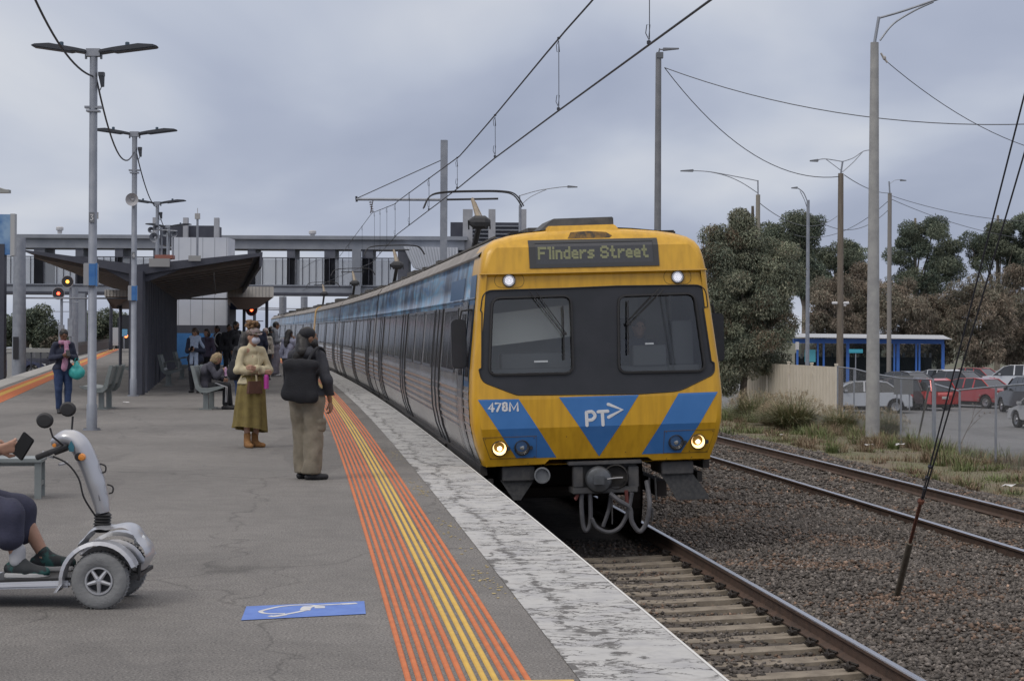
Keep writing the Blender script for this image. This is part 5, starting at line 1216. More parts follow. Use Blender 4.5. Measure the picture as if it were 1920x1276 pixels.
b_ = raw_mesh('tote_bag', *sdf([('c', V3(-.15, 0, -.17), V3(.14, 0, -.18), .055, .055, .8), ('c', V3(-.15, 0, .16), V3(.15, 0, .18), .055, .055, .8), ('c', V3(-.13, 0, -.12), V3(-.11, 0, .17), .08, .05, .5), ('c', V3(.12, 0, -.12), V3(.10, 0, .17), .08, .05, .5), ('c', V3(0, 0, -.12), V3(0, 0, .15), .11, .07, .42)], .012, .06, folds=(.010, 17)), cloth('bag nylon', (.012, .013, .018), bump=.4), smooth=True)
sb = MB(); sb.tube(smooth_pts([(.06, .0, .18), (.10, .07, .29), (.125, .18, .345), (.15, .29, .28), (.14, .34, .10)], 5), .016, 6, flat=((0, 1, 0), .35)); s__ = sb.build('strap', K_black, b_)
b_.location = local2world(w2, (.05, -.215, 1.06)); b_.rotation_euler = (R_(5), R_(3), R_(-16)); tag(b_, 'large black tote bag hanging on the back of the woman in khaki trousers', 'bag')
# 3 woman with teal bag, looking at phone
J = pose_default(1.58); J['hp'] = R_(28); J['eL'] = V3(-.23, .0, 1.04); J['eR'] = V3(.23, .0, 1.04); J['wL'] = V3(-.06, .22, 1.08); J['wR'] = V3(.08, .22, 1.09); J['aL'] = V3(-.06, .06, .08); J['aR'] = V3(.06, -.05, .08)
K_pink = cloth('pink scarf', (.36, .14, .24), (.48, .30, .40), scale=35)
def ex3(part, root, J):
    part('scarf', [('c', J['nek'] + V3(-.07, .06, 0), J['nek'] + V3(.07, .06, 0), .045, .045), ('c', J['nek'] + V3(-.03, .10, -.04), V3(-.03, .15, 1.10), .045, .05, .6), ('c', V3(.0, .16, 1.1), V3(.03, .17, .86), .055, .06, .5)], K_pink, .012, folds=(.008, 45))
w3 = person(at_feet(118, 775), R_(-150), 'woman with pink scarf, dark jacket and jeans reading her phone, teal bag on her arm', J, 'brown', 1.05, .014, ('bun', H_blk), (K_navy, .018, .82, .95, (.012, 22)), (K_jean, .010, .08, (.008, 24)), (M_shoe, 1), ex3, hd={'L': ((.6, .6, .3), (1, 0, .5), .7), 'R': ((-.6, .6, .3), (-1, 0, .5), .7)}, eyes=True)
phone_at(w3, (.0, .31, 1.14), lab='phone held by the woman with the pink scarf', rx=R_(40))
bg = raw_mesh('carrier_bag', *sdf([('e', V3(0, 0, -.10), (.15, .09, .14)), ('c', V3(0, 0, .02), V3(0, 0, .09), .07, .03)], .012, .03, folds=(.010, 30)), cloth('teal plastic', (.045, .40, .38), (.035, .33, .32), rough=.4), smooth=True)
hb = MB(); hb.tube([(-.05, 0, .06), (-.03, 0, .16), (.03, 0, .16), (.05, 0, .06)], .008, 6); hb.build('handle', MATS['cloth teal plastic'], bg); bg.location = local2world(w3, (-.20, .20, .88)); tag(bg, 'bulging teal carrier bag hanging from the arm of the woman in jeans', 'bag')
# ---- the others: quick figures
def quick(px, py, H, face, label, top, legs, hr, sk='tan', b=1.0, arms=None, shoe=None, hp=0, extra=None, cell=.016, stride=.03, hands=True, eyes=False, hem=None, depth=None, wide=0.0, hd=None):
    J = pose_default(H); J['hp'] = R_(hp); J['aL'][1] += stride; J['aR'][1] -= stride
    k = H / 1.7
    if arms == 'phone':
        J['eL'] = V3(-.22, .0, 1.10) * k; J['eR'] = V3(.22, .0, 1.10) * k; J['wL'] = V3(-.05, .22, 1.14) * k; J['wR'] = V3(.06, .22, 1.15) * k
    if arms == 'cross': J['eL'] = V3(-.25, .03, 1.12) * k; J['eR'] = V3(.25, .03, 1.12) * k; J['wL'] = V3(.06, .20, 1.14) * k; J['wR'] = V3(-.07, .17, 1.10) * k
    if arms == 'face': J['eR'] = V3(.26, .12, 1.20) * k; J['wR'] = V3(.07, .16, 1.44) * k
    if arms == 'bag': J['eL'] = V3(-.25, .0, 1.10) * k; J['wL'] = V3(-.18, .16, 1.30) * k
    loc = at_feet(px, py) if depth is None else Vector((P(px, 620, depth).x, depth, 0))
    return person(loc, R_(face), label, J, sk, b, cell, hr, (top, .024, hem or .86 * k, .94, (.009, 23)), (legs, .012 + wide, .08, (.007, 22), wide), (shoe or M_shoe,), extra, hands, eyes=eyes, hd=hd)
def long_scarf(part, root, J):
    part('scarf', [('c', J['nek'] + V3(-.09, .03, .02), J['nek'] + V3(.09, .03, .02), .06, .06), ('c', J['nek'] + V3(-.05, .10, -.02), V3(-.07, .15, .55), .06, .055, .5), ('c', J['nek'] + V3(.05, .10, -.02), V3(.06, .15, .75), .055, .05, .5), ('c', J['nek'] + V3(-.1, .05, 0), V3(-.22, .03, 1.15), .05, .04)], K_scb, .014, folds=(.007, 40))
w4 = quick(366, 736, 1.62, 172, 'woman in dark coat with long pale blue scarf looking down by the blue wall', K_navy, K_black, ('bob', H_brn), 'tan', 1.05, 'phone', hp=30, extra=long_scarf, hem=.55, eyes=True)
phone_at(w4, (0, .31, 1.12), lab='phone held by the woman with the pale blue scarf', rx=R_(40))
quick(388, 722, 1.6, 150, 'person in mauve hood half hidden behind the woman with the blue scarf', cloth('mauve', (.10, .08, .12)), K_black, ('bob', H_brn), 'light', 1.0)
def straps(part, root, J):
    m = MB()
    for s in (-1, 1): m.tube(smooth_pts([(s * .11, -.14, 1.40), (s * .11, .0, 1.49), (s * .12, .14, 1.36), (s * .13, .145, 1.15), (s * .15, .05, 1.02)], 4), .018, 6)
    m.build('backpack_strap', mat('white strap', (.5, .5, .5), rough=.8), root)
    part('backpack', [('c', V3(0, -.22, 1.12), V3(0, -.22, 1.38), .13, .11, .7)], K_black, .016)
quick(408, 706, 1.72, 120, 'person in black with white striped backpack straps, left of the waiting crowd', K_black, K_char, ('short', H_blk), 'brown', 1.0, extra=straps)
quick(429, 708, 1.76, 200, 'person dressed all in black standing between the backpacker and the bearded man', K_black, K_black, ('short', H_blk), 'brown', 1.1)
def beard(part, root, J):
    h, up, fw, rt = part.h; part('beard', [('e', h + fw * .055 - up * .07, (.062, .055, .06))], H_blk, .01, folds=(.006, 60))
quick(441, 712, 1.84, -120, 'tall bearded man in black coat looking towards the train', K_black, K_char, ('short', H_blk), 'tan', 1.1, extra=beard, eyes=True)
def hbag(part, root, J):
    part('backpack', [('c', V3(-.12, -.14, .92), V3(-.10, -.14, 1.05), .12, .08, .6)], K_black, .014)
quick(458, 805, 1.55, -30, 'person in black with a big bag, mostly hidden behind the woman in cream', K_black, K_jean, ('long', H_blk), 'tan', 1.05, shoe=M_wshoe, extra=hbag, arms='bag')
quick(482, 722, 1.80, 20, 'broad person in navy coat seen from behind past the woman in cream', K_navy, K_char, ('short', H_brn), 'light', 1.25)
def beanie(part, root, J):
    h, up, fw, rt = part.h; part('beanie', [('e', h + up * .06 - fw * .01, (.092, .108, .085)), ('-e', h - up * .05 + fw * .03, (.09, .12, .08))], mat('pale knit', (.48, .40, .38), rough=.9), .01)
quick(497, 712, 1.62, -160, 'person with pale knitted beanie and cream top in the queue', cloth('ecru', (.48, .44, .38)), K_black, ('bob', H_brn), 'tan', .95, extra=beanie)
quick(507, 700, 1.70, -60, 'dark haired person behind the pale beanie and the grey hoodie', K_black, K_char, ('short', H_blk), 'tan', 1.0)
quick(472, 703, 1.72, 100, 'person at the back of the crowd in a dark blue top', cloth('dark blue', (.03, .045, .10)), K_char, ('short', H_brn), 'light', 1.0)
def hood(part, root, J): part('hood', [('e', J['nek'] + V3(0, -.06, .02), (.11, .09, .09))], K_grey, .014)
quick(516, 705, 1.86, -75, 'tall man in light grey hoodie and baggy pale cargo trousers', K_grey, K_pgrey, ('short', H_blk), 'tan', 1.0, 'phone', shoe=M_wshoe, extra=hood, wide=.03, stride=.05)
J9 = quick(541, 738, 1.60, -35, 'girl with very long black hair in lilac sweatshirt, hand at her face', K_lil, K_black, ('long', H_blk), 'brown', .92, 'face', hem=.88)
# seated on the bench, blonde
J = pose_default(1.64); sh = V3(0, 0, -.44)
for q in ('pel', 'che', 'nek', 'hed', 'hL', 'hR', 'sL', 'sR', 'eL', 'eR', 'wL', 'wR'): J[q] = J[q] + sh
J['che'] += V3(0, .04, 0); J['nek'] += V3(0, .14, -.04); J['hed'] += V3(0, .22, -.08); J['sL'] += V3(0, .11, -.03); J['sR'] += V3(0, .11, -.03)
J['kL'] = V3(-.12, .44, .46); J['kR'] = V3(.12, .44, .47); J['aL'] = V3(-.12, .50, .08); J['aR'] = V3(.13, .42, .08)
J['eL'] = V3(-.22, .16, .66); J['eR'] = V3(.24, .26, .66); J['wL'] = V3(-.08, .36, .60); J['wR'] = V3(.08, .34, .78); J['hp'] = R_(38)
def stripe(part, root, J):
    m = MB(); 
    for dx_ in (.0, .025): m.tube([(.19, .22 + dx_, .53), (.205, .44 + dx_, .45), (.20, .43 + dx_, .15)], .008, 5)
    m.build('trouser_stripe', mat('stripe white', (.5, .5, .52), rough=.8), root)
w5 = person(G(380, 768) + Vector((-.02, .35, 0)), R_(-86), 'blonde person in dark grey jacket and striped black trousers sitting on the metal bench', J, 'light', 1.12, .014, ('bob', H_bld), (cloth('dusk grey', (.055, .055, .075)), .028, .40, .94, (.010, 22)), (K_black, .012, .09), (M_shoe,), stripe, hd={'R': ((-.2, .8, .2), (-1, 0, 0), .8)})
m = MB(); m.tube([(0, 0, 0), (0, 0, .15)], .033, 12); m.tube([(0, 0, .15), (0, 0, .19)], [.022, .02], 12); b_ = m.build('drink_bottle', mat('pink bottle', (.45, .20, .42), (.6, .5, .58), scale=20, rough=.3), smooth=True); b_.location = local2world(w5, (.05, .42, .66)); tag(b_, 'pink drink bottle held by the person sitting on the bench', 'bottle')
# driver in the cab
J = pose_default(1.72)
c0 = Vector(TRf(.62, .85, .82)); sh = V3(0, 0, -.45)
for q in ('pel', 'che', 'nek', 'hed', 'hL', 'hR', 'sL', 'sR', 'eL', 'eR', 'wL', 'wR'): J[q] = J[q] + sh
J['kL'] = V3(-.12, .4, .45); J['kR'] = V3(.12, .4, .45); J['aL'] = V3(-.12, .42, .08); J['aR'] = V3(.12, .42, .08); J['wL'] = V3(-.16, .30, .70); J['wR'] = V3(.16, .30, .70)
def glasses(part, root, J): pass
drv = person(c0 + Vector((0, 0, -.35)), R_(186), 'train driver in dark uniform seated behind the right windscreen', J, 'tan', 1.05, .016, ('short', H_brn), (K_navy, .02, .3, .95), (K_char, .01, .1), (M_shoe,), None, True, eyes=True)
# ================================================================== STATION
M_galv = mat('galvanised grey', (.25, .27, .31), (.31, .33, .37), scale=4, rough=.5, metal=.35); M_lum = mat('luminaire dark', (.045, .05, .062), rough=.5)
M_steelb = mat('bridge steel', (.20, .22, .26), (.26, .28, .32), scale=.6, rough=.6); M_dkst = mat('dark cladding', (.042, .046, .066), (.058, .062, .082), scale=2, rough=.55)
M_blackw = mat('black sign', (.02, .02, .025), rough=.5); M_signb = mat('sign blue', (.03, .13, .38), (.08, .22, .45), scale=3, rough=.4)
def lamp_post(px, pb, depth, ztop, label, extras=True, spans=(-.98, 1.02), speaker=False, base_z=0.0, num='3'):
    p = P(px, 620, depth) if pb is None else G(px, pb); d = p.y
    r = empty('lamp_post', (p.x, p.y, base_z), 0, label, 'lamp post', 'double armed lamp posts along the platform')
    h = ztop - base_z; m = MB(); m.lathe([(.085, 0), (.085, .4), (.072, .42), (.062, h)], (0, 0, 0), 'Z', 10); m.lathe([(.14, 0), (.14, .03)], (0, 0, 0), 'Z', 10); m.build('pole', M_galv, r, smooth=True)
    m = MB(); m.box((0, 0, h - .06), (.22, .14, .12)); m.tube([(-.12, 0, h - .02), (-.12, 0, h - .16)], .02, 6); m.tube([(.12, 0, h - .02), (.12, 0, h - .16)], .02, 6); m.build('top_bracket', M_galv, r)
    for s, L in ((-1, -spans[0]), (1, spans[1])):
        hd = MB(); o_ = [(.10, -.10), (.30, -.06), (.36, -.075), (L * .96, -.035 + .06), (L, .055), (L * .93, .085), (L * .7, .10), (.42, .045), (.30, .02), (.10, -.03)]
        hd.prism([(s * a, h + b * .8) for a, b in (o_ if s > 0 else o_)], .24, (0, 0, 0), (1, 0, 0), (0, 0, 1)); hd.build('lamp_head', M_lum, r, bevel=.015)
        m = MB(); m.lathe([(.035, 0), (.035, .05), (.02, .06)], (s * (L * .5 + .02), 0, h + .055), 'Z', 10); m.build('sensor_cap', mat('sensor', (.06, .10, .14), rough=.4), r)
    if extras:
        m = MB(); m.box((0, 0, h - .92 - .0), (.26, .12, .035)); m.box((.0, 0, h - .98), (.20, .16, .03)); m.build('cable_bracket', M_galv, r)
        m = MB(); m.box((.13, -.02, h - .40), (.09, .10, .06)); m.tube([(.13, -.02, h - .42), (.15, -.03, h - .60)], [.05, .028], 8); m.tube(smooth_pts([(.14, -.03, h - .58), (.09, -.02, h - .66), (.04, 0, h - .45)], 4), .008, 5); m.build('camera', M_lum, r)
        m = MB(); zb_ = 2.45; m.box((-.02, -.02, zb_), (.20, .20, .36)); m.build('help_box', mat('box grey', (.30, .31, .33), rough=.5), r, bevel=.01)
        m = MB(); m.box((.09, -.125, zb_), (.03, .02, .36)); m.box((.02, -.125, zb_ + .0), (.10, .012, .34)); m.build('box_panel', M_signb, r)
    if num:
        m = MB(); m.box((0, -.075, 3.35), (.085, .012, .16)); m.build('number_plate', mat('plate grey', (.16, .17, .19), rough=.5), r)
        m = MB(); sts = {'3': [[(-.02, .04), (.02, .04), (.0, .005), (.022, -.02), (.0, -.045), (-.022, -.035)]], '4': [[(.015, -.045), (.015, .045), (-.022, -.01), (.028, -.01)]]}[num]
        for q in sts: m.tube([(a, -.084, 3.35 + b) for a, b in q], .007, 5, flat=((0, 1, 0), .2))
        m.build('number', M_white, r)
    if speaker:
        m = MB(); m.lathe([(.02, .12), (.05, .05), (.15, -.06), (.155, -.09), (.12, -.05), (.05, 0), (.03, -.02), (.0001, -.03)], (-.02, -.10, h - 1.63), 'Y', 20); m.build('horn_speaker', mat('speaker grey', (.38, .38, .40), rough=.5), r, smooth=True)
    return r
lp1 = lamp_post(172, 806, None, P(172, 92, G(172, 806).y).z, 'nearest double armed grey lamp post on the platform, left of the shelter', num='3')
lp2 = lamp_post(250, 742, None, P(253, 247, G(250, 742).y).z, 'second double armed lamp post, with a round horn speaker on its mast', speaker=True, num='4')
lp3 = lamp_post(294, None, 66, P(294, 378, 66).z, 'third double armed lamp post rising behind the shelter roof', num=None)
lp4 = lamp_post(314, None, 80, P(314, 422, 80).z, 'farthest double armed lamp post behind the equipment on the shelter roof', extras=False, num=None)
def cable(name, segs, r, m, label, cat='cable'):
    mb = MB()
    for s in segs: mb.tube(s, r, 5)
    o = mb.build(name, m, smooth=True); return tag(o, label, cat)
M_cab_ = mat('cable black', (.03, .032, .04), rough=.6)
def top_of(l, dz, dx=0.0): return l.location + Vector((dx, 0, dz))
h1 = P(172, 92, lp1.location.y).z; h2 = P(253, 247, lp2.location.y).z; h3 = P(294, 378, 66).z; h4 = P(314, 422, 80).z
cable('cable', [sag(P(40, -60, 22), lp1.location + Vector((0, -.07, h1 - .44)), .25), sag(lp1.location + Vector((.03, .07, h1 - .46)), lp2.location + Vector((0, -.07, h2 - .5)), .62), sag(lp2.location + Vector((0.03, .07, h2 - .5)), lp3.location + Vector((0, -.07, h3 - .2)), .30), sag(lp3.location + Vector((0, .07, h3 - .2)), lp4.location + Vector((.0, 0, h4 - .15)), .25)], .016, M_cab_, 'black cable looping from lamp post to lamp post over the platform')
# ---- butterfly shelter
sx_, sy_ = -9.10, 45.3; hd_ = -.157; L_ = 35.0
def SH(a, s, z): return (sx_ + a + hd_ * s, sy_ + s, z)
sh = empty('platform_shelter', SH(0, 0, 0), 0, 'dark steel platform shelter with upswept butterfly roof on a central row of fins', 'shelter'); O3 = Vector(SH(0, 0, 0))
def shl(a, s, z): return tuple(Vector(SH(a, s, z)) - O3)
ML_, MR_ = -2.72, 2.98; zl_, zc_, zr_ = 3.50, 3.16, 3.46
m = MB()
for (a0, z0, a1, z1) in ((ML_, zl_, 0, zc_), (0, zc_, MR_, zr_)):
    t = .05 if a0 == ML_ else .26; t2 = .26 if a0 == ML_ else .08
    m.hexa([shl(a0, 0, z0 - t), shl(a1, 0, z1 - t2), shl(a1, L_, z1 - t2), shl(a0, L_, z0 - t), shl(a0, 0, z0), shl(a1, 0, z1), shl(a1, L_, z1), shl(a0, L_, z0)])
m.build('roof', M_dkst, sh)
m = MB()
for (a0, z0, a1, z1, t, t2) in ((ML_, zl_, 0, zc_, .05, .26), (0, zc_, MR_, zr_, .26, .08)):
    nn = 15
    for i in range(nn):
        s = .5 + i * (L_ - .6) / nn; f0, f1 = .06, .94; A0 = a0 + (a1 - a0) * f0; A1 = a0 + (a1 - a0) * f1; Z0 = z0 - t + (z1 - t2 - z0 + t) * f0; Z1 = z0 - t + (z1 - t2 - z0 + t) * f1
        m.hexa([shl(A0, s, Z0 - .09), shl(A1, s, Z1 - .09), shl(A1, s + 1.75, Z1 - .09), shl(A0, s + 1.75, Z0 - .09), shl(A0, s, Z0 - .003), shl(A1, s, Z1 - .003), shl(A1, s + 1.75, Z1 - .003), shl(A0, s + 1.75, Z0 - .003)])
m.build('soffit_slats', mat('timber slats', (.085, .075, .072), (.12, .10, .092), scale=4, rough=.7), sh)
m = MB(); m.hexa([shl(MR_ - .02, 0, zr_ - .34), shl(MR_ + .04, 0, zr_ - .34), shl(MR_ + .04, L_, zr_ - .34), shl(MR_ - .02, L_, zr_ - .34), shl(MR_, 0, zr_ + .02), shl(MR_ + .06, 0, zr_ + .02), shl(MR_ + .06, L_, zr_ + .02), shl(MR_, L_, zr_ + .02)])
m.build('edge_fascia', M_dkst, sh)
m = MB(); m.box(shl(0, .0, 1.5), (.34, .30, 3.0)); m.add([shl(-.9, .1, zc_ - .05), shl(1.2, .1, zc_ - .05), shl(.25, .1, 2.75), shl(-.25, .1, 2.75), shl(-.9, .3, zc_ - .05), shl(1.2, .3, zc_ - .05), shl(.25, .3, 2.75), shl(-.25, .3, 2.75)], [(0, 1, 2, 3), (4, 5, 6, 7), (0, 1, 5, 4), (1, 2, 6, 5), (3, 0, 4, 7)])
m.build('column', M_dkst, sh, bevel=.01)
for i in range(1, 24):
    s = i * L_ / 24
    m = MB(); m.box(shl(.0, s, 1.45), (.42, .07, 2.9)); m.box(shl(.0, s + .1, 1.45), (.08, .06, 2.9)); m.build('fin', M_dkst, sh)
for k in range(8): m = MB(); m.lathe([(.02, 0), (.02, .10), (.0001, .11)], shl(MR_ * .62, 4 + k * 3.8, zr_ - .46), 'Z', 8); m.build('soffit_light', mat('soffit light', (.35, .35, .36), rough=.5), sh)
# equipment on the roof
def ZR_at(a): return zc_ + (zr_ - zc_) * a / MR_ if a > 0 else zc_ + (zl_ - zc_) * a / ML_
r = empty('roof_equipment', SH(.65, .6, ZR_at(.65)), 0, 'cluster of speakers, cameras and a tin box on the near end of the shelter roof', 'equipment')
m = MB(); m.box((0, -.72, -.02), (.50, .02, .20)); m.build('bracket_plate', mat('zinc plate', (.33, .33, .33), rough=.5, metal=.4), r)
m = MB(); m.box((0, 0, .14), (.44, .35, .10)); m.build('terminal_box', mat('red brown box', (.30, .12, .09), rough=.6), r, bevel=.01)
m = MB()
for x in (-.08, .10, .2): m.tube([(x, 0, .15), (x, 0, .95 - abs(x))], .022, 6)
m.tube([(-.35, 0, .82), (.3, 0, .78)], .02, 6)
for a, z in ((-.33, .80), (-.2, .85), (.02, .72), (.24, .7)): m.lathe([(.03, .08), (.05, 0), (.08, -.10), (.05, -.06)], (a, 0, z), 'Y', 12)
m.lathe([(.03, .12), (.07, .0), (.11, -.10), (.09, -.06), (.04, .0)], (-.24, -.1, .62), 'Y', 14); m.build('speaker_mast', M_galv, r)
r = empty('antenna_post', SH(1.45, .3, ZR_at(1.45) - .05), 0, 'slim post with a small box on top, on the right half of the shelter roof', 'antenna')
m = MB(); m.tube([(0, 0, 0), (0, 0, 1.05)], .028, 8); m.build('post', M_galv, r); m = MB(); m.box((0, 0, 1.10), (.12, .08, .14)); m.tube([(0, 0, 1.15), (0, 0, 1.3)], .008, 5); m.build('box', mat('box pale', (.4, .4, .4), rough=.5), r)
m = MB(); m.box((0, -.38, .06), (.30, .02, .13)); m.build('base_plate', MATS['zinc plate'], r)
r = empty('antenna_post', SH(-1.05, .3, ZR_at(-1.05) - .05), 0, 'slim post with a pale box on top, on the left half of the shelter roof', 'antenna')
m = MB(); m.tube([(0, 0, 0), (0, 0, 1.1)], .025, 8); m.build('post', M_galv, r); m = MB(); m.box((0, 0, 1.12), (.14, .1, .16)); m.build('box', MATS['box pale'], r)
# ---- benches
M_bench = mat('bench grey', (.20, .225, .225), (.24, .265, .265), scale=6, rough=.45, metal=.3)
def bench(loc, rz, label, n=3, arms=False, L=1.7):
    """seat faces local +x, length along y"""
    r = empty('bench', loc, rz, label, 'bench', 'metal benches on the platform')
    m = MB(); pts = [(.30, .46), (.26, .475), (-.02, .43), (-.12, .44), (-.17, .50), (-.27, .86)]
    th = .03
    for i, (a, b) in enumerate(zip(pts[:-1], pts[1:])):
        m.hexa([(a[0], -L / 2, a[1] - th), (a[0], L / 2, a[1] - th), (b[0], L / 2, b[1] - th), (b[0], -L / 2, b[1] - th), (a[0], -L / 2, a[1]), (a[0], L / 2, a[1]), (b[0], L / 2, b[1]), (b[0], -L / 2, b[1])]) if i < 4 else m.hexa([(a[0] - th, -L / 2, a[1]), (a[0], -L / 2, a[1]), (a[0], L / 2, a[1]), (a[0] - th, L / 2, a[1]), (b[0] - th, -L / 2, b[1]), (b[0], -L / 2, b[1]), (b[0], L / 2, b[1]), (b[0] - th, L / 2, b[1])])
    m.build('seat', M_bench, r)
    for y in (-L / 2 + .02, 0, L / 2 - .02):
        m = MB(); o_ = [(.33, .44), (.33, .475), (.0, .40), (-.08, .40), (-.15, .46), (-.26, .88), (-.34, .88), (-.23, .42), (-.14, .34), (.0, .33)]
        m.prism(o_, .045, (0, y, 0), (1, 0, 0), (0, 0, 1)); m.build('side_frame', M_bench, r, bevel=.008)
    for y in (-L / 2 + .25, L / 2 - .25):
        m = MB(); m.box((-.06, y, .18), (.10, .08, .36)); m.box((-.06, y, .01), (.26, .14, .02)); m.build('leg', M_bench, r)
    if arms:
        for y in (-L / 2, -L / 6, L / 6, L / 2):
            m = MB(); m.tube(smooth_pts([(-.16, y, .5), (-.14, y, .66), (.22, y, .68), (.26, y, .48)], 4), .018, 6); m.build('armrest', M_bench, r)
    return r
bench(G(185, 768) + Vector((-.05, .55, 0)), R_(180), 'metal bench facing left, behind the nearest lamp post', L=1.2)
bench(G(383, 768) + Vector((.06, .55, 0)), R_(0), 'metal bench facing right with the blonde person sitting on it', L=1.2)
bench(G(262, 716) + Vector((-.0, 0, 0)), R_(175), 'metal bench on the far side of the shelter column, facing left', L=1.6)
bench(G(320, 722), R_(8), 'metal bench with armrests against the shelter fins, nearest of the row', arms=True, L=1.8)
bench(G(345, 710), R_(8), 'metal bench with armrests behind the first one along the shelter fins', arms=True, L=1.8)
# ---- lift and stair building under the footbridge
DB = 84.0
def bx(m, x0, x1, d0, d1, z0, z1): return m.box(((x0 + x1) / 2, (d0 + d1) / 2, (z0 + z1) / 2), (x1 - x0, d1 - d0, z1 - z0))
xl = P(323, 620, DB).x; xr = P(426, 620, DB).x
b_ = empty('lift_building', ((xl + xr) / 2, DB + 3, 0), 0, 'pale metal clad lift building with dark and blue bands behind the shelter', 'building'); Ob = b_.location.copy()
M_clad = mat('pale cladding', (.50, .53, .60), (.56, .59, .65), scale=.8, rough=.5); M_cblue = mat('band blue', (.035, .15, .38), (.05, .18, .42), scale=2, rough=.5)
def lb(m, x0, x1, d0, d1, z0, z1): return bx(m, x0 - Ob.x, x1 - Ob.x, d0 - Ob.y, d1 - Ob.y, z0, z1)
zt = P(380, 445, DB).z
m = MB(); lb(m, xl - .05, xr, DB, DB + 2.2, 1.78, zt)
m.build('wall', M_clad, b_)
m = MB()
for i in range(5):
    x = xl + (xr - xl) * (i + .5) / 4.6; lb(m, x, x + .02, DB - .006, DB, 1.78, zt)
m.build('panel_joint', mat('joint', (.28, .30, .34), rough=.6), b_)
m = MB(); lb(m, xl - .06, xr + .01, DB - .02, DB + 2.2, 1.42, 1.78); m.build('dark_band', M_dkst, b_)
m = MB(); lb(m, xl - .06, xr + .01, DB - .02, DB + 2.2, 0, 1.42); m.build('blue_base', M_cblue, b_)
m = MB(); lb(m, xr + .01, xr + .10, DB - .04, DB + 2, 0, 4.0); m.build('corner_post', M_dkst, b_)
zt2 = P(380, 408, DB + 3).z
for px in (285, 342, 400): x = P(px, 620, DB + 3).x; m = MB(); lb(m, x, x + .22, DB + 3, DB + 3.3, zt - .1, zt2); m.build('roof_pier', mat('pier grey', (.30, .31, .34), (.36, .37, .40), scale=2, rough=.7), b_)
m = MB(); x0 = P(296, 620, DB + 3).x; x1 = P(402, 620, DB + 3).x; lb(m, x0, x1, DB + 3.4, DB + 5, zt - .2, P(380, 422, DB + 3).z); m.build('roof_screen', M_dkst, b_)
# boxed canopies on each side of it
def canopy(px0, px1, py0, py1, d, label, tail, slant):
    a, b = P(px0, py0, d), P(px1, py1, d); r = empty('canopy', ((a.x + b.x) / 2, d, b.z), 0, label, 'canopy', 'beige boxed canopies by the lift building')
    w_, h_ = b.x - a.x, a.z - b.z; m = MB()
    m.hexa([(-w_ / 2, 0, 0), (w_ / 2, 0, 0), (w_ / 2 - slant, tail, 0), (-w_ / 2 - slant, tail, 0), (-w_ / 2, 0, h_), (w_ / 2, 0, h_), (w_ / 2 - slant, tail, h_), (-w_ / 2 - slant, tail, h_)]); m.build('fascia', mat('canopy beige', (.42, .40, .37), (.47, .45, .42), scale=3, rough=.7), r)
    m = MB()
    for i in range(int(w_ / .14)): m.box((-w_ / 2 + .07 + i * .14, -.012, h_ / 2), (.02, .02, h_))
    m.build('fascia_rib', mat('rib grey', (.33, .32, .31), rough=.7), r)
    m = MB(); m.hexa([(-w_ / 2 + .5, .3, -.5), (w_ / 2 - .9, .3, -.5), (w_ / 2 - .6 - slant, tail, -.4), (-w_ / 2 - slant, tail, -.4), (-w_ / 2 + .02, .02, -.003), (w_ / 2 - .02, .02, -.003), (w_ / 2 - slant, tail, -.003), (-w_ / 2 - slant, tail, -.003)]); m.build('soffit', mat('soffit brown', (.17, .13, .11), rough=.8), r)
    m = MB()
    for x in (-w_ * .28, w_ * .22): m.tube([(x, 2, -b.z), (x, 2, 0)], .07, 8)
    m.build('post', M_dkst, r)
canopy(426, 513, 537, 557, 78, 'beige boxed canopy right of the lift building above the crowd', 12, 1.8)
canopy(196, 248, 543, 556, 78, 'beige boxed canopy left of the shelter column', 12, 1.8)
# ---- footbridge
DF = 128.0
fb = empty('footbridge', (P(430, 620, DF).x, DF, 4.2), 0, 'long grey enclosed footbridge crossing over both tracks and the platform', 'footbridge'); Of = fb.location.copy()
X0b, X1b = P(-40, 620, DF).x, P(870, 620, DF).x
zT0, zT1 = P(380, 441, DF).z, P(380, 466, DF).z; zF0, zF1 = P(380, 533, DF).z, P(380, 551, DF).z
def fbx(m, x0, x1, d0, d1, z0, z1): return bx(m, x0 - Of.x, x1 - Of.x, d0 - Of.y, d1 - Of.y, z0 - Of.z, z1 - Of.z)
m = MB(); fbx(m, X0b, X1b, DF, DF + 3.2, zT1, zT0 - .25); fbx(m, X0b - .2, X1b + .2, DF - .25, DF + 3.4, zT0 - .25, zT0); m.build('roof_beam', M_steelb, fb)
m = MB(); fbx(m, X0b, X1b, DF, DF + 3.2, zF1 + .12, zF0); m.build('floor_beam', M_steelb, fb)
m = MB(); fbx(m, X0b, X1b, DF - .05, DF + 3.2, zF1 - .06, zF1 + .12); fbx(m, X0b, X1b, DF - .06, DF - .0, zF0 - .14, zF0 - .08); m.build('bottom_flange', M_dkst, fb)
for px in (62, 140, 214, 286, 396, 463, 537, 607, 678, 745):
    x = P(px, 620, DF).x; wd = .75 if px > 600 or px < 100 else .55
    m = MB(); fbx(m, x, x + wd, DF + .1, DF + 3.0, zF0, zT1); m.build('wall_panel', mat('bridge panel', (.085, .092, .12), (.11, .118, .145), scale=2, rough=.6), fb)
zm_ = P(380, 483, DF).z
m = MB(); x = X0b + .3
while x < P(740, 620, DF).x: fbx(m, x, x + .05, DF + .02, DF + .08, zF0, zm_); x += .46 if int(x * 7) % 3 else .9
fbx(m, X0b, P(745, 620, DF).x, DF + .02, DF + .08, zm_, zm_ + .06); m.build('balustrade', M_dkst, fb)
M_mesh = bpy.data.materials.new('mesh screen'); M_mesh.use_nodes = True; t_ = M_mesh.node_tree; t_.nodes.clear()
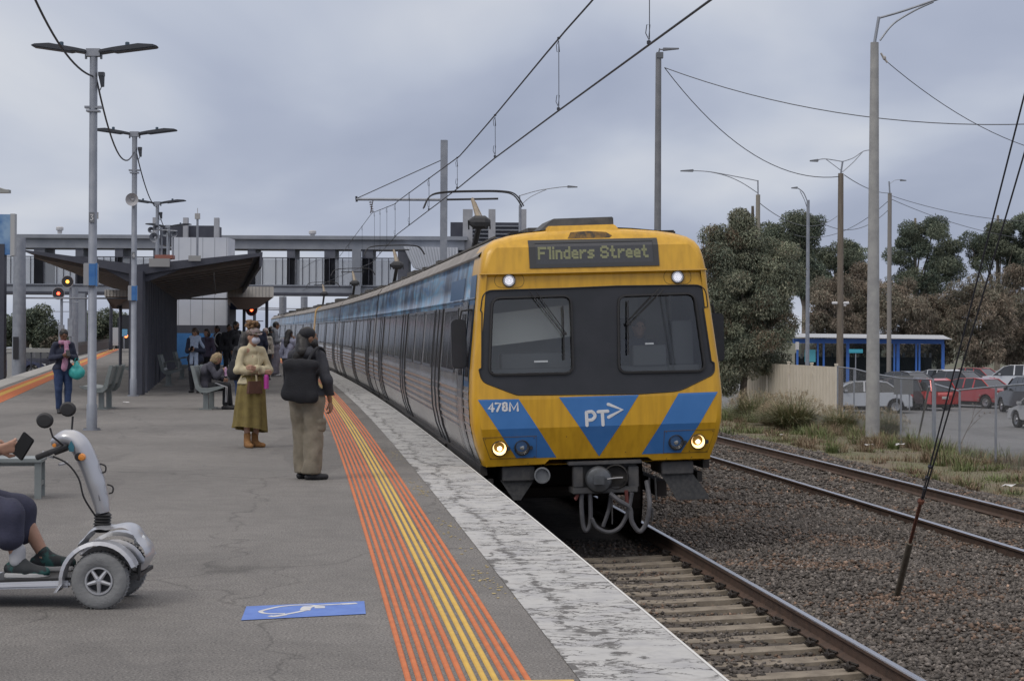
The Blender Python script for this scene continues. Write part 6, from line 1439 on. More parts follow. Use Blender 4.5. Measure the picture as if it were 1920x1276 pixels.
o_ = N(t_, 'ShaderNodeOutputMaterial'); tr_ = N(t_, 'ShaderNodeBsdfTransparent'); df_ = N(t_, 'ShaderNodeBsdfDiffuse'); df_.inputs[0].default_value = (.40, .43, .48, 1); mi_ = N(t_, 'ShaderNodeMixShader', i_0=.5); Lk(t_, tr_.outputs[0], mi_.inputs[1]); Lk(t_, df_.outputs[0], mi_.inputs[2]); Lk(t_, mi_.outputs[0], o_.inputs[0])
for dd in (.10, 3.0):
    m = MB(); m.add([(X0b - Of.x, dd, zF0 - Of.z), (P(745, 620, DF).x - Of.x, dd, zF0 - Of.z), (P(745, 620, DF).x - Of.x, dd, zm_ - Of.z), (X0b - Of.x, dd, zm_ - Of.z)], [(0, 1, 2, 3)]); m.build('mesh_screen', M_mesh, fb)
for px in (668, 152):
    m = MB(); x = P(px, 620, DF - .3).x; fbx(m, x - .3, x + .3, DF - .5, DF + .1, -1.1 if px < 200 else -1.1, zT1 if px > 300 else zF1); m.build('support_column', M_steelb, fb)
m = MB(); a = [P(757, 462, DF - 1), P(858, 464, DF - 1), P(858, 520, DF - 1), P(776, 502, DF - 1)]
q = [tuple(v - Of) for v in a]; q2 = [tuple(v - Of + Vector((0, 2.5, 0))) for v in a]; m.add(q + q2, [(0, 1, 2, 3), (4, 5, 6, 7), (0, 1, 5, 4), (1, 2, 6, 5), (2, 3, 7, 6), (3, 0, 4, 7)]); m.build('stair_cladding', M_clad, fb)
m = MB()
for i in range(18):
    f = i / 18; A = a[0].lerp(a[1], f); B = a[3].lerp(a[2], f); m.tube([tuple(A - Of + Vector((0, -.02, 0))), tuple(B - Of + Vector((0, -.02, 0)))], .035, 4)
m.build('cladding_rib', mat('rib white', (.42, .45, .5), rough=.5), fb)
for px, py in ((112, 430), (586, 437)):
    p = P(px, py + 8, DF + 1.5) - Of; m = MB(); m.lathe([(.16, 0), (.16, .2), (.26, .25), (.26, .42), (.2, .48)], tuple(p), 'Z', 12); m.build('roof_vent', mat('vent pale', (.45, .45, .46), rough=.6), fb)
# the other lift tower, behind the train roof
r = empty('lift_tower', P(915, 455, DF + 2), 0, 'grey lift tower with three piers showing above the roof of the train', 'tower'); Ot = r.location.copy()
m = MB()
for px, w_ in ((868, 18), (916, 13), (975, 12)): A = P(px, 402, DF + 1); m.box(((A.x + w_ / 27.0 / 2 - Ot.x), -1, (A.z - 1.5) / 2 - Ot.z + .2), (w_ / 27.0, .5, A.z + 1.8))
m.build('pier', MATS['pier grey'], r)
m = MB(); A, B = P(845, 418, DF + 3), P(985, 418, DF + 3); bx(m, A.x - Ot.x, B.x - Ot.x, .5, 3, -1.5 - Ot.z, B.z - Ot.z); m.build('wall', M_dkst, r)
m = MB()
for i in range(7): bx(m, A.x + .9 - Ot.x, B.x - Ot.x, .38, .48, B.z - .3 - i * .28 - Ot.z, B.z - .2 - i * .28 - Ot.z)
m.build('louvre', M_steelb, r)
# ---- signals
def signal(px, py, d, col, label, base_z=-1.1, r0=.30, name='red'):
    p = P(px, py, d); r = empty('railway_signal', (p.x, d, base_z), 0, label, 'signal', 'round colour light signals'); h = p.z - base_z
    m = MB(); m.tube([(0.1, .2, 0), (0.1, .2, h)], .07, 8); m.box((.1, .2, h * .55), (.25, .2, .9)); m.tube([(-.35, .2, h * .8), (.5, .2, h * .8)], .02, 5); m.tube([(-.35, .2, h * .3), (.5, .2, h * .3)], .02, 5); m.build('post', M_galv, r)
    m = MB(); m.lathe([(r0 * .96, .05), (r0, -.02), (r0, -.05), (.001, -.05)], (0, 0, h), 'Y', 28); m.build('backplate', M_blackw, r, smooth=True)
    m = MB(); m.lathe([(r0 * .94, -.052), (r0, -.062), (r0 * 1.03, -.05), (r0 * 1.0, -.02)], (0, 0, h), 'Y', 28); m.build('rim', M_galv, r)
    m = MB(); m.lathe([(.001, -.10), (r0 * .22, -.09), (r0 * .26, -.055)], (0, 0, h), 'Y', 16); m.build('lamp', mat('signal ' + name, col, emit=col, estr=6.0), r)
signal(127, 528, 92, (1.0, .42, .04), 'round signal showing yellow under the footbridge at left', name='yellow')
signal(110, 550, 92, (1.0, .07, .03), 'round signal showing red, left of and below the yellow one', name='red')
signal(472, 581, 84, (1.0, .10, .03), 'round signal showing red beside the beige canopy above the crowd', base_z=0, name='red two', r0=.26)
m = MB(); A = P(432, 567, 80); B = P(472, 580, 80); bx(m, A.x, B.x, 80, 80.15, B.z, A.z); o = m.build('departure_screen', mat('screen dark blue', (.03, .05, .12), rough=.3)); tag(o, 'dark blue departure screen hanging under the right beige canopy', 'screen')
# kiosk things at the far left platform end
r = empty('notice_board', G(224, 655), 0, 'small pale notice board with a blue sign near the far platform end', 'notice board'); 
m = MB(); m.box((-.4, 0, 1.0), (.6, .1, 1.4)); m.build('board', mat('board pale', (.45, .47, .5), rough=.6), r); m = MB(); m.box((.35, 0, 1.3), (.5, .08, .55)); m.build('blue_sign', mat('cyan sign', (.15, .38, .6), rough=.5), r); m = MB(); m.tube([(-.4, 0, 0), (-.4, 0, 1)], .05, 6); m.tube([(.35, 0, 0), (.35, 0, 1.2)], .05, 6); m.build('post', M_galv, r)
# the train standing far off behind, at left platform end
r = empty('distant_train', P(247, 650, 160), 0, 'dark front of a distant train beyond the left platform end', 'train'); r.location.z = -.9; 
m = MB(); m.box((0, 2, 2.0), (2.6, 4, 3.4)); m.build('body', M_blk, r, bevel=.2); m = MB(); m.lathe([(.001, -.04), (.16, -.03), (.18, .02)], (-.5, 0, 1.9), 'Y', 12); m.build('headlight', mat('distant lamp', (1, .3, .1), emit=(1, .25, .06), estr=3), r)
# big lineside poles left
def pole(px, pt, pb, d, r0, r1, label, mt=None, name='pole', cat='pole', bz=-1.1, group=None, nbase=True):
    p = P(px, 620, d); t = P(px, pt, d); r = empty(name, (p.x, d, bz), 0, label, cat, group); h = t.z - bz
    m = MB(); m.lathe([(r0, 0), (r1, h)], (0, 0, 0), 'Z', 12); m.build('shaft', mt or M_galv, r, smooth=True); return r, h
r, h = pole(36, 446, 690, 75, .30, .24, 'stout grey steel pole carrying the overhead wires, left of the shelter roof', cat='mast', name='overhead_mast')
m = MB(); m.box((0, 0, .25), (1.4, 1.0, .7)); m.build('concrete_base', M_conc, r)
m = MB(); m.box((-.05, -.31, h * .46 - 1), (.22, .02, .9)); m.build('number_plate', M_blackw, r)
m = MB(); m.tube([(0, 0, h * .62), (9, 6, h * .62 + .1)], .04, 6); m.build('cross_tie', M_galv, r)
r, h = pole(138, 540, 690, 100, .26, .24, 'steel mast under the footbridge beside the yellow signal', name='overhead_mast', cat='mast')
r, h = pole(208, 556, 690, 140, .14, .12, 'thin dark mast beyond the left track, between the trees', mt=M_dkst, name='overhead_mast', cat='mast')
r, h = pole(2, 560, 690, 90, .10, .10, 'thin pale post at the left edge of the view', name='post', cat='post')
for px, d, lb_ in ((530, 140, 'left'), (570, 150, 'right')):
    r, h = pole(px, 556, 600, d, .28, .28, 'grey mast standing past the footbridge, %s of the pair over the far carriages' % lb_, name='overhead_mast', cat='mast')
    m = MB(); m.tube([(0, 0, h - 1.0), (-3.5, 0, h - .9)], .05, 6); m.build('arm', M_galv, r)
# blue advertising sign and dark pillar at the far left
p = P(2, 440, 60); r = empty('platform_sign', (p.x, 60, -1.1), 0, 'blue and white sign board on a dark pillar cut by the left edge', 'sign')
m = MB(); m.box((-.35, 0, p.z + 1.1), (1.35, .25, 1.3)); m.build('board', mat('sign picture', (.04, .15, .38), (.25, .38, .55), scale=1.5, rough=.4), r); m = MB(); m.box((.4, 0, p.z + 1.1), (.14, .27, 1.34)); m.build('edge', mat('sign edge', (.4, .41, .42), rough=.5), r)
m = MB(); m.box((-.35, 0, (p.z + .5) / 2 + .25), (1.0, .3, p.z + .6)); m.build('pillar', M_dkst, r)
r = empty('street_lamp', P(-25, 620, 40) - Vector((0, 0, 2.7)), 0, 'end of a lamp arm reaching in at the left edge', 'street lamp'); z_ = P(0, 352, 40).z + 1.1
m = MB(); m.tube([(0, 0, 0), (0, 0, z_)], .08, 8); m.build('pole', M_galv, r); m = MB(); m.box((.30, 0, z_ - .02), (.36, .2, .07)); m.tube([(0, 0, z_ + .08), (.25, 0, z_ + .05), (.42, 0, z_)], .02, 6); m.build('lamp_head', mat('head pale', (.3, .31, .3), rough=.5), r)
# ---- overhead line above the near track
DM = 75.0; pm_ = P(831, 620, DM); M_wire = mat('wire', (.055, .058, .07), rough=.5, metal=.5)
r = empty('overhead_mast', (pm_.x, DM, -1.0), 0, 'square grey overhead line mast with a long cantilever arm, right of the train', 'mast')
zt = P(831, 263, DM).z; zarm = P(750, 374, DM).z; xa = P(668, 374, DM).x - pm_.x
m = MB(); m.box((0, 0, (zt + 1) / 2), (.28, .28, zt + 1)); m.build('shaft', M_galv, r, bevel=.01)
m = MB(); m.tube([(0, 0, zarm + 1), (xa, 0, zarm + 1)], .055, 8); m.build('cantilever', M_galv, r)
m = MB(); m.tube([(-.1, 0, P(825, 300, DM).z + 1), (xa + .05, 0, zarm + 1.05)], .02, 6); m.tube([(xa + .02, 0, zarm + .9), (xa, 0, zarm + 1.12)], .05, 6); m.build('stay', M_wire, r)
xi = P(697, 374, DM).x - pm_.x; zi = P(697, 400, DM).z + 1
m = MB()
for k in range(5): m.lathe([(.03, 0), (.075, .02), (.03, .05)], (xi + .03 - .02 * k, 0, zi + .06 + k * .09), 'Z', 10)
m.tube([(xi + .06, 0, zarm + 1), (xi - .05, 0, zi)], .02, 6); m.build('insulator', mat('insulator', (.10, .07, .06), rough=.4), r)
def CW(y, off=0.0):
    pts = [(15.24, P(1330, 0, 15.24).x), (22.9, P(1047, 207, 22.9).x), (29.2, P(928, 296, 29.2).x), (35.3, P(860, 350, 35.3).x), (52.5, P(745, 440, 52.5).x), (75, P(697, 490, 75).x), (110, -11.2), (160, -20.0)]
    return float(np.interp(y, [a for a, b in pts], [b for a, b in pts]))
ZC = 4.30
def MW(y):
    ys_ = [8, 15, 20.5, 22.9, 29.2, 35, 54, 75, 95, 115, 160]; zs_ = [6.0, 5.45, 5.25, 5.19, 4.97, 4.88, 5.25, 6.3, 5.3, 5.9, 5.6]
    return float(np.interp(y, ys_, zs_))
yy = [3, 8, 12, 15.24, 19, 22.9, 26, 29.2, 32, 35.3, 40, 46, 52.5, 60, 67, 75, 90, 110, 130, 160]
x3 = lambda y: CW(y) if y > 15.24 else CW(15.24) + (15.24 - y) * (CW(15.24) - CW(22.9)) / 7.66
m = MB(); m.tube([(x3(y), y, ZC) for y in yy], .011, 6); o = m.build('contact_wire', M_wire); tag(o, 'lower contact wire of the overhead line touching the pantographs', 'overhead wire')
m = MB(); yy2 = list(np.linspace(8, 150, 90)); m.tube([(x3(y), y, MW(y)) for y in yy2], .0115, 6); o = m.build('catenary_wire', M_wire); tag(o, 'upper sagging carrier wire of the overhead line', 'overhead wire')
for i, y in enumerate([17.6, 22.9, 29.2, 35.6, 42, 48, 54, 60, 66, 72, 80, 88, 96]):
    zu = MW(y); m = MB(); x = x3(y); m.tube([(x, y, zu - .03), (x + .006, y, ZC + .05)], .0045 if y < 40 else .006, 5)
    rr_ = .035
    for z_, s_ in ((zu - .03, -1), (ZC + .05, 1)):
        m.tube([(x, y, z_), (x - .03, y, z_ + s_ * .06), (x - .02, y, z_ + s_ * .14), (x + .01, y, z_ + s_ * .14), (x, y, z_ + s_ * .02)], .0045, 5)
    m.lathe([(.0001, 0), (.02, .012), (.02, .04), (.0001, .05)], (x, y, ZC - .002), 'Z', 8)
    m.lathe([(.0001, 0), (.02, .012), (.02, .03), (.0001, .04)], (x, y, zu - .02), 'Z', 8)
    o = m.build('dropper', M_wire); tag(o, ORD[i] + ' thin dropper between the two overhead wires, counted from the camera', 'dropper', 'droppers of the overhead line')
# guy wires and rusty anchor rod between the tracks
a = G(1675, 1135, -1.12); b = P(1728, 935, 16.9); c1 = P(1924, 165, 14.6); c2 = P(1945, 190, 14.6)
top_ = a + (c1 - a) * 1.75
r = empty('guy_anchor', a, 0, 'rusty anchor tube leaning out of the ballast between the tracks with two guy wires', 'anchor')
m = MB(); dv = (b - a); m.tube([Vector((0, 0, -.05)) + dv * -.02, dv * .62], .033, 10); m.build('guard_tube', mat('weathered tube', (.11, .095, .075), (.15, .13, .10), scale=12, rough=.8), r, smooth=True)
m = MB(); m.tube([dv * .6, dv * .99], .017, 8); m.lathe([(.02, -.03), (.035, 0), (.02, .03)], tuple(dv * .98), 'Z', 8); m.build('anchor_rod', mat('rust', (.10, .035, .025), (.15, .055, .03), scale=20, rough=.85), r)
u1 = P(1924, 165, 14.6) + (P(1924, 165, 14.6) - b) * .7; u2 = P(1928, 262, 14.8) + (P(1928, 262, 14.8) - b) * .8
m = MB(); m.tube([b - a, P(1924, 165, 14.6) - a, u1 - a], .008, 6); m.tube([b - a + Vector((.015, 0, 0)), P(1928, 262, 14.8) - a, u2 - a], .008, 6)
for t in (.03, .06, .09): m.lathe([(.012, -.02), (.02, 0), (.012, .02)], tuple((b - a).lerp(P(1924, 165, 14.6) - a, t)), 'Z', 6)
m.build('guy_wire', M_wire, r)
# ---- mobility scooter, seen from its side
so = G(188, 1140); SF = FPX / so.y
def sp(px, py): return ((px - 188) / SF, (1140 - py) / SF)
def s3(x, y): return sp(x / 3.0375, 740 + y / 3.0375)
M_silv = mat('scooter silver', (.42, .43, .46), (.47, .48, .51), scale=3, rough=.32, metal=.45, coat=.3); M_tyre = mat('grey tyre', (.19, .195, .20), (.23, .235, .24), scale=12, rough=.85, bump=.4)
sct = empty('mobility_scooter', (so.x, so.y + .26, 0), R_(0), 'silver mobility scooter with grey tyres, its front half in view at the left edge', 'mobility scooter')
def wheel(x, y, r_=.163):
    w_ = empty('wheel', (x, y, r_)); w_.parent = sct
    m = MB(); pr = [(.075, -.035), (.10, -.05), (.14, -.052), (.158, -.04), (.163, -.02), (.165, 0), (.163, .02), (.158, .04), (.14, .052), (.10, .05), (.075, .035)]; m.lathe(pr, (0, 0, 0), 'Y', 48)
    for k in range(44):
        a_ = 2 * PI * k / 44; m.tube([(.1635 * math.cos(a_), -.04, .1635 * math.sin(a_)), (.1655 * math.cos(a_ + .04), 0, .1655 * math.sin(a_ + .04)), (.1635 * math.cos(a_), .04, .1635 * math.sin(a_))], .0035, 4)
    m.build('tyre', M_tyre, w_, smooth=True)
    m = MB(); m.lathe([(.078, -.038), (.080, -.046), (.070, -.046), (.066, -.03), (.066, .03), (.078, .04)], (0, 0, 0), 'Y', 40); m.lathe([(.0001, -.052), (.016, -.05), (.022, -.04), (.022, .03)], (0, 0, 0), 'Y', 16)
    for k in range(5):
        a_ = 2 * PI * k / 5 - PI / 2; m.tube([(.014 * math.cos(a_), -.04, .014 * math.sin(a_)), (.072 * math.cos(a_), -.034, .072 * math.sin(a_))], [.014, .010], 8)
    m.build('rim', M_silv, w_, smooth=True)
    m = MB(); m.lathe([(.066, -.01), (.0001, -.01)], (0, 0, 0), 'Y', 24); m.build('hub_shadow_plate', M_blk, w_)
for y in (-.26, .26): wheel(0, y)
for y in (-.26, .26): wheel(-1.12, y)
def sc_part(nm, prims, m, cell=.01, k=.03, folds=None): v, f = sdf(prims, cell, k, None, folds); return raw_mesh(nm, v, f, m, sct, smooth=True)
q = lambda x, y, yy=0.0: (lambda t: V3(t[0], yy, t[1]))(s3(x, y))
sc_part('front_cowl', [('c', q(520, 840), q(660, 850), .07, .09, 3.0), ('c', q(660, 850), q(735, 930), .09, .085, 2.9), ('c', q(735, 900), q(745, 1000), .05, .035, 4.5), ('c', q(455, 890), q(530, 830), .06, .06, 3.6),
                        ('-c', V3(0, -.36, .163), V3(0, -.20, .163), .195, .195), ('-c', V3(0, .36, .163), V3(0, .20, .163), .195, .195), ('-c', V3(0, -.4, .02), V3(0, .4, .02), .12, .12)], M_silv, .012)
for y in (-.26, .26):
    arc = [(.205 * math.cos(a_), y, .163 + .205 * math.sin(a_)) for a_ in np.linspace(R_(22), R_(185), 16)]; arc.append((-.235, y, .10))
    m = MB(); m.tube(arc, .062, 8, flat=((0, 0, 1), 1)); 
    m = MB()
    for a0_, a1_ in zip(arc[:-1], arc[1:]):
        def w3(p, o, rr__): v = Vector((p[0], 0, p[2] - .163)); l = v.length; v = v * ((l + rr__) / l); return (v.x, p[1] + o, v.z + .163)
        m.hexa([w3(a0_, -.065, 0), w3(a0_, .065, 0), w3(a1_, .065, 0), w3(a1_, -.065, 0), w3(a0_, -.055, .022), w3(a0_, .055, .022), w3(a1_, .055, .022), w3(a1_, -.055, .022)])
    m.build('mudguard', M_silv, sct, smooth=True, angle=60)
sc_part('headlight', [('e', q(745, 855), V3(.035, .075, .035))], mat('scooter lens', (.62, .64, .64), rough=.15), .008)
m = MB(); pts = smooth_pts([q(232, 308), q(262, 282), q(310, 262), q(362, 275), q(408, 335), q(452, 430), q(487, 530), q(512, 620), q(528, 695)], 5); n_ = len(pts)
rad = list(np.interp(np.linspace(0, 1, n_), [0, .06, .25, .45, .75, 1], [.012, .032, .050, .058, .055, .040])); m.tube(pts, rad, 20, flat=((0, 1, 0), 1.45)); m.build('steering_column', M_silv, sct, smooth=True, angle=80)
m = MB(); m.tube([p_ + Vector((.012, -.066, .0)) for p_ in pts[14:36]], .0045, 6); m.build('column_seam', mat('seam grey', (.16, .165, .18), rough=.5), sct)
m = MB()
for k in range(6): c_ = q(528 - k * 1.5, 708 + k * 17); m.lathe([(.034, -.016), (.052 + .002 * (k % 2), 0), (.034, .016)], tuple(c_), 'Z', 18)
m.build('rubber_bellows', M_rub, sct, smooth=True)
m = MB(); m.tube([q(190, 362, -.20), q(260, 335, -.22), q(325, 305, -.10), q(330, 300, .0)], [.017, .017, .014, .012], 8); m.tube([q(190, 362, .20), q(260, 335, .22), q(325, 305, .10), q(330, 300, 0)], [.017, .017, .014, .012], 8); m.build('handlebar', M_rub, sct, smooth=True)
m = MB(); m.tube([q(215, 330, -.16), q(232, 355, -.14), q(262, 370, -.10)], .006, 6); m.tube([q(285, 412, -.08), q(330, 400, -.05)], .009, 6); m.build('brake_lever', M_silv, sct)
m = MB(); m.tube(smooth_pts([q(262, 360, -.12), q(340, 405, -.09), q(405, 490, -.09), (q(435, 600, -.085)), q(490, 712, -.03)], 6), .006, 6); m.build('cable', M_rub, sct)
for yy_, dx_, dz_ in ((-.24, 0, 0), (.22, 22, -45)):
    m = MB(); m.tube([q(320, 295, yy_ * .5), q(290, 240, yy_), q(275 + dx_, 190 + dz_, yy_)], .006, 6); c_ = q(245 + dx_, 148 + dz_, yy_); m.lathe([(.0001, -.02), (.038, -.018), (.050, .0), (.046, .02), (.03, .03), (.0001, .034)], tuple(c_), 'Y', 20, ry=.9)
    m.build('mirror', M_rub, sct, smooth=True)
m = MB(); c_ = q(405, 365, -.085); m.lathe([(.025, .03), (.024, -.01), (.0001, -.012)], tuple(c_), 'Y', 14); m.build('indicator_base', M_rub, sct); m = MB(); m.lathe([(.0001, -.03), (.018, -.026), (.022, 0)], tuple(c_ + V3(.02, -.005, 0)), 'Y', 14); m.build('indicator', mat('amber', (.75, .28, .05), rough=.3), sct, smooth=True)
m = MB(); c_ = q(257, 300, -.068); m.lathe([(.0001, -.005), (.011, -.004), (.012, .004)], tuple(c_), 'Y', 12); m.build('key_switch', MATS['amber'], sct)
m = MB(); c_ = q(360, 305, -.085); m.add([tuple(c_ + V3(a, 0, b)) for a, b in ((0, .035), (.018, 0), (.014, -.03), (-.012, -.03), (-.018, 0))], [(0, 1, 2, 3, 4)]); m.build('sticker', mat('dark cyan sticker', (.04, .17, .23), rough=.4), sct)
for yc_, (a_, b_c) in ((0, (522, 435)), (0, (565, 555))):
    m = MB(); c_ = q(a_ - 4, b_c, 0); m.tube(smooth_pts([tuple(c_ + V3(-.01, 0, .025)), tuple(c_ + V3(.022, 0, .012)), tuple(c_ + V3(.022, 0, -.02)), tuple(c_ + V3(-.0, 0, -.028))], 4), .005, 5); m.build('basket_hook', M_rub, sct)
m = MB(); A, B = q(60, 1085), q(400, 1060); m.hexa([(-.85, -.28, .10), (B[0], -.28, .12), (B[0], .28, .12), (-.85, .28, .10), (-.85, -.27, .135), (B[0], -.27, .16), (B[0], .27, .16), (-.85, .27, .135)]); m.build('deck', M_silv, sct, bevel=.012)
m = MB(); m.box((-.42, 0, .158), (.5, .5, .012), tilt=(R_(-2.5), 'Y')); m.build('deck_mat', M_rub, sct)
m = MB(); m.box((q(745, 1040)[0], 0, q(745, 1040)[2]), (.06, .5, .022)); m.tube([q(775, 1060, -.2), q(780, 960, -.2)], .012, 6); m.tube([q(735, 1040, -.2), q(775, 1040, -.2)], .018, 6); m.build('bumper', M_rub, sct)
m = MB(); m.box((-1.05, 0, .28), (.55, .5, .30)); m.build('rear_body', M_silv, sct, bevel=.05, seg=3); m = MB(); m.box((-.95, 0, .56), (.46, .46, .09)); m.box((-1.18, 0, .85), (.09, .44, .55)); m.build('seat', M_rub, sct, bevel=.03, seg=3)
# rider
J = pose_default(1.66)
SX = -1.06
for q_ in ('pel', 'che', 'nek', 'hed', 'hL', 'hR', 'sL', 'sR', 'eL', 'eR', 'wL', 'wR'): J[q_] = J[q_] + V3(0, 0, -.24)
J['kR'] = V3(.15, .50, .52); J['kL'] = V3(-.13, .49, .52); J['aR'] = V3(.13, .55, .255); J['aL'] = V3(-.11, .64, .265); J['fR'] = V3(.05, 1, -.1); J['fL'] = V3(-.05, 1, 0)
J['eR'] = V3(.26, .20, .93); J['eL'] = V3(-.26, .12, .93); J['wR'] = V3(.15, .43, .90); J['wL'] = V3(-.04, .34, .87); J['hp'] = R_(25)
K_sn = mat('sneaker black', (.02, .024, .028), (.02, .09, .085), scale=14, rough=.7, lo=.5, hi=.58); K_sole = mat('sneaker sole', (.5, .5, .5), rough=.6)
def ex_r(part, root, J):
    for s in 'LR':
        a = J['a' + s]; f = J['f' + s] / np.linalg.norm(J['f' + s]); z = a[2] - .088
        m = MB(); o_ = roundpoly([(-.05, -.07), (.05, -.07), (.055, .10), (.03, .185), (-.03, .185), (-.05, .10)], .03, 3)
        m.prism(o_, .028, (a[0], a[1], z + .006), (1, 0, 0), (0, 1, 0)); m.build('sole', K_sole, root, bevel=.006)
    part('sock', [('c', J['aR'] + V3(0, 0, .06), J['aR'] + V3(0, 0, 0), .047, .047)], mat('grey sock', (.4, .41, .44), rough=.9), .01)
    part('shorts', [('c', J['h' + s], J['k' + s] + V3(0, .0, .0), .12, .092) for s in 'LR'] + [('c', J['k' + s], J['k' + s] + V3(0, .01, -.12), .092, .088) for s in 'LR'] + [('c', J['hL'], J['hR'], .15, .15), ('c', J['pel'], J['che'], .17, .17)], cloth('navy shorts', (.045, .048, .085)), .012, folds=(.007, 22))
wr = person(Vector((sct.location.x + SX, sct.location.y, 0)), R_(-90), 'scooter rider in navy shorts and sneakers holding a phone, cut by the left edge', J, 'light', 1.25, .012, ('short', H_brn), (K_navy, .03, .50, .80, (.010, 22)), None, (K_sn,), ex_r, hd={'R': ((0, .95, .2), (-1, .2, .3), .7), 'L': ((.4, .9, .3), (.8, 0, .5), .6)})
ph = MB(); ph.box((0, 0, 0), (.09, .014, .15)); b_ = ph.build('phone', M_phone, bevel=.006); b_.location = Vector((so.x, so.y, 0)) + Vector((q(100, 300)[0], .10, q(120, 300)[2])); b_.rotation_euler = (0, R_(35), R_(-20)); tag(b_, 'black phone in the hand of the scooter rider', 'phone')
# ================================================================== RIGHT AND LEFT SURROUNDINGS
M_leaf = mat('leaves', (.06, .07, .04), rough=.7, attr='Col', spec=.25)
M_bark = mat('bark', (.09, .075, .06), (.15, .13, .11), scale=8, rough=.95, bump=.5)
def leaves(centres, radii, n, L, W, cols, seed, droop=.3, shell=.55, flat=1.0):
    g = np.random.default_rng(seed); centres = np.array(centres, float); radii = np.array(radii, float)
    if radii.ndim == 1: radii = np.repeat(radii[:, None], 3, 1)
    wts = radii.prod(1) ** (2 / 3); k = g.choice(len(centres), n, p=wts / wts.sum())
    d = g.normal(size=(n, 3)); d /= np.linalg.norm(d, axis=1)[:, None]
    r = shell + (1.08 - shell) * g.random(n) ** .6
    p = centres[k] + d * radii[k] * r[:, None]
    a = g.normal(size=(n, 3)); a[:, 2] -= droop * 3; a /= np.linalg.norm(a, axis=1)[:, None]
    b = np.cross(a, g.normal(size=(n, 3))); b /= np.linalg.norm(b, axis=1)[:, None] + 1e-9
    l = L * g.uniform(.6, 1.4, n)[:, None]; w = W * g.uniform(.6, 1.4, n)[:, None]
    V = np.stack([p, p + a * l * .45 + b * w, p + a * l, p + a * l * .45 - b * w], 1).reshape(-1, 3)
    F = np.arange(n * 4).reshape(-1, 4)
    cols = np.array(cols); ck = g.integers(0, len(cols), len(centres)); pick = np.where(g.random(n) < .6, ck[k], g.integers(0, len(cols), n))
    c = cols[pick] * np.exp(g.normal(0, .17, n) + (g.normal(0, .20, len(centres)))[k])[:, None]
    return V, F, np.repeat(c, 4, 0)
def tree(name, base, crown, label, cols, n=9000, L=.3, W=.08, seed=1, trunk=.25, clumps=40, cr=.9, group=None, cat='tree', droop=.3, lean=(0, 0), limbs=6, shape='round', hollow=.35, trunk_m=None):
    """crown = (dx, dz centre, rx, ry, rz) or a list of them, relative to the base"""
    base = Vector(base); r = empty(name, base, 0, label, cat, group); g = np.random.default_rng(seed + 100)
    crowns = crown if isinstance(crown, list) else [crown]; C = []; Rd = []
    for (cx_, cz_, rx, ry, rz) in crowns:
        m_ = max(3, int(clumps * rx * rz / sum(c[2] * c[4] for c in crowns)))
        for i in range(m_):
            d = g.normal(size=3); d /= np.linalg.norm(d); q = hollow + (1 - hollow) * g.random() ** .5
            C.append((cx_ + d[0] * rx * q, d[1] * ry * q, cz_ + d[2] * rz * q)); s = cr * g.uniform(.55, 1.25); Rd.append((s, s, s * .8))
    V, F, c = leaves(C, Rd, n, L, W, cols, seed, droop)
    raw_mesh('crown', V, F, M_leaf, r, col=c)
    m = MB(); ctop = max(c_[1] for c_ in crowns); t = [(0, 0, -.1), (lean[0] * .4, 0, ctop * .3), (lean[0], 0, ctop * .75), (lean[0], 0, ctop * 1.1)]
    m.tube(smooth_pts(t, 4), list(np.linspace(trunk, trunk * .35, 13)), 8)
    for i in g.choice(len(C), min(limbs, len(C)), replace=False):
        c_ = C[i]; s_ = Vector((lean[0] * .5, 0, ctop * g.uniform(.25, .6))); m.tube(smooth_pts([s_, s_.lerp(Vector(c_), .5) + Vector((0, 0, .2)), c_], 3), list(np.linspace(trunk * .45, trunk * .12, 7)), 6)
    m.build('trunk', trunk_m or M_bark, r, smooth=True)
    return r
GG = [(.165, .185, .135), (.20, .215, .15), (.14, .16, .12), (.235, .235, .17)]
GB = [(.20, .165, .13), (.175, .155, .12), (.15, .145, .11), (.235, .19, .145)]
GE = [(.11, .135, .10), (.135, .155, .11), (.09, .115, .09), (.155, .17, .12)]
gz = -1.45
def bp(px, d, z): v = P(px, 620, d); return Vector((v.x, d, z))
# the big drooping bush tree behind the fence end
d_ = 78; s_ = FPX / d_
def rel(px, py, px0, d, z0): v = P(px, py, d); return v.x - P(px0, 620, d).x, v.z - z0
def cr_(px, py, rxp, rzp, px0, d, z0, ry=None):
    a, b = rel(px, py, px0, d, z0); s = FPX / d; return (a, b, rxp / s, ry or rxp / s, rzp / s)
B0 = 1392
tree('bottlebrush_tree', bp(B0, d_, gz), [cr_(1352, 478, 36, 72, B0, d_, gz), cr_(1390, 462, 26, 72, B0, d_, gz), cr_(1346, 430, 15, 34, B0, d_, gz), cr_(1390, 420, 15, 34, B0, d_, gz), cr_(1440, 560, 62, 105, B0, d_, gz), cr_(1375, 600, 48, 90, B0, d_, gz), cr_(1425, 640, 66, 60, B0, d_, gz), cr_(1468, 500, 30, 60, B0, d_, gz), cr_(1350, 690, 30, 50, B0, d_, gz), cr_(1400, 520, 60, 80, B0, d_, gz), cr_(1352, 540, 30, 90, B0, d_, gz)],
     'large dense grey green drooping tree right behind the train mirror', GG + GG + [(.15, .115, .08)], n=175000, L=.135, W=.018, seed=11, clumps=340, cr=.46, trunk=.16, droop=.45, lean=(.4, 0), limbs=14, hollow=.05)
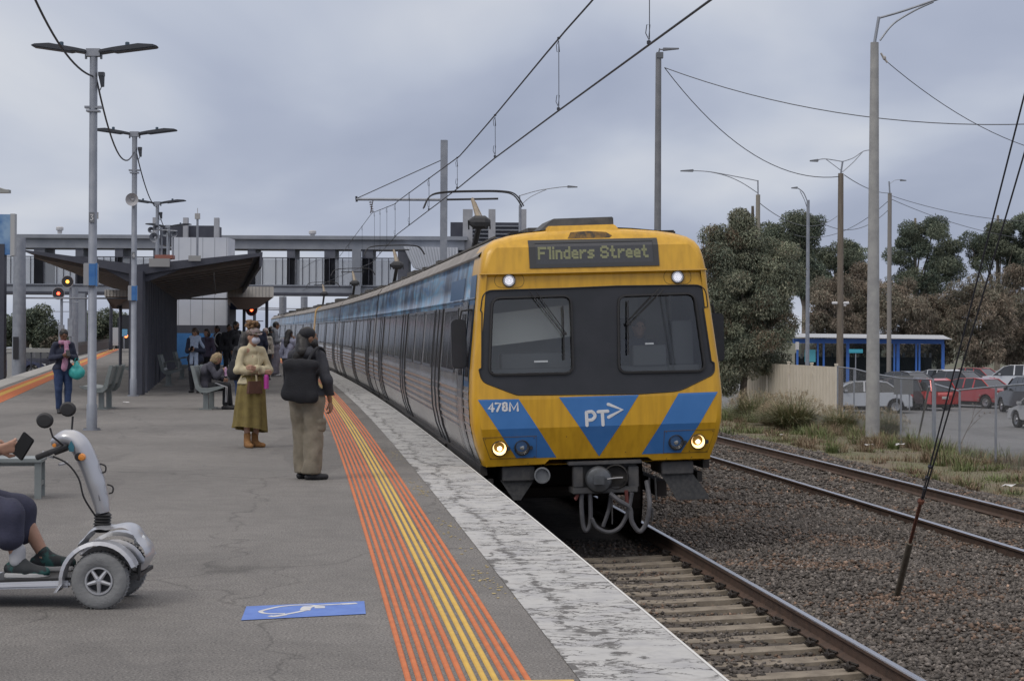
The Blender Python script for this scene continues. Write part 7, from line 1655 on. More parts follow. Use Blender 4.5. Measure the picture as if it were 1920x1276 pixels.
# brown casuarinas and dark gums behind the bus shelter
for i, (px, w_, t_, lab) in enumerate([(1560, 46, 515, 'brownish drooping tree behind the left end of the blue waiting shelter'), (1615, 50, 500, 'brownish tree between the brown and the white concrete poles'), (1690, 55, 520, 'brown tree behind the middle of the blue waiting shelter'),
                                 (1760, 55, 540, 'low brown tree behind the right end of the blue waiting shelter roof'), (1835, 60, 510, 'broad rust brown tree behind the red parked cars'), (1905, 60, 500, 'rust brown tree at the right edge above the white van')]):
    d = 150 + (i % 2) * 6
    tree('casuarina_tree', bp(px, d, -2.1), cr_(px, (t_ + 680) / 2, w_, (680 - t_) / 2, px, d, -2.1), lab, GB, n=34000, L=.28, W=.03, seed=20 + i, clumps=70, cr=.75, trunk=.2, droop=.4, group='brown trees beyond the car park', hollow=.3)
for i, (px, crs, lab) in enumerate([(1508, [(1508, 425, 34, 22), (1500, 470, 30, 35), (1520, 520, 30, 40)], 'tall thin crowned gum behind the curved street lamp'), (1445, [(1450, 450, 28, 28), (1460, 520, 34, 60)], 'gum tree showing over the right shoulder of the drooping tree'),
                              (1585, [(1590, 480, 48, 34), (1560, 520, 50, 50), (1620, 540, 40, 60)], 'dark rounded gum behind the brown timber pole'), (1715, [(1745, 435, 50, 26), (1700, 470, 34, 28), (1770, 490, 34, 40), (1730, 520, 60, 30)], 'spreading dark gum with gaps in its crown, right of the concrete pole'),
                              (1870, [(1900, 430, 50, 30), (1860, 465, 50, 34), (1910, 500, 40, 40)], 'dark gum crossed by the guy wires at the right edge')]):
    d = 175 + i * 3
    tree('gum_tree', bp(px, d, -2.1), [cr_(a, b, c, e, px, d, -2.1) for a, b, c, e in crs], lab, GE, n=52000, L=.22, W=.04, seed=40 + i, clumps=60, cr=.95, trunk=.32, droop=.2, group='gum trees on the skyline', limbs=12, hollow=.25, trunk_m=mat('pale gum bark', (.26, .23, .19), (.18, .15, .12), scale=5, rough=.9))
# left trees
for px, crs, lab, n in ((50, [(30, 612, 34, 26), (70, 612, 34, 34), (0, 640, 30, 25), (95, 640, 16, 22)], 'wide dark green tree behind the left car park', 20000), (185, [(165, 615, 32, 28), (215, 612, 34, 24), (140, 640, 18, 18), (235, 640, 22, 24)], 'dark spreading tree behind the metal picket fence', 18000)):
    d = 165; tree('fig_tree', bp(px, d, -1.1), [cr_(a, b, c, e, px, d, -1.1) for a, b, c, e in crs], lab, GE, n=int(n * 1.6), L=.26, W=.045, seed=60 + px, clumps=60, cr=.8, trunk=.3, droop=.15, limbs=8, group='trees beyond the left car park')
tree('street_tree', bp(95, 135, -1.1), [cr_(98, 648, 10, 10, 95, 135, -1.1)], 'small brown shrub tree by the left car park', GB, n=2500, L=.3, W=.07, seed=77, clumps=14, cr=.35, trunk=.08)
# ---- street lamps and service poles on the right
M_timber = mat('timber pole', (.15, .125, .10), (.20, .17, .14), scale=6, rough=.9, mscale=(3, 3, .3)); M_cpole = mat('concrete pole', (.30, .30, .30), (.38, .38, .37), scale=3, rough=.85, bump=.3)
M_headl = mat('lamp head grey', (.14, .15, .17), rough=.5)
def arm(r, pts, rad, m=None, nm='arm'): mb = MB(); mb.tube(smooth_pts(pts, 5), rad, 6); mb.build(nm, m or M_galv, r, smooth=True)
def head(r, p, s, L=.7, tilt=.0): mb = MB(); mb.hexa([(p[0], p[1] - .12, p[2] - .05), (p[0] + s * L, p[1] - .06, p[2] - .04 + tilt), (p[0] + s * L, p[1] + .06, p[2] - .04 + tilt), (p[0], p[1] + .12, p[2] - .05), (p[0], p[1] - .10, p[2] + .06), (p[0] + s * L, p[1] - .05, p[2] + .01 + tilt), (p[0] + s * L, p[1] + .05, p[2] + .01 + tilt), (p[0], p[1] + .10, p[2] + .06)]); mb.build('lamp_head', M_headl, r, bevel=.01)
def off(r, px, py, d): v = P(px, py, d); return (v.x - r.location.x, 0, v.z - r.location.z)
def slant_pole(px0, px1, pt, d, r0, r1, label, mt, bz, name='street_lamp', cat='street lamp', group=None):
    p = P(px0, 620, d); t = P(px1, pt, d); r = empty(name, (p.x, d, bz), 0, label, cat, group); h = t.z - bz; x = 0.0
    m = MB(); m.tube([(0, 0, 0), (x, 0, h)], [r0, r1], 14); m.build('shaft', mt, r, smooth=True); return r, h
r, h = slant_pole(1637, 1645, 80, 53, .20, .115, 'tall pale concrete street lamp with a long arm, the nearest pole on the right', M_cpole, -1.35)
d = 53; m = MB(); m.tube([(0, 0, h), off(r, 1648, 32, d)], .045, 8); m.build('spigot', M_galv, r)
t_ = off(r, 1648, 34, d); arm(r, [t_, off(r, 1690, 22, d), off(r, 1740, 5, d), off(r, 1790, -12, d)], .035); arm(r, [off(r, 1650, 76, d), off(r, 1675, 45, d), off(r, 1715, 20, d), off(r, 1750, 4, d)], .03); head(r, off(r, 1788, -12, d), 1)
m = MB(); a_ = off(r, 1655, 103, d); m.tube([(a_[0] - .05, 0, a_[2] + .05), (a_[0] + .02, 0, a_[2] - .08), (a_[0] + .14, 0, a_[2] - .22)], .03, 6); m.lathe([(.02, 0), (.05, .03), (.05, .09), (.02, .12)], (a_[0] + .05, 0, a_[2] - .15), 'Z', 8); m.build('insulator', mat('insulator pale', (.4, .38, .36), rough=.4), r)
r, h = slant_pole(1232, 1237, 100, 72, .16, .11, 'grey street lamp standing straight behind the right half of the train front', mat('grey pole', (.17, .175, .19), (.21, .215, .23), scale=3, rough=.7), -1.5)
d = 72; m = MB(); m.tube([(0, 0, h), off(r, 1237, 91, d)], .03, 6); a_ = off(r, 1237, 104, d); m.box((a_[0], 0, a_[2] - .0), (.26, .26, .22)); m.build('spigot', M_headl, r); arm(r, [off(r, 1237, 93, d), off(r, 1245, 93, d)], .03); head(r, off(r, 1243, 93, d), 1, .62, .05)
r, h = slant_pole(1575, 1579, 325, 76, .15, .11, 'brown timber pole with two lamps and white cameras, left of the concrete pole', M_timber, -1.9)
d = 76; m = MB(); m.tube([(0, 0, h), off(r, 1580, 302, d)], .04, 6); m.build('spigot', M_galv, r); t_ = off(r, 1580, 303, d)
arm(r, [t_, off(r, 1548, 298, d), off(r, 1532, 300, d)], .02); head(r, off(r, 1534, 301, d), -1, .34); arm(r, [off(r, 1580, 322, d), off(r, 1548, 298, d)], .015); arm(r, [t_, off(r, 1600, 296, d), off(r, 1618, 284, d), off(r, 1634, 281, d)], .02); arm(r, [off(r, 1580, 322, d), off(r, 1600, 304, d), off(r, 1617, 285, d)], .02)
head(r, off(r, 1632, 281, d), 1, .34)
m = MB(); a_ = off(r, 1566, 568, d); b_ = off(r, 1583, 568, d); m.lathe([(.02, -.12), (.06, -.08), (.06, .1), (.02, .12)], (a_[0] - .05, -.15, a_[2]), 'X', 10); m.lathe([(.02, -.12), (.06, -.08), (.06, .1), (.02, .12)], (b_[0] + .05, -.15, b_[2]), 'X', 10); m.lathe([(.001, 0), (.05, .02), (.06, .09)], (b_[0], -.15, b_[2] - .14), 'Z', 10); m.build('cameras', mat('camera white', (.62, .62, .64), rough=.4), r)
r, h = slant_pole(1420, 1421, 365, 86, .13, .10, 'street lamp with a long arm to the left, rising above the drooping tree', mat('sandy pole', (.27, .25, .21), rough=.8), -1.9)
d = 86; m = MB(); m.tube([(0, 0, h), off(r, 1421, 338, d)], .035, 6); m.build('spigot', M_galv, r); arm(r, [off(r, 1421, 339, d), off(r, 1375, 330, d), off(r, 1330, 322, d), off(r, 1296, 320, d)], .022); arm(r, [off(r, 1421, 362, d), off(r, 1390, 342, d), off(r, 1360, 329, d), off(r, 1330, 322, d)], .02); head(r, off(r, 1300, 320, d), -1, .6)
r, h = slant_pole(1514, 1515, 375, 98, .12, .08, 'street lamp with a short curved arm in front of the thin gum', M_galv, -2.0)
d = 98; arm(r, [off(r, 1514, 378, d), off(r, 1507, 362, d), off(r, 1498, 354, d), off(r, 1492, 352, d)], .03); arm(r, [off(r, 1514, 392, d), off(r, 1508, 374, d), off(r, 1500, 358, d)], .02); head(r, off(r, 1495, 352, d), -1, .32)
r, h = slant_pole(1667, 1668, 362, 112, .14, .12, 'street lamp right of the concrete pole with a thin arm to the right', mat('pale timber', (.24, .225, .21), rough=.85), -2.0)
d = 112; m = MB(); m.tube([(0, 0, h), off(r, 1667, 340, d)], .05, 6); m.build('spigot', M_galv, r); arm(r, [off(r, 1668, 345, d), off(r, 1678, 338, d), off(r, 1690, 337, d)], .015); head(r, off(r, 1688, 338, d), 1, .36)
r, h = slant_pole(974, 974, 385, 92, .07, .07, 'street lamp seen over the train roof with its arm to the right', M_galv, -2.0)
d = 92; m = MB(); m.tube([(0, 0, h), off(r, 974, 366, d)], .04, 6); m.build('spigot', M_galv, r); arm(r, [off(r, 974, 367, d), off(r, 1010, 357, d), off(r, 1050, 351, d), off(r, 1068, 350, d)], .022); arm(r, [off(r, 975, 386, d), off(r, 995, 369, d), off(r, 1025, 355, d)], .02); head(r, off(r, 1064, 350, d), 1, .5)
W2 = .011
def wires(label, *runs):
    m = MB()
    for a, b, dr in runs: m.tube(sag(a, b, dr, 20), W2 * (1.6 if a[1] > 70 else 1.1), 5)
    o = m.build('power_cable', mat('cable grey', (.09, .095, .11), rough=.6)); tag(o, label, 'cable')
wires('long cable sagging from the tall grey lamp behind the train to the right edge', (P(1246, 127, 72), P(2150, 215, 60), 1.05))
wires('cable sagging from the tall grey lamp down to the brown timber pole', (P(1246, 127, 72), P(1575, 331, 76), 1.25))
wires('cable falling from the concrete pole top to the right edge', (P(1656, 110, 53), P(2080, 300, 60), .75))
wires('cables from the brown timber pole past the concrete pole to the right', (P(1583, 328, 76), P(1668, 362, 112), .2), (P(1668, 366, 112), P(1990, 415, 120), .5), (P(1668, 372, 112), P(1905, 445, 125), .3))
wires('low crossing cables between the left and middle street lamps', (P(1421, 378, 86), P(1570, 405, 130), .9), (P(1490, 440, 130), P(1664, 378, 112), .9), (P(1514, 400, 98), P(1664, 395, 112), 1.0))
# ---- blue waiting shelter beyond the cars
d = 121; r = empty('waiting_shelter', bp(1640, d, -2.05), 0, 'long blue framed glass waiting shelter with a pale flat roof beyond the cars', 'shelter')
X = lambda px: P(px, 620, d).x - r.location.x
zt = P(1640, 636, d).z + 2.05; M_sblu = mat('shelter blue', (.045, .15, .50), (.06, .18, .55), scale=2, rough=.45)
m = MB(); xs = [X(1482), X(1760), X(1784)]; m.hexa([(xs[0], -1.3, zt + .1), (xs[2] - .2, -1.3, zt + .02), (xs[2] - .2, 2.6, zt + .02), (xs[0], 2.6, zt + .1), (xs[0], -1.2, zt + .36), (xs[1], -1.2, zt + .30), (xs[1], 2.5, zt + .30), (xs[0], 2.5, zt + .36)]); m.build('roof', mat('roof pale', (.55, .57, .60), rough=.5), r, bevel=.03)
m = MB(); m.box(((X(1486) + X(1768)) / 2, -.3, zt - .12), (X(1768) - X(1486), .15, .30)); m.box(((X(1486) + X(1768)) / 2, 2.2, zt - .12), (X(1768) - X(1486), .15, .28)); m.build('header_beam', M_sblu, r)
for px in (1494, 1532, 1543, 1588, 1675, 1682, 1716, 1722, 1766):
    m = MB(); m.box((X(px), -.3, (zt - .27) / 2), (.20 if px in (1588, 1682, 1766) else .12, .14, zt - .27)); m.build('post', M_sblu, r)
m = MB(); m.add([(X(1494), -.28, .4), (X(1766), -.28, .4), (X(1766), -.28, zt - .3), (X(1494), -.28, zt - .3)], [(0, 1, 2, 3)]); m.build('glazing', glassy('shelter glass', (.45, .5, .52), trans=.75, dark=(.03, .04, .045)), r)
m = MB()
for px in (1500, 1520, 1555, 1570, 1600, 1612, 1640, 1660, 1692, 1704, 1730, 1745): m.box((X(px), 1.8, 1.2), (.10, .1, 2.2))
m.box(((X(1500) + X(1760)) / 2, 2.0, 1.1), (X(1760) - X(1500), .08, 1.9)); m.build('back_screen', mat('screen dark', (.03, .035, .04), rough=.5), r)
m = MB(); a, b = P(1507, 655, d), P(1527, 678, d); m.box(((a.x + b.x) / 2 - r.location.x, -.42, (a.z + b.z) / 2 + 2.05), (b.x - a.x, .05, a.z - b.z)); m.build('information_panel', mat('panel cyan', (.10, .42, .50), rough=.5), r)
m = MB()
for px in (1508, 1702, 1742, 1752, 1537): p_ = P(px, 668 if px < 1600 else 666, d); m.box((p_.x - r.location.x, 1.2, p_.z + 2.05), (.14, .05, .3))
m.build('notices', mat('notice pale', (.5, .5, .48), rough=.6), r)
r = empty('direction_sign', bp(1605, 96, -2.05), 0, 'small turquoise sign on a thin post before the blue waiting shelter', 'sign'); zz_ = P(1605, 658, 96).z + 2.05
m = MB(); m.tube([(0, .05, 0), (0, .05, zz_)], .03, 6); m.build('post', M_galv, r); m = MB(); m.box((0, 0, zz_), (.72, .05, .20)); m.build('sign_panel', mat('turquoise', (.06, .38, .50), rough=.4), r, bevel=.015)
r = empty('bus_stop_sign', bp(1495, 100, -2.05), 0, 'white bus stop sign on a blue post left of the turquoise sign', 'sign'); zz_ = P(1495, 648, 100).z + 2.05
m = MB(); m.tube([(0, .05, 0), (0, .05, zz_)], .04, 6); m.build('post', M_sblu, r); m = MB(); m.box((0, 0, zz_), (.18, .05, .42)); m.build('sign_panel', mat('sign white', (.6, .6, .6), rough=.4), r)
# ---- fences
M_fbeige = mat('beige fence', (.60, .54, .44), (.65, .59, .49), scale=2, rough=.65)
A, B = P(1568, 680, 71), P(1400, 675, 80.5); A.z = B.z = .33
r = empty('panel_fence', (A.x, A.y, -1.6), 0, 'beige metal panel fence with capped posts beside the drooping tree', 'fence'); O_ = r.location.copy(); n = 4; dv = (B - A) / n; dv.z = 0
for i in range(n + 1):
    c = A + dv * i - O_; m = MB(); m.box((c.x, c.y, .95), (.10, .10, 2.0 + (.08 if i == 0 else 0))); m.box((c.x, c.y, 1.99), (.13, .13, .06)); m.build('post', M_fbeige, r)
for i in range(n):
    a = A + dv * i - O_; k = 14; m = MB(); nrm = Vector((-dv.y, dv.x, 0)).normalized(); pts = []
    for j in range(k * 2 + 1):
        t = j / (k * 2); o = .018 if (j % 4) in (1, 2) else 0; pts.append(a + dv * (.05 + .9 * t) + nrm * o)
    vs = [(p.x, p.y, z) for z in (.0, 1.86) for p in pts]; L_k = len(pts); m.add(vs, [(j, j + 1, j + 1 + L_k, j + L_k) for j in range(L_k - 1)])
    for z in (1.86, 1.55): c = a + dv * .5; m.box((c.x - nrm.x * .02, c.y - nrm.y * .02, z), ((dv.length) * .93, .05, .07), rz=math.atan2(dv.y, dv.x))
    m.build('panel', M_fbeige, r)
def m_chain():
    m = bpy.data.materials.new('chain link'); m.use_nodes = True; t = m.node_tree; t.nodes.clear(); o = N(t, 'ShaderNodeOutputMaterial'); tr = N(t, 'ShaderNodeBsdfTransparent'); p = N(t, 'ShaderNodeBsdfPrincipled', i_Roughness=.6, i_Metallic=.2); p.inputs['Base Color'].default_value = (.27, .28, .30, 1)
    uv = N(t, 'ShaderNodeUVMap'); s = N(t, 'ShaderNodeSeparateXYZ'); Lk(t, uv.outputs[0], s.inputs[0]); outs = []
    for op in ('ADD', 'SUBTRACT'):
        a = N(t, 'ShaderNodeMath', operation=op); Lk(t, s.outputs[0], a.inputs[0]); Lk(t, s.outputs[1], a.inputs[1]); b = N(t, 'ShaderNodeMath', operation='MULTIPLY', i_1=14.0); Lk(t, a.outputs[0], b.inputs[0])
        c = N(t, 'ShaderNodeMath', operation='FRACT'); Lk(t, b.outputs[0], c.inputs[0]); d = N(t, 'ShaderNodeMath', operation='LESS_THAN', i_1=.11); Lk(t, c.outputs[0], d.inputs[0]); outs.append(d)
    mx_ = N(t, 'ShaderNodeMath', operation='MAXIMUM'); Lk(t, outs[0].outputs[0], mx_.inputs[0]); Lk(t, outs[1].outputs[0], mx_.inputs[1])
    ms_ = N(t, 'ShaderNodeMixShader'); Lk(t, mx_.outputs[0], ms_.inputs[0]); Lk(t, tr.outputs[0], ms_.inputs[1]); Lk(t, p.outputs[0], ms_.inputs[2]); Lk(t, ms_.outputs[0], o.inputs[0]); return m
M_chain = m_chain()
def chain_fence(pts, label, zb_=-1.42, lean={}):
    """pts: [(px of the post, depth, pixel y of the top)]"""
    W_ = [(P(px, 620, d).x, d, P(px, py, d).z) for px, d, py in pts]; r = empty('chain_link_fence', (W_[0][0], W_[0][1], zb_), 0, label, 'fence', 'chain link fences along the railway'); O = r.location
    for i, (x, y, z) in enumerate(W_):
        m = MB(); m.tube([(x - O.x + lean.get(i, 0), y - O.y, -.1), (x - O.x, y - O.y, z - O.z + .03)], .028, 8); m.build('post', M_galv, r, smooth=True)
    for (a, b) in zip(W_[:-1], W_[1:]):
        m = MB(); m.tube([(a[0] - O.x, a[1] - O.y, a[2] - O.z), (b[0] - O.x, b[1] - O.y, b[2] - O.z)], .022, 6); m.build('top_rail', M_galv, r)
    V = []; uv = []; u = 0; F = []
    for i, (x, y, z) in enumerate(W_):
        if i: u += math.hypot(x - W_[i - 1][0], y - W_[i - 1][1])
        V += [(x - O.x, y - O.y, 0), (x - O.x, y - O.y, z - O.z)]; uv += [(u, 0), (u, z - O.z)]
        if i: F.append((2 * i - 2, 2 * i, 2 * i + 1, 2 * i - 1))
    raw_mesh('wire_mesh', V, F, M_chain, r, uv=uv)
chain_fence([(1571, 70, 687), (1602, 64, 691), (1637, 59, 700), (1690, 53, 709), (1750, 49.5, 711)], 'sagging chain link fence running from the beige fence towards the camera')
chain_fence([(1754, 49, 720), (1800, 46, 733)], 'short stretch of chain link fence with a bent top rail, between the gaps')
chain_fence([(1800, 45.6, 731), (1868, 42.5, 724), (1945, 39, 718)], 'chain link fence at the right edge beyond the guy wires')
m = MB(); a = P(1742, 724, 50); b = G(1722, 820, -1.42); m.tube([b, a], .03, 8); o = m.build('brace_post', M_galv); tag(o, 'grey brace leaning against the chain link fence before the red hatchback', 'post')
r = empty('sign_board', P(1694, 740, 60), 0, 'plain grey board on the chain link fence beside the red hatchback', 'board'); m = MB(); m.box((0, 0, .32), (.62, .04, .60)); m.build('panel', mat('board grey', (.16, .165, .17), rough=.7), r); m = MB(); m.tube([(-.2, .03, -.5), (-.2, .03, .6)], .02, 6); m.tube([(.2, .03, -.5), (.2, .03, .6)], .02, 6); m.build('post', M_galv, r)
# ---- cars
M_cglass = mat('car glass', (.022, .026, .03), rough=.06, spec=.8); M_tyr = mat('car tyre', (.02, .02, .02), rough=.8); M_rimc = mat('alloy rim', (.35, .36, .38), rough=.35, metal=.8)
M_tail = mat('tail lamp', (.35, .02, .015), rough=.2, coat=.5); M_hl = mat('head lamp', (.6, .62, .63), rough=.15); M_plt = mat('number plate', (.55, .55, .52), rough=.5)
PROF = {'hatch': dict(L=3.9, W=1.70, H=1.50, low=[(-1.95, .30), (-1.93, .75), (-1.80, .95), (.95, .92), (1.75, .72), (1.93, .55), (1.95, .30)], top=[(-1.85, .93), (-1.60, 1.42), (-1.3, 1.50), (-.1, 1.48), (.35, 1.36), (1.10, .90)]),
        'sedan': dict(L=4.6, W=1.78, H=1.45, low=[(-2.3, .30), (-2.28, .80), (-2.1, .98), (-1.5, 1.0), (1.1, .94), (2.1, .75), (2.28, .55), (2.3, .30)], top=[(-1.75, .98), (-1.15, 1.40), (-.6, 1.46), (.3, 1.43), (.6, 1.34), (1.30, .92)]),
        'suv': dict(L=4.6, W=1.86, H=1.70, low=[(-2.3, .38), (-2.28, .90), (-2.18, 1.08), (1.15, 1.04), (2.1, .92), (2.28, .65), (2.3, .38)], top=[(-2.2, 1.06), (-2.0, 1.58), (-1.7, 1.70), (.2, 1.68), (.55, 1.58), (1.25, 1.02)])}
def car(px, d, rz, kind, col, label, z=-2.07, flip=False):
    p = P(px, 620, d); k = PROF[kind]; r = empty('parked_car', (p.x, d, z), R_(rz), label, 'car', 'parked cars'); Wd = k['W']
    M_p = mat('car paint %.2f %.2f %.2f' % col, col, rough=.25, metal=.25, coat=.8)
    wx = k['L'] / 2 - .78; out = list(k['low']); arch = []
    bot = []
    for cx_ in (wx, -wx):
        bot += [(cx_ + .38 * math.cos(a), .31 + .38 * math.sin(a)) for a in np.linspace(0, PI, 9)]
    o_ = out + bot; m = MB(); n_ = len(o_)
    vs = [];
    for s in (-1, 1):
        for (a, b) in o_: vs.append((a * (.985 if b > .9 else 1), s * (Wd / 2 - (.10 if b > .86 else 0.0) - (.03 if b < .4 else 0)), b))
    m.add(vs, [tuple(range(n_))[::-1], tuple(range(n_, 2 * n_))] + [(i, (i + 1) % n_, (i + 1) % n_ + n_, i + n_) for i in range(n_)]); m.build('body', M_p, r, bevel=.03, smooth=True, angle=35)
    t = k['top']; n_ = len(t); zt_ = max(b for a, b in t); vs = []
    def wy(b): return Wd / 2 - .09 - .17 * (b - t[0][1]) / (zt_ - t[0][1])
    for s in (-1, 1):
        for a, b in t: vs.append((a, s * wy(b), b - .01))
    m = MB(); m.add(vs, [tuple(range(n_))[::-1], tuple(range(n_, 2 * n_))] + [(i, (i + 1) % n_, (i + 1) % n_ + n_, i + n_) for i in range(n_)]); m.build('windows', M_cglass, r)
    m = MB()
    for i in range(n_ - 1):
        (a0, b0), (a1, b1) = t[i], t[i + 1]
        if b0 > zt_ - .14 and b1 > zt_ - .14: m.hexa([(a0, -wy(b0) - .012, b0 - .06), (a1, -wy(b1) - .012, b1 - .06), (a1, wy(b1) + .012, b1 - .06), (a0, wy(b0) + .012, b0 - .06), (a0, -wy(b0) + .05, b0 + .012), (a1, -wy(b1) + .05, b1 + .012), (a1, wy(b1) - .05, b1 + .012), (a0, wy(b0) - .05, b0 + .012)])
    for s in (-1, 1):
        for i in (0, 1, n_ - 2): m.tube([(t[i][0], s * wy(t[i][1]), t[i][1]), (t[i + 1][0], s * wy(t[i + 1][1]), t[i + 1][1])], .035, 5)
        for xx in (-.15, -.75 if kind != 'hatch' else -.95): m.hexa([(xx, s * wy(t[0][1]) - .012, t[0][1]), (xx + .09, s * wy(t[0][1]) - .012, t[0][1]), (xx + .09, s * wy(t[0][1]) + .012, t[0][1]), (xx, s * wy(t[0][1]) + .012, t[0][1]), (xx, s * wy(zt_) - .012, zt_ - .03), (xx + .07, s * wy(zt_) - .012, zt_ - .03), (xx + .07, s * wy(zt_) + .012, zt_ - .03), (xx, s * wy(zt_) + .012, zt_ - .03)])
    m.build('roof', M_p, r)
    for s in (-1, 1):
        for cx_ in (wx, -wx):
            w_ = empty('wheel', (cx_, s * (Wd / 2 - .12), .31)); w_.parent = r
            m = MB(); m.lathe([(.2, -.1), (.30, -.1), (.315, -.06), (.315, .06), (.30, .1), (.2, .1)], (0, 0, 0), 'Y', 22); m.build('tyre', M_tyr, w_); m = MB(); m.lathe([(.0001, .09 * s), (.06, .10 * s), (.08, .06 * s), (.17, .085 * s), (.205, .09 * s), (.205, 0)], (0, 0, 0), 'Y', 18); m.build('rim', M_rimc, w_)
        m = MB(); m.box((-k['L'] / 2 + .05, s * (Wd / 2 - .22), .80 if kind != 'suv' else .98), (.14, .34, .20)); m.build('tail_light', M_tail, r, bevel=.02)
        m = MB(); m.box((k['L'] / 2 - .12, s * (Wd / 2 - .26), .66 if kind != 'suv' else .80), (.22, .38, .14)); m.build('headlight', M_hl, r, bevel=.02)
        m = MB(); m.box((.75, s * (Wd / 2 + .04), t[0][1] + .05), (.14, .18, .12)); m.build('mirror', M_p, r, bevel=.02)
    m = MB(); m.box((-k['L'] / 2 + .0, 0, .62), (.03, .38, .12)); m.build('number_plate', M_plt, r)
    m = MB(); m.box((0, 0, .24), (k['L'] - .5, Wd - .25, .2)); m.build('underbody', M_tyr, r)
    return r
car(1612, 86, 178, 'sedan', (.40, .42, .45), 'silver hatchback nearest the chain link fence, left of the concrete pole base')
car(1722, 90, 118, 'hatch', (.50, .035, .03), 'bright red hatchback seen from behind in the middle of the car park')
car(1690, 108, 125, 'sedan', (.05, .055, .075), 'dark estate car behind the silver hatchback')
car(1822, 93, 128, 'sedan', (.36, .045, .05), 'wine red saloon seen from behind, right of the guy wires')
car(1752, 112, 120, 'hatch', (.55, .56, .58), 'white roofed car behind the red hatchback')
car(1818, 120, 135, 'sedan', (.30, .04, .045), 'dark red car in the back row beyond the wine red saloon')
car(1785, 110, 130, 'sedan', (.06, .06, .075), 'dark grey saloon between the two red cars')
car(1905, 118, 150, 'suv', (.55, .57, .60), 'white off-roader in the back row at the right edge')
car(1935, 86, 95, 'suv', (.018, .018, .02), 'black off-roader at the right edge behind the fence')
car(1968, 72, 100, 'hatch', (.50, .51, .53), 'silver car just cut by the right edge of the view')
car(1668, 90, 150, 'hatch', (.06, .045, .05), 'dark car with lit tail lamp low behind the fence weeds')
for i, (px, d, c, lb_) in enumerate([(5, 105, (.04, .045, .09), 'dark blue car at the left edge beside the pale cabinet'), (62, 112, (.06, .06, .07), 'black car behind the grey mast in the left car park'), (84, 118, (.5, .52, .55), 'silver car next to the waiting woman in the left car park'), (40, 124, (.06, .065, .08), 'dark car in the back row of the left car park')]):
    car(px, d, 20 + i * 8, 'sedan', c, lb_, z=-1.12)
# left furniture: cabinet, bollards, rail, fence
r = empty('relay_cabinet', bp(24, 78, -1.1), 0, 'pale grey equipment cabinet at the foot of the left mast', 'cabinet'); m = MB(); m.box((0, 0, .85), (.36, .5, 1.7)); m.build('body', mat('cabinet pale', (.38, .38, .37), rough=.6), r, bevel=.02); m = MB(); m.box((0, 0, 1.73), (.42, .56, .06)); m.box((0, -.26, .85), (.3, .02, 1.4)); m.build('lid', MATS['cabinet pale'], r)
for px, d, lb_ in ((22, 66, 'white marker post before the pale cabinet'), (70, 84, 'white marker post, left of the pair on the grass'), (79, 84, 'white marker post, right of the pair on the grass')):
    m = MB(); p = bp(px, d, -1.1); m.lathe([(.04, 0), (.04, .85), (.02, .88)], p, 'Z', 8); o = m.build('marker_post', mat('post white', (.6, .6, .58), rough=.6)); tag(o, lb_, 'post')
r = empty('guard_rail', bp(60, 100, -1.12), 0, 'grey flat guard rail and railing along the left car park', 'railing'); m = MB()
x0, x1 = P(-30, 620, 100).x - r.location.x, P(112, 620, 100).x - r.location.x
m.box(((x0 + x1) / 2, 0, 1.55), (x1 - x0, .15, .22)); m.build('rail', mat('rail weathered', (.28, .28, .27), rough=.7), r); m = MB()
for i in range(9): m.tube([(x0 + (x1 - x0) * i / 8, 0, 0), (x0 + (x1 - x0) * i / 8, 0, 1.5)], .04, 6)
m.box(((x0 + x1) / 2, 0, 1.1), (x1 - x0, .05, .05)); m.build('railing_bars', M_dkst, r)
r = empty('picket_fence', bp(150, 110, -1.1), 0, 'dark steel picket fence beyond the left track', 'fence'); m = MB(); g_ = np.linspace(0, 1, 44)
for t_ in g_:
    a = bp(112, 95, -1.1).lerp(bp(205, 150, -1.1), t_) - r.location; m.box((a.x, a.y, .95), (.06, .05, 1.9))
m.build('pickets', mat('picket dark', (.075, .07, .07), rough=.7), r)
m = MB(); a, b = bp(112, 95, -1.1) - r.location, bp(205, 150, -1.1) - r.location
for z in (.3, 1.7): m.tube([a + Vector((0, 0, z)), b + Vector((0, 0, z))], .035, 5)
m.add([(a.x, a.y + .1, 0), (b.x, b.y + .1, 0), (b.x, b.y + .1, 1.75), (a.x, a.y + .1, 1.75)], [(0, 1, 2, 3)]); m.build('rails', MATS['picket dark'], r)
# low bench frame behind the rider
r = empty('bench', G(38, 932), R_(8), 'low grey backless bench behind the scooter handlebars', 'bench', 'metal benches on the platform')
m = MB(); m.box((-.35, 0, .36), (1.15, .42, .04)); m.box((-.35, -.1, .33), (1.1, .04, .05)); m.build('seat', M_bench, r, bevel=.008)
for x in (-.85, .18):
    m = MB(); m.box((x, -.16, .17), (.06, .05, .34)); m.box((x, .16, .17), (.06, .05, .34)); m.box((x, 0, .14), (.05, .3, .04)); m.build('leg', M_bench, r)
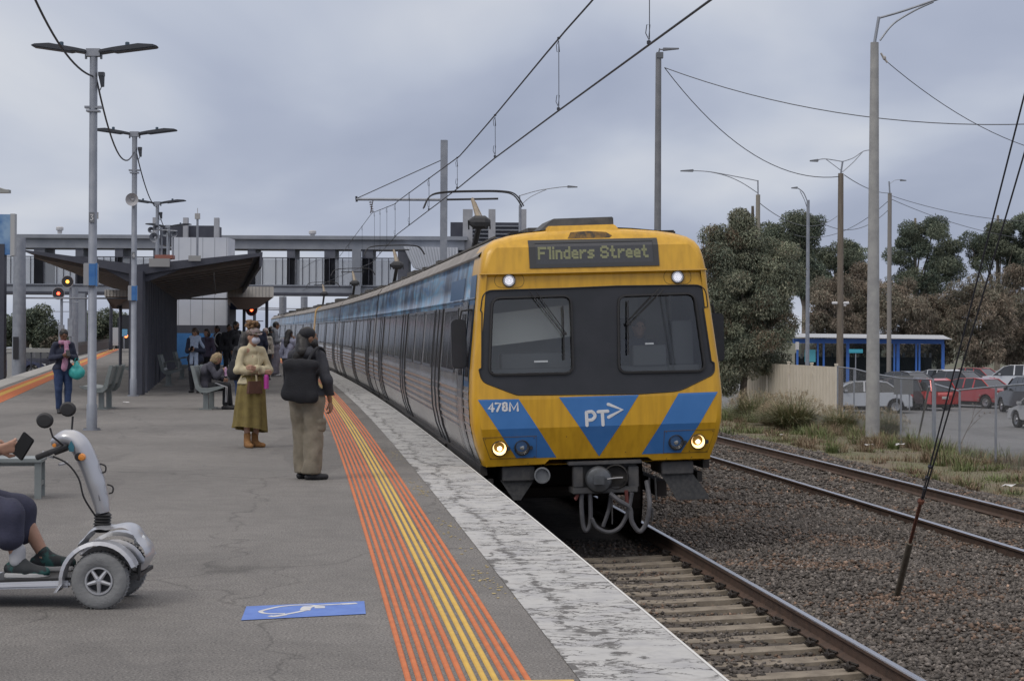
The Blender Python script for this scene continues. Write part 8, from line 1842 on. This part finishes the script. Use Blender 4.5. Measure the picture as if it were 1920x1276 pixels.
# ---- grasses and weeds
def blades(n, cx, cy, cz, R0, h, lean, cols, seed, w=.012, seg=3, spread=1.0):
    g = np.random.default_rng(seed); a = g.uniform(0, 2 * PI, n); rr = R0 * np.sqrt(g.random(n)); bx_ = cx + rr * np.cos(a); by_ = cy + rr * np.sin(a); H_ = h * g.uniform(.55, 1.15, n); le = lean * g.uniform(.15, 1.35, n) * H_; a2 = a + g.normal(0, .6, n)
    V = []; 
    for s in range(seg + 1):
        t = s / seg; x = bx_ + np.cos(a2) * le * t ** 2; y = by_ + np.sin(a2) * le * t ** 2; z = cz + H_ * (t - .5 * t ** 2 * (le / H_)); ww = w * (1 - .85 * t) * g.uniform(.8, 1.2)
        V.append(np.stack([x - np.sin(a2) * ww, y + np.cos(a2) * ww, z], 1)); V.append(np.stack([x + np.sin(a2) * ww, y - np.cos(a2) * ww, z], 1))
    V = np.stack(V, 1).reshape(-1, 3); k = 2 * (seg + 1); F = np.concatenate([np.array([[2 * s, 2 * s + 1, 2 * s + 3, 2 * s + 2]]) for s in range(seg)])
    F = (F[None] + np.arange(n)[:, None, None] * k).reshape(-1, 4); cols = np.array(cols); c = cols[g.integers(0, len(cols), n)] * np.exp(g.normal(0, .25, n))[:, None]
    return V, F, np.repeat(c, k, 0)
def joinc(parts): 
    o = 0; V = []; F = []; C = []
    for v, f, c in parts: V.append(v); F.append(f + o); C.append(c); o += len(v)
    return np.concatenate(V), np.concatenate(F), np.concatenate(C)
CG = [(.17, .20, .10), (.21, .225, .12), (.14, .165, .08)]; CS = [(.40, .33, .23), (.33, .27, .19), (.28, .22, .14)]
def tuft(px, py, d, R0, h, lab, seed, seedheads=True):
    z_ = -1.4
    for _ in range(8): p = G(px, py, z_); z_ = .5 * z_ + .5 * float(zv(np.float64(p.x - E(p.y)), np.float64(p.y)))
    r = empty('fountain_grass', p, 0, lab, 'grass clump', 'feathery grass clumps by the fence')
    V, F, c = blades(1900, 0, 0, -.04, R0 * .55, h * 1.0, 1.05, CG + [(.26, .22, .13), (.2, .18, .1)], seed, .009); raw_mesh('blades', V, F, M_leaf, r, col=c)
    if seedheads:
        V, F, c = blades(300, 0, 0, -.2, R0 * .6, h * 1.25, .9, CS, seed + 1, .006)
        g = np.random.default_rng(seed); a = g.uniform(0, 2 * PI, 260); q = g.uniform(.3, 1.0, 260) * R0 * 1.25; C = np.stack([np.cos(a) * q, np.sin(a) * q, h * (1.05 - .45 * (q / R0 / 1.25) ** 2) * g.uniform(.8, 1.05, 260) - .1], 1)
        V2, F2, c2 = leaves(C, np.stack([np.full(260, .022), np.full(260, .022), np.full(260, .06)], 1), 4200, .035, .006, CS, seed + 2, 0)
        V, F, c = joinc([(V, F, c), (V2, F2, c2)]); raw_mesh('seed_heads', V, F, M_leaf, r, col=c)
tuft(1412, 790, 58, .75, 1.15, 'pale feathery grass clump at the foot of the beige fence, leftmost', 201)
tuft(1488, 806, 56, .85, 1.3, 'largest feathery grass clump, before the middle of the beige fence', 202)
tuft(1575, 812, 53, .7, 1.0, 'green grass clump at the right end of the beige fence', 203)
tuft(1655, 822, 53, .75, 1.15, 'feathery grass clump hiding the concrete pole base', 204)
tuft(1450, 796, 60, .5, .8, 'small feathery grass clump between the two large ones', 205)
g = np.random.default_rng(9); parts_ = []; hs = []
cnt = 0
while cnt < 680:
    u = g.uniform(9.4, 17.0); y = 20 + 62 * g.random() ** 1.1; dens = _pn(np.float64(u), np.float64(y), np.float64(u * .3), .7) + _pn(np.float64(u), np.float64(y), 0.0, 2.3) * .6
    if dens < -.1 - .25 * (u > 11): continue
    if u < 10.4 and g.random() < .6: continue
    x, y2, _ = TP(u, y, 0); z = float(zv(np.float64(max(u, 10.2)), np.float64(y))) if u > 10.2 else float(zb(np.float64(u), np.float64(y)))
    dry = g.random() < .55; cols = [(.25, .20, .13), (.20, .15, .10), (.19, .13, .09)] if dry else [(.15, .18, .075), (.17, .20, .085), (.12, .15, .065)]
    parts_.append(blades(int(g.integers(45, 120)), float(x), float(y2), z - .02, g.uniform(.12, .45), g.uniform(.10, .34) * (1.7 if u > 12.5 else 1), .8, cols, int(g.integers(1e6)), g.uniform(.005, .012), 2)); cnt += 1
V, F, c = joinc(parts_); o = raw_mesh('weeds', V, F, M_leaf, col=c); tag(o, kind='stuff')
V, F, c = blades(26000, 0, 0, 0, 1, .09, .7, [(.19, .15, .09), (.10, .12, .045), (.14, .12, .06)], 5, .006, 2)
n_ = 26000; uu = g.uniform(10.0, 17.6, n_); yy_ = 20 + 60 * g.random(n_); x_, y_, _ = TP(uu, yy_, 0); z_ = zv(uu, yy_); k6 = 6
V = V.reshape(n_, k6, 3); V = V - V[:, :1] * np.array([1, 1, 0]) + np.stack([x_, y_, z_], 1)[:, None]; o = raw_mesh('grass', V.reshape(-1, 3), F, M_leaf, col=c); tag(o, kind='stuff')
# a branching dry thistle by the fence
p = G(1800, 835, -1.4); r = empty('thistle', p, 0, 'dry branching thistle leaning right in front of the chain link fence', 'plant'); m = MB(); rr = random.Random(8); tips = []
def br(a, d, L, n):
    b = a + d * L; m.tube([a, a.lerp(b, .5) + Vector((rr.uniform(-.02, .02), 0, .02)), b], [.010 * (n + 1) / 3, .008 * (n + 1) / 3, .005 * (n + 1) / 3], 5)
    if n == 0: tips.append(b); return
    for k in range(3): q = (d + Vector((rr.uniform(-.5, .7), rr.uniform(-.4, .4), rr.uniform(-.2, .5)))).normalized(); br(a.lerp(b, .5 + .25 * k), q, L * .55, n - 1)
br(Vector((0, 0, 0)), Vector((.45, 0, .9)).normalized(), .9, 2); m.build('stem', mat('dry stem', (.12, .09, .07), rough=.9), r)
m = MB()
for t_ in tips: m.lathe([(.001, -.02), (.022, 0), (.015, .025), (.001, .03)], tuple(t_), 'Z', 6)
m.build('seed_heads', mat('thistle head', (.22, .19, .17), rough=.9), r)
# litter and pale stones on the ballast
rr = random.Random(12); M_lit = mat('litter white', (.5, .5, .5), (.6, .6, .6), rough=.7)
for i, (px, py, s, lb_) in enumerate([(1647, 1118, .05, 'white scrap of paper beside the foot of the anchor tube'), (1795, 1185, .06, 'pale torn scrap lying on the ballast near the right edge'), (1466, 815, .05, 'white scrap on the ballast beyond the second track'), (1685, 835, .09, 'pale plastic wrapper in the weeds beyond the second track'), (1900, 915, .14, 'white plastic bag in the weeds at the right edge'), (1630, 835, .07, 'crumpled white cup among the verge weeds'), (237, 755, .05, 'white paper scrap on the platform near the bench')]):
    z = -1.04 if py > 950 else -1.22 if px < 1890 and py > 800 else -1.2
    if px == 237: z = .01
    p = G(px, py, z); m = MB(); n_ = 9; vs = [(s * rr.uniform(.6, 1.3) * math.cos(2 * PI * k / n_) * 1.5, s * rr.uniform(.6, 1.2) * math.sin(2 * PI * k / n_), rr.uniform(0, s * .7)) for k in range(n_)] + [(0, 0, s * .5)]
    m.add(vs, [(k, (k + 1) % n_, n_) for k in range(n_)]); o = m.build('paper_scrap', M_lit); o.location = p; tag(o, lb_, 'litter')
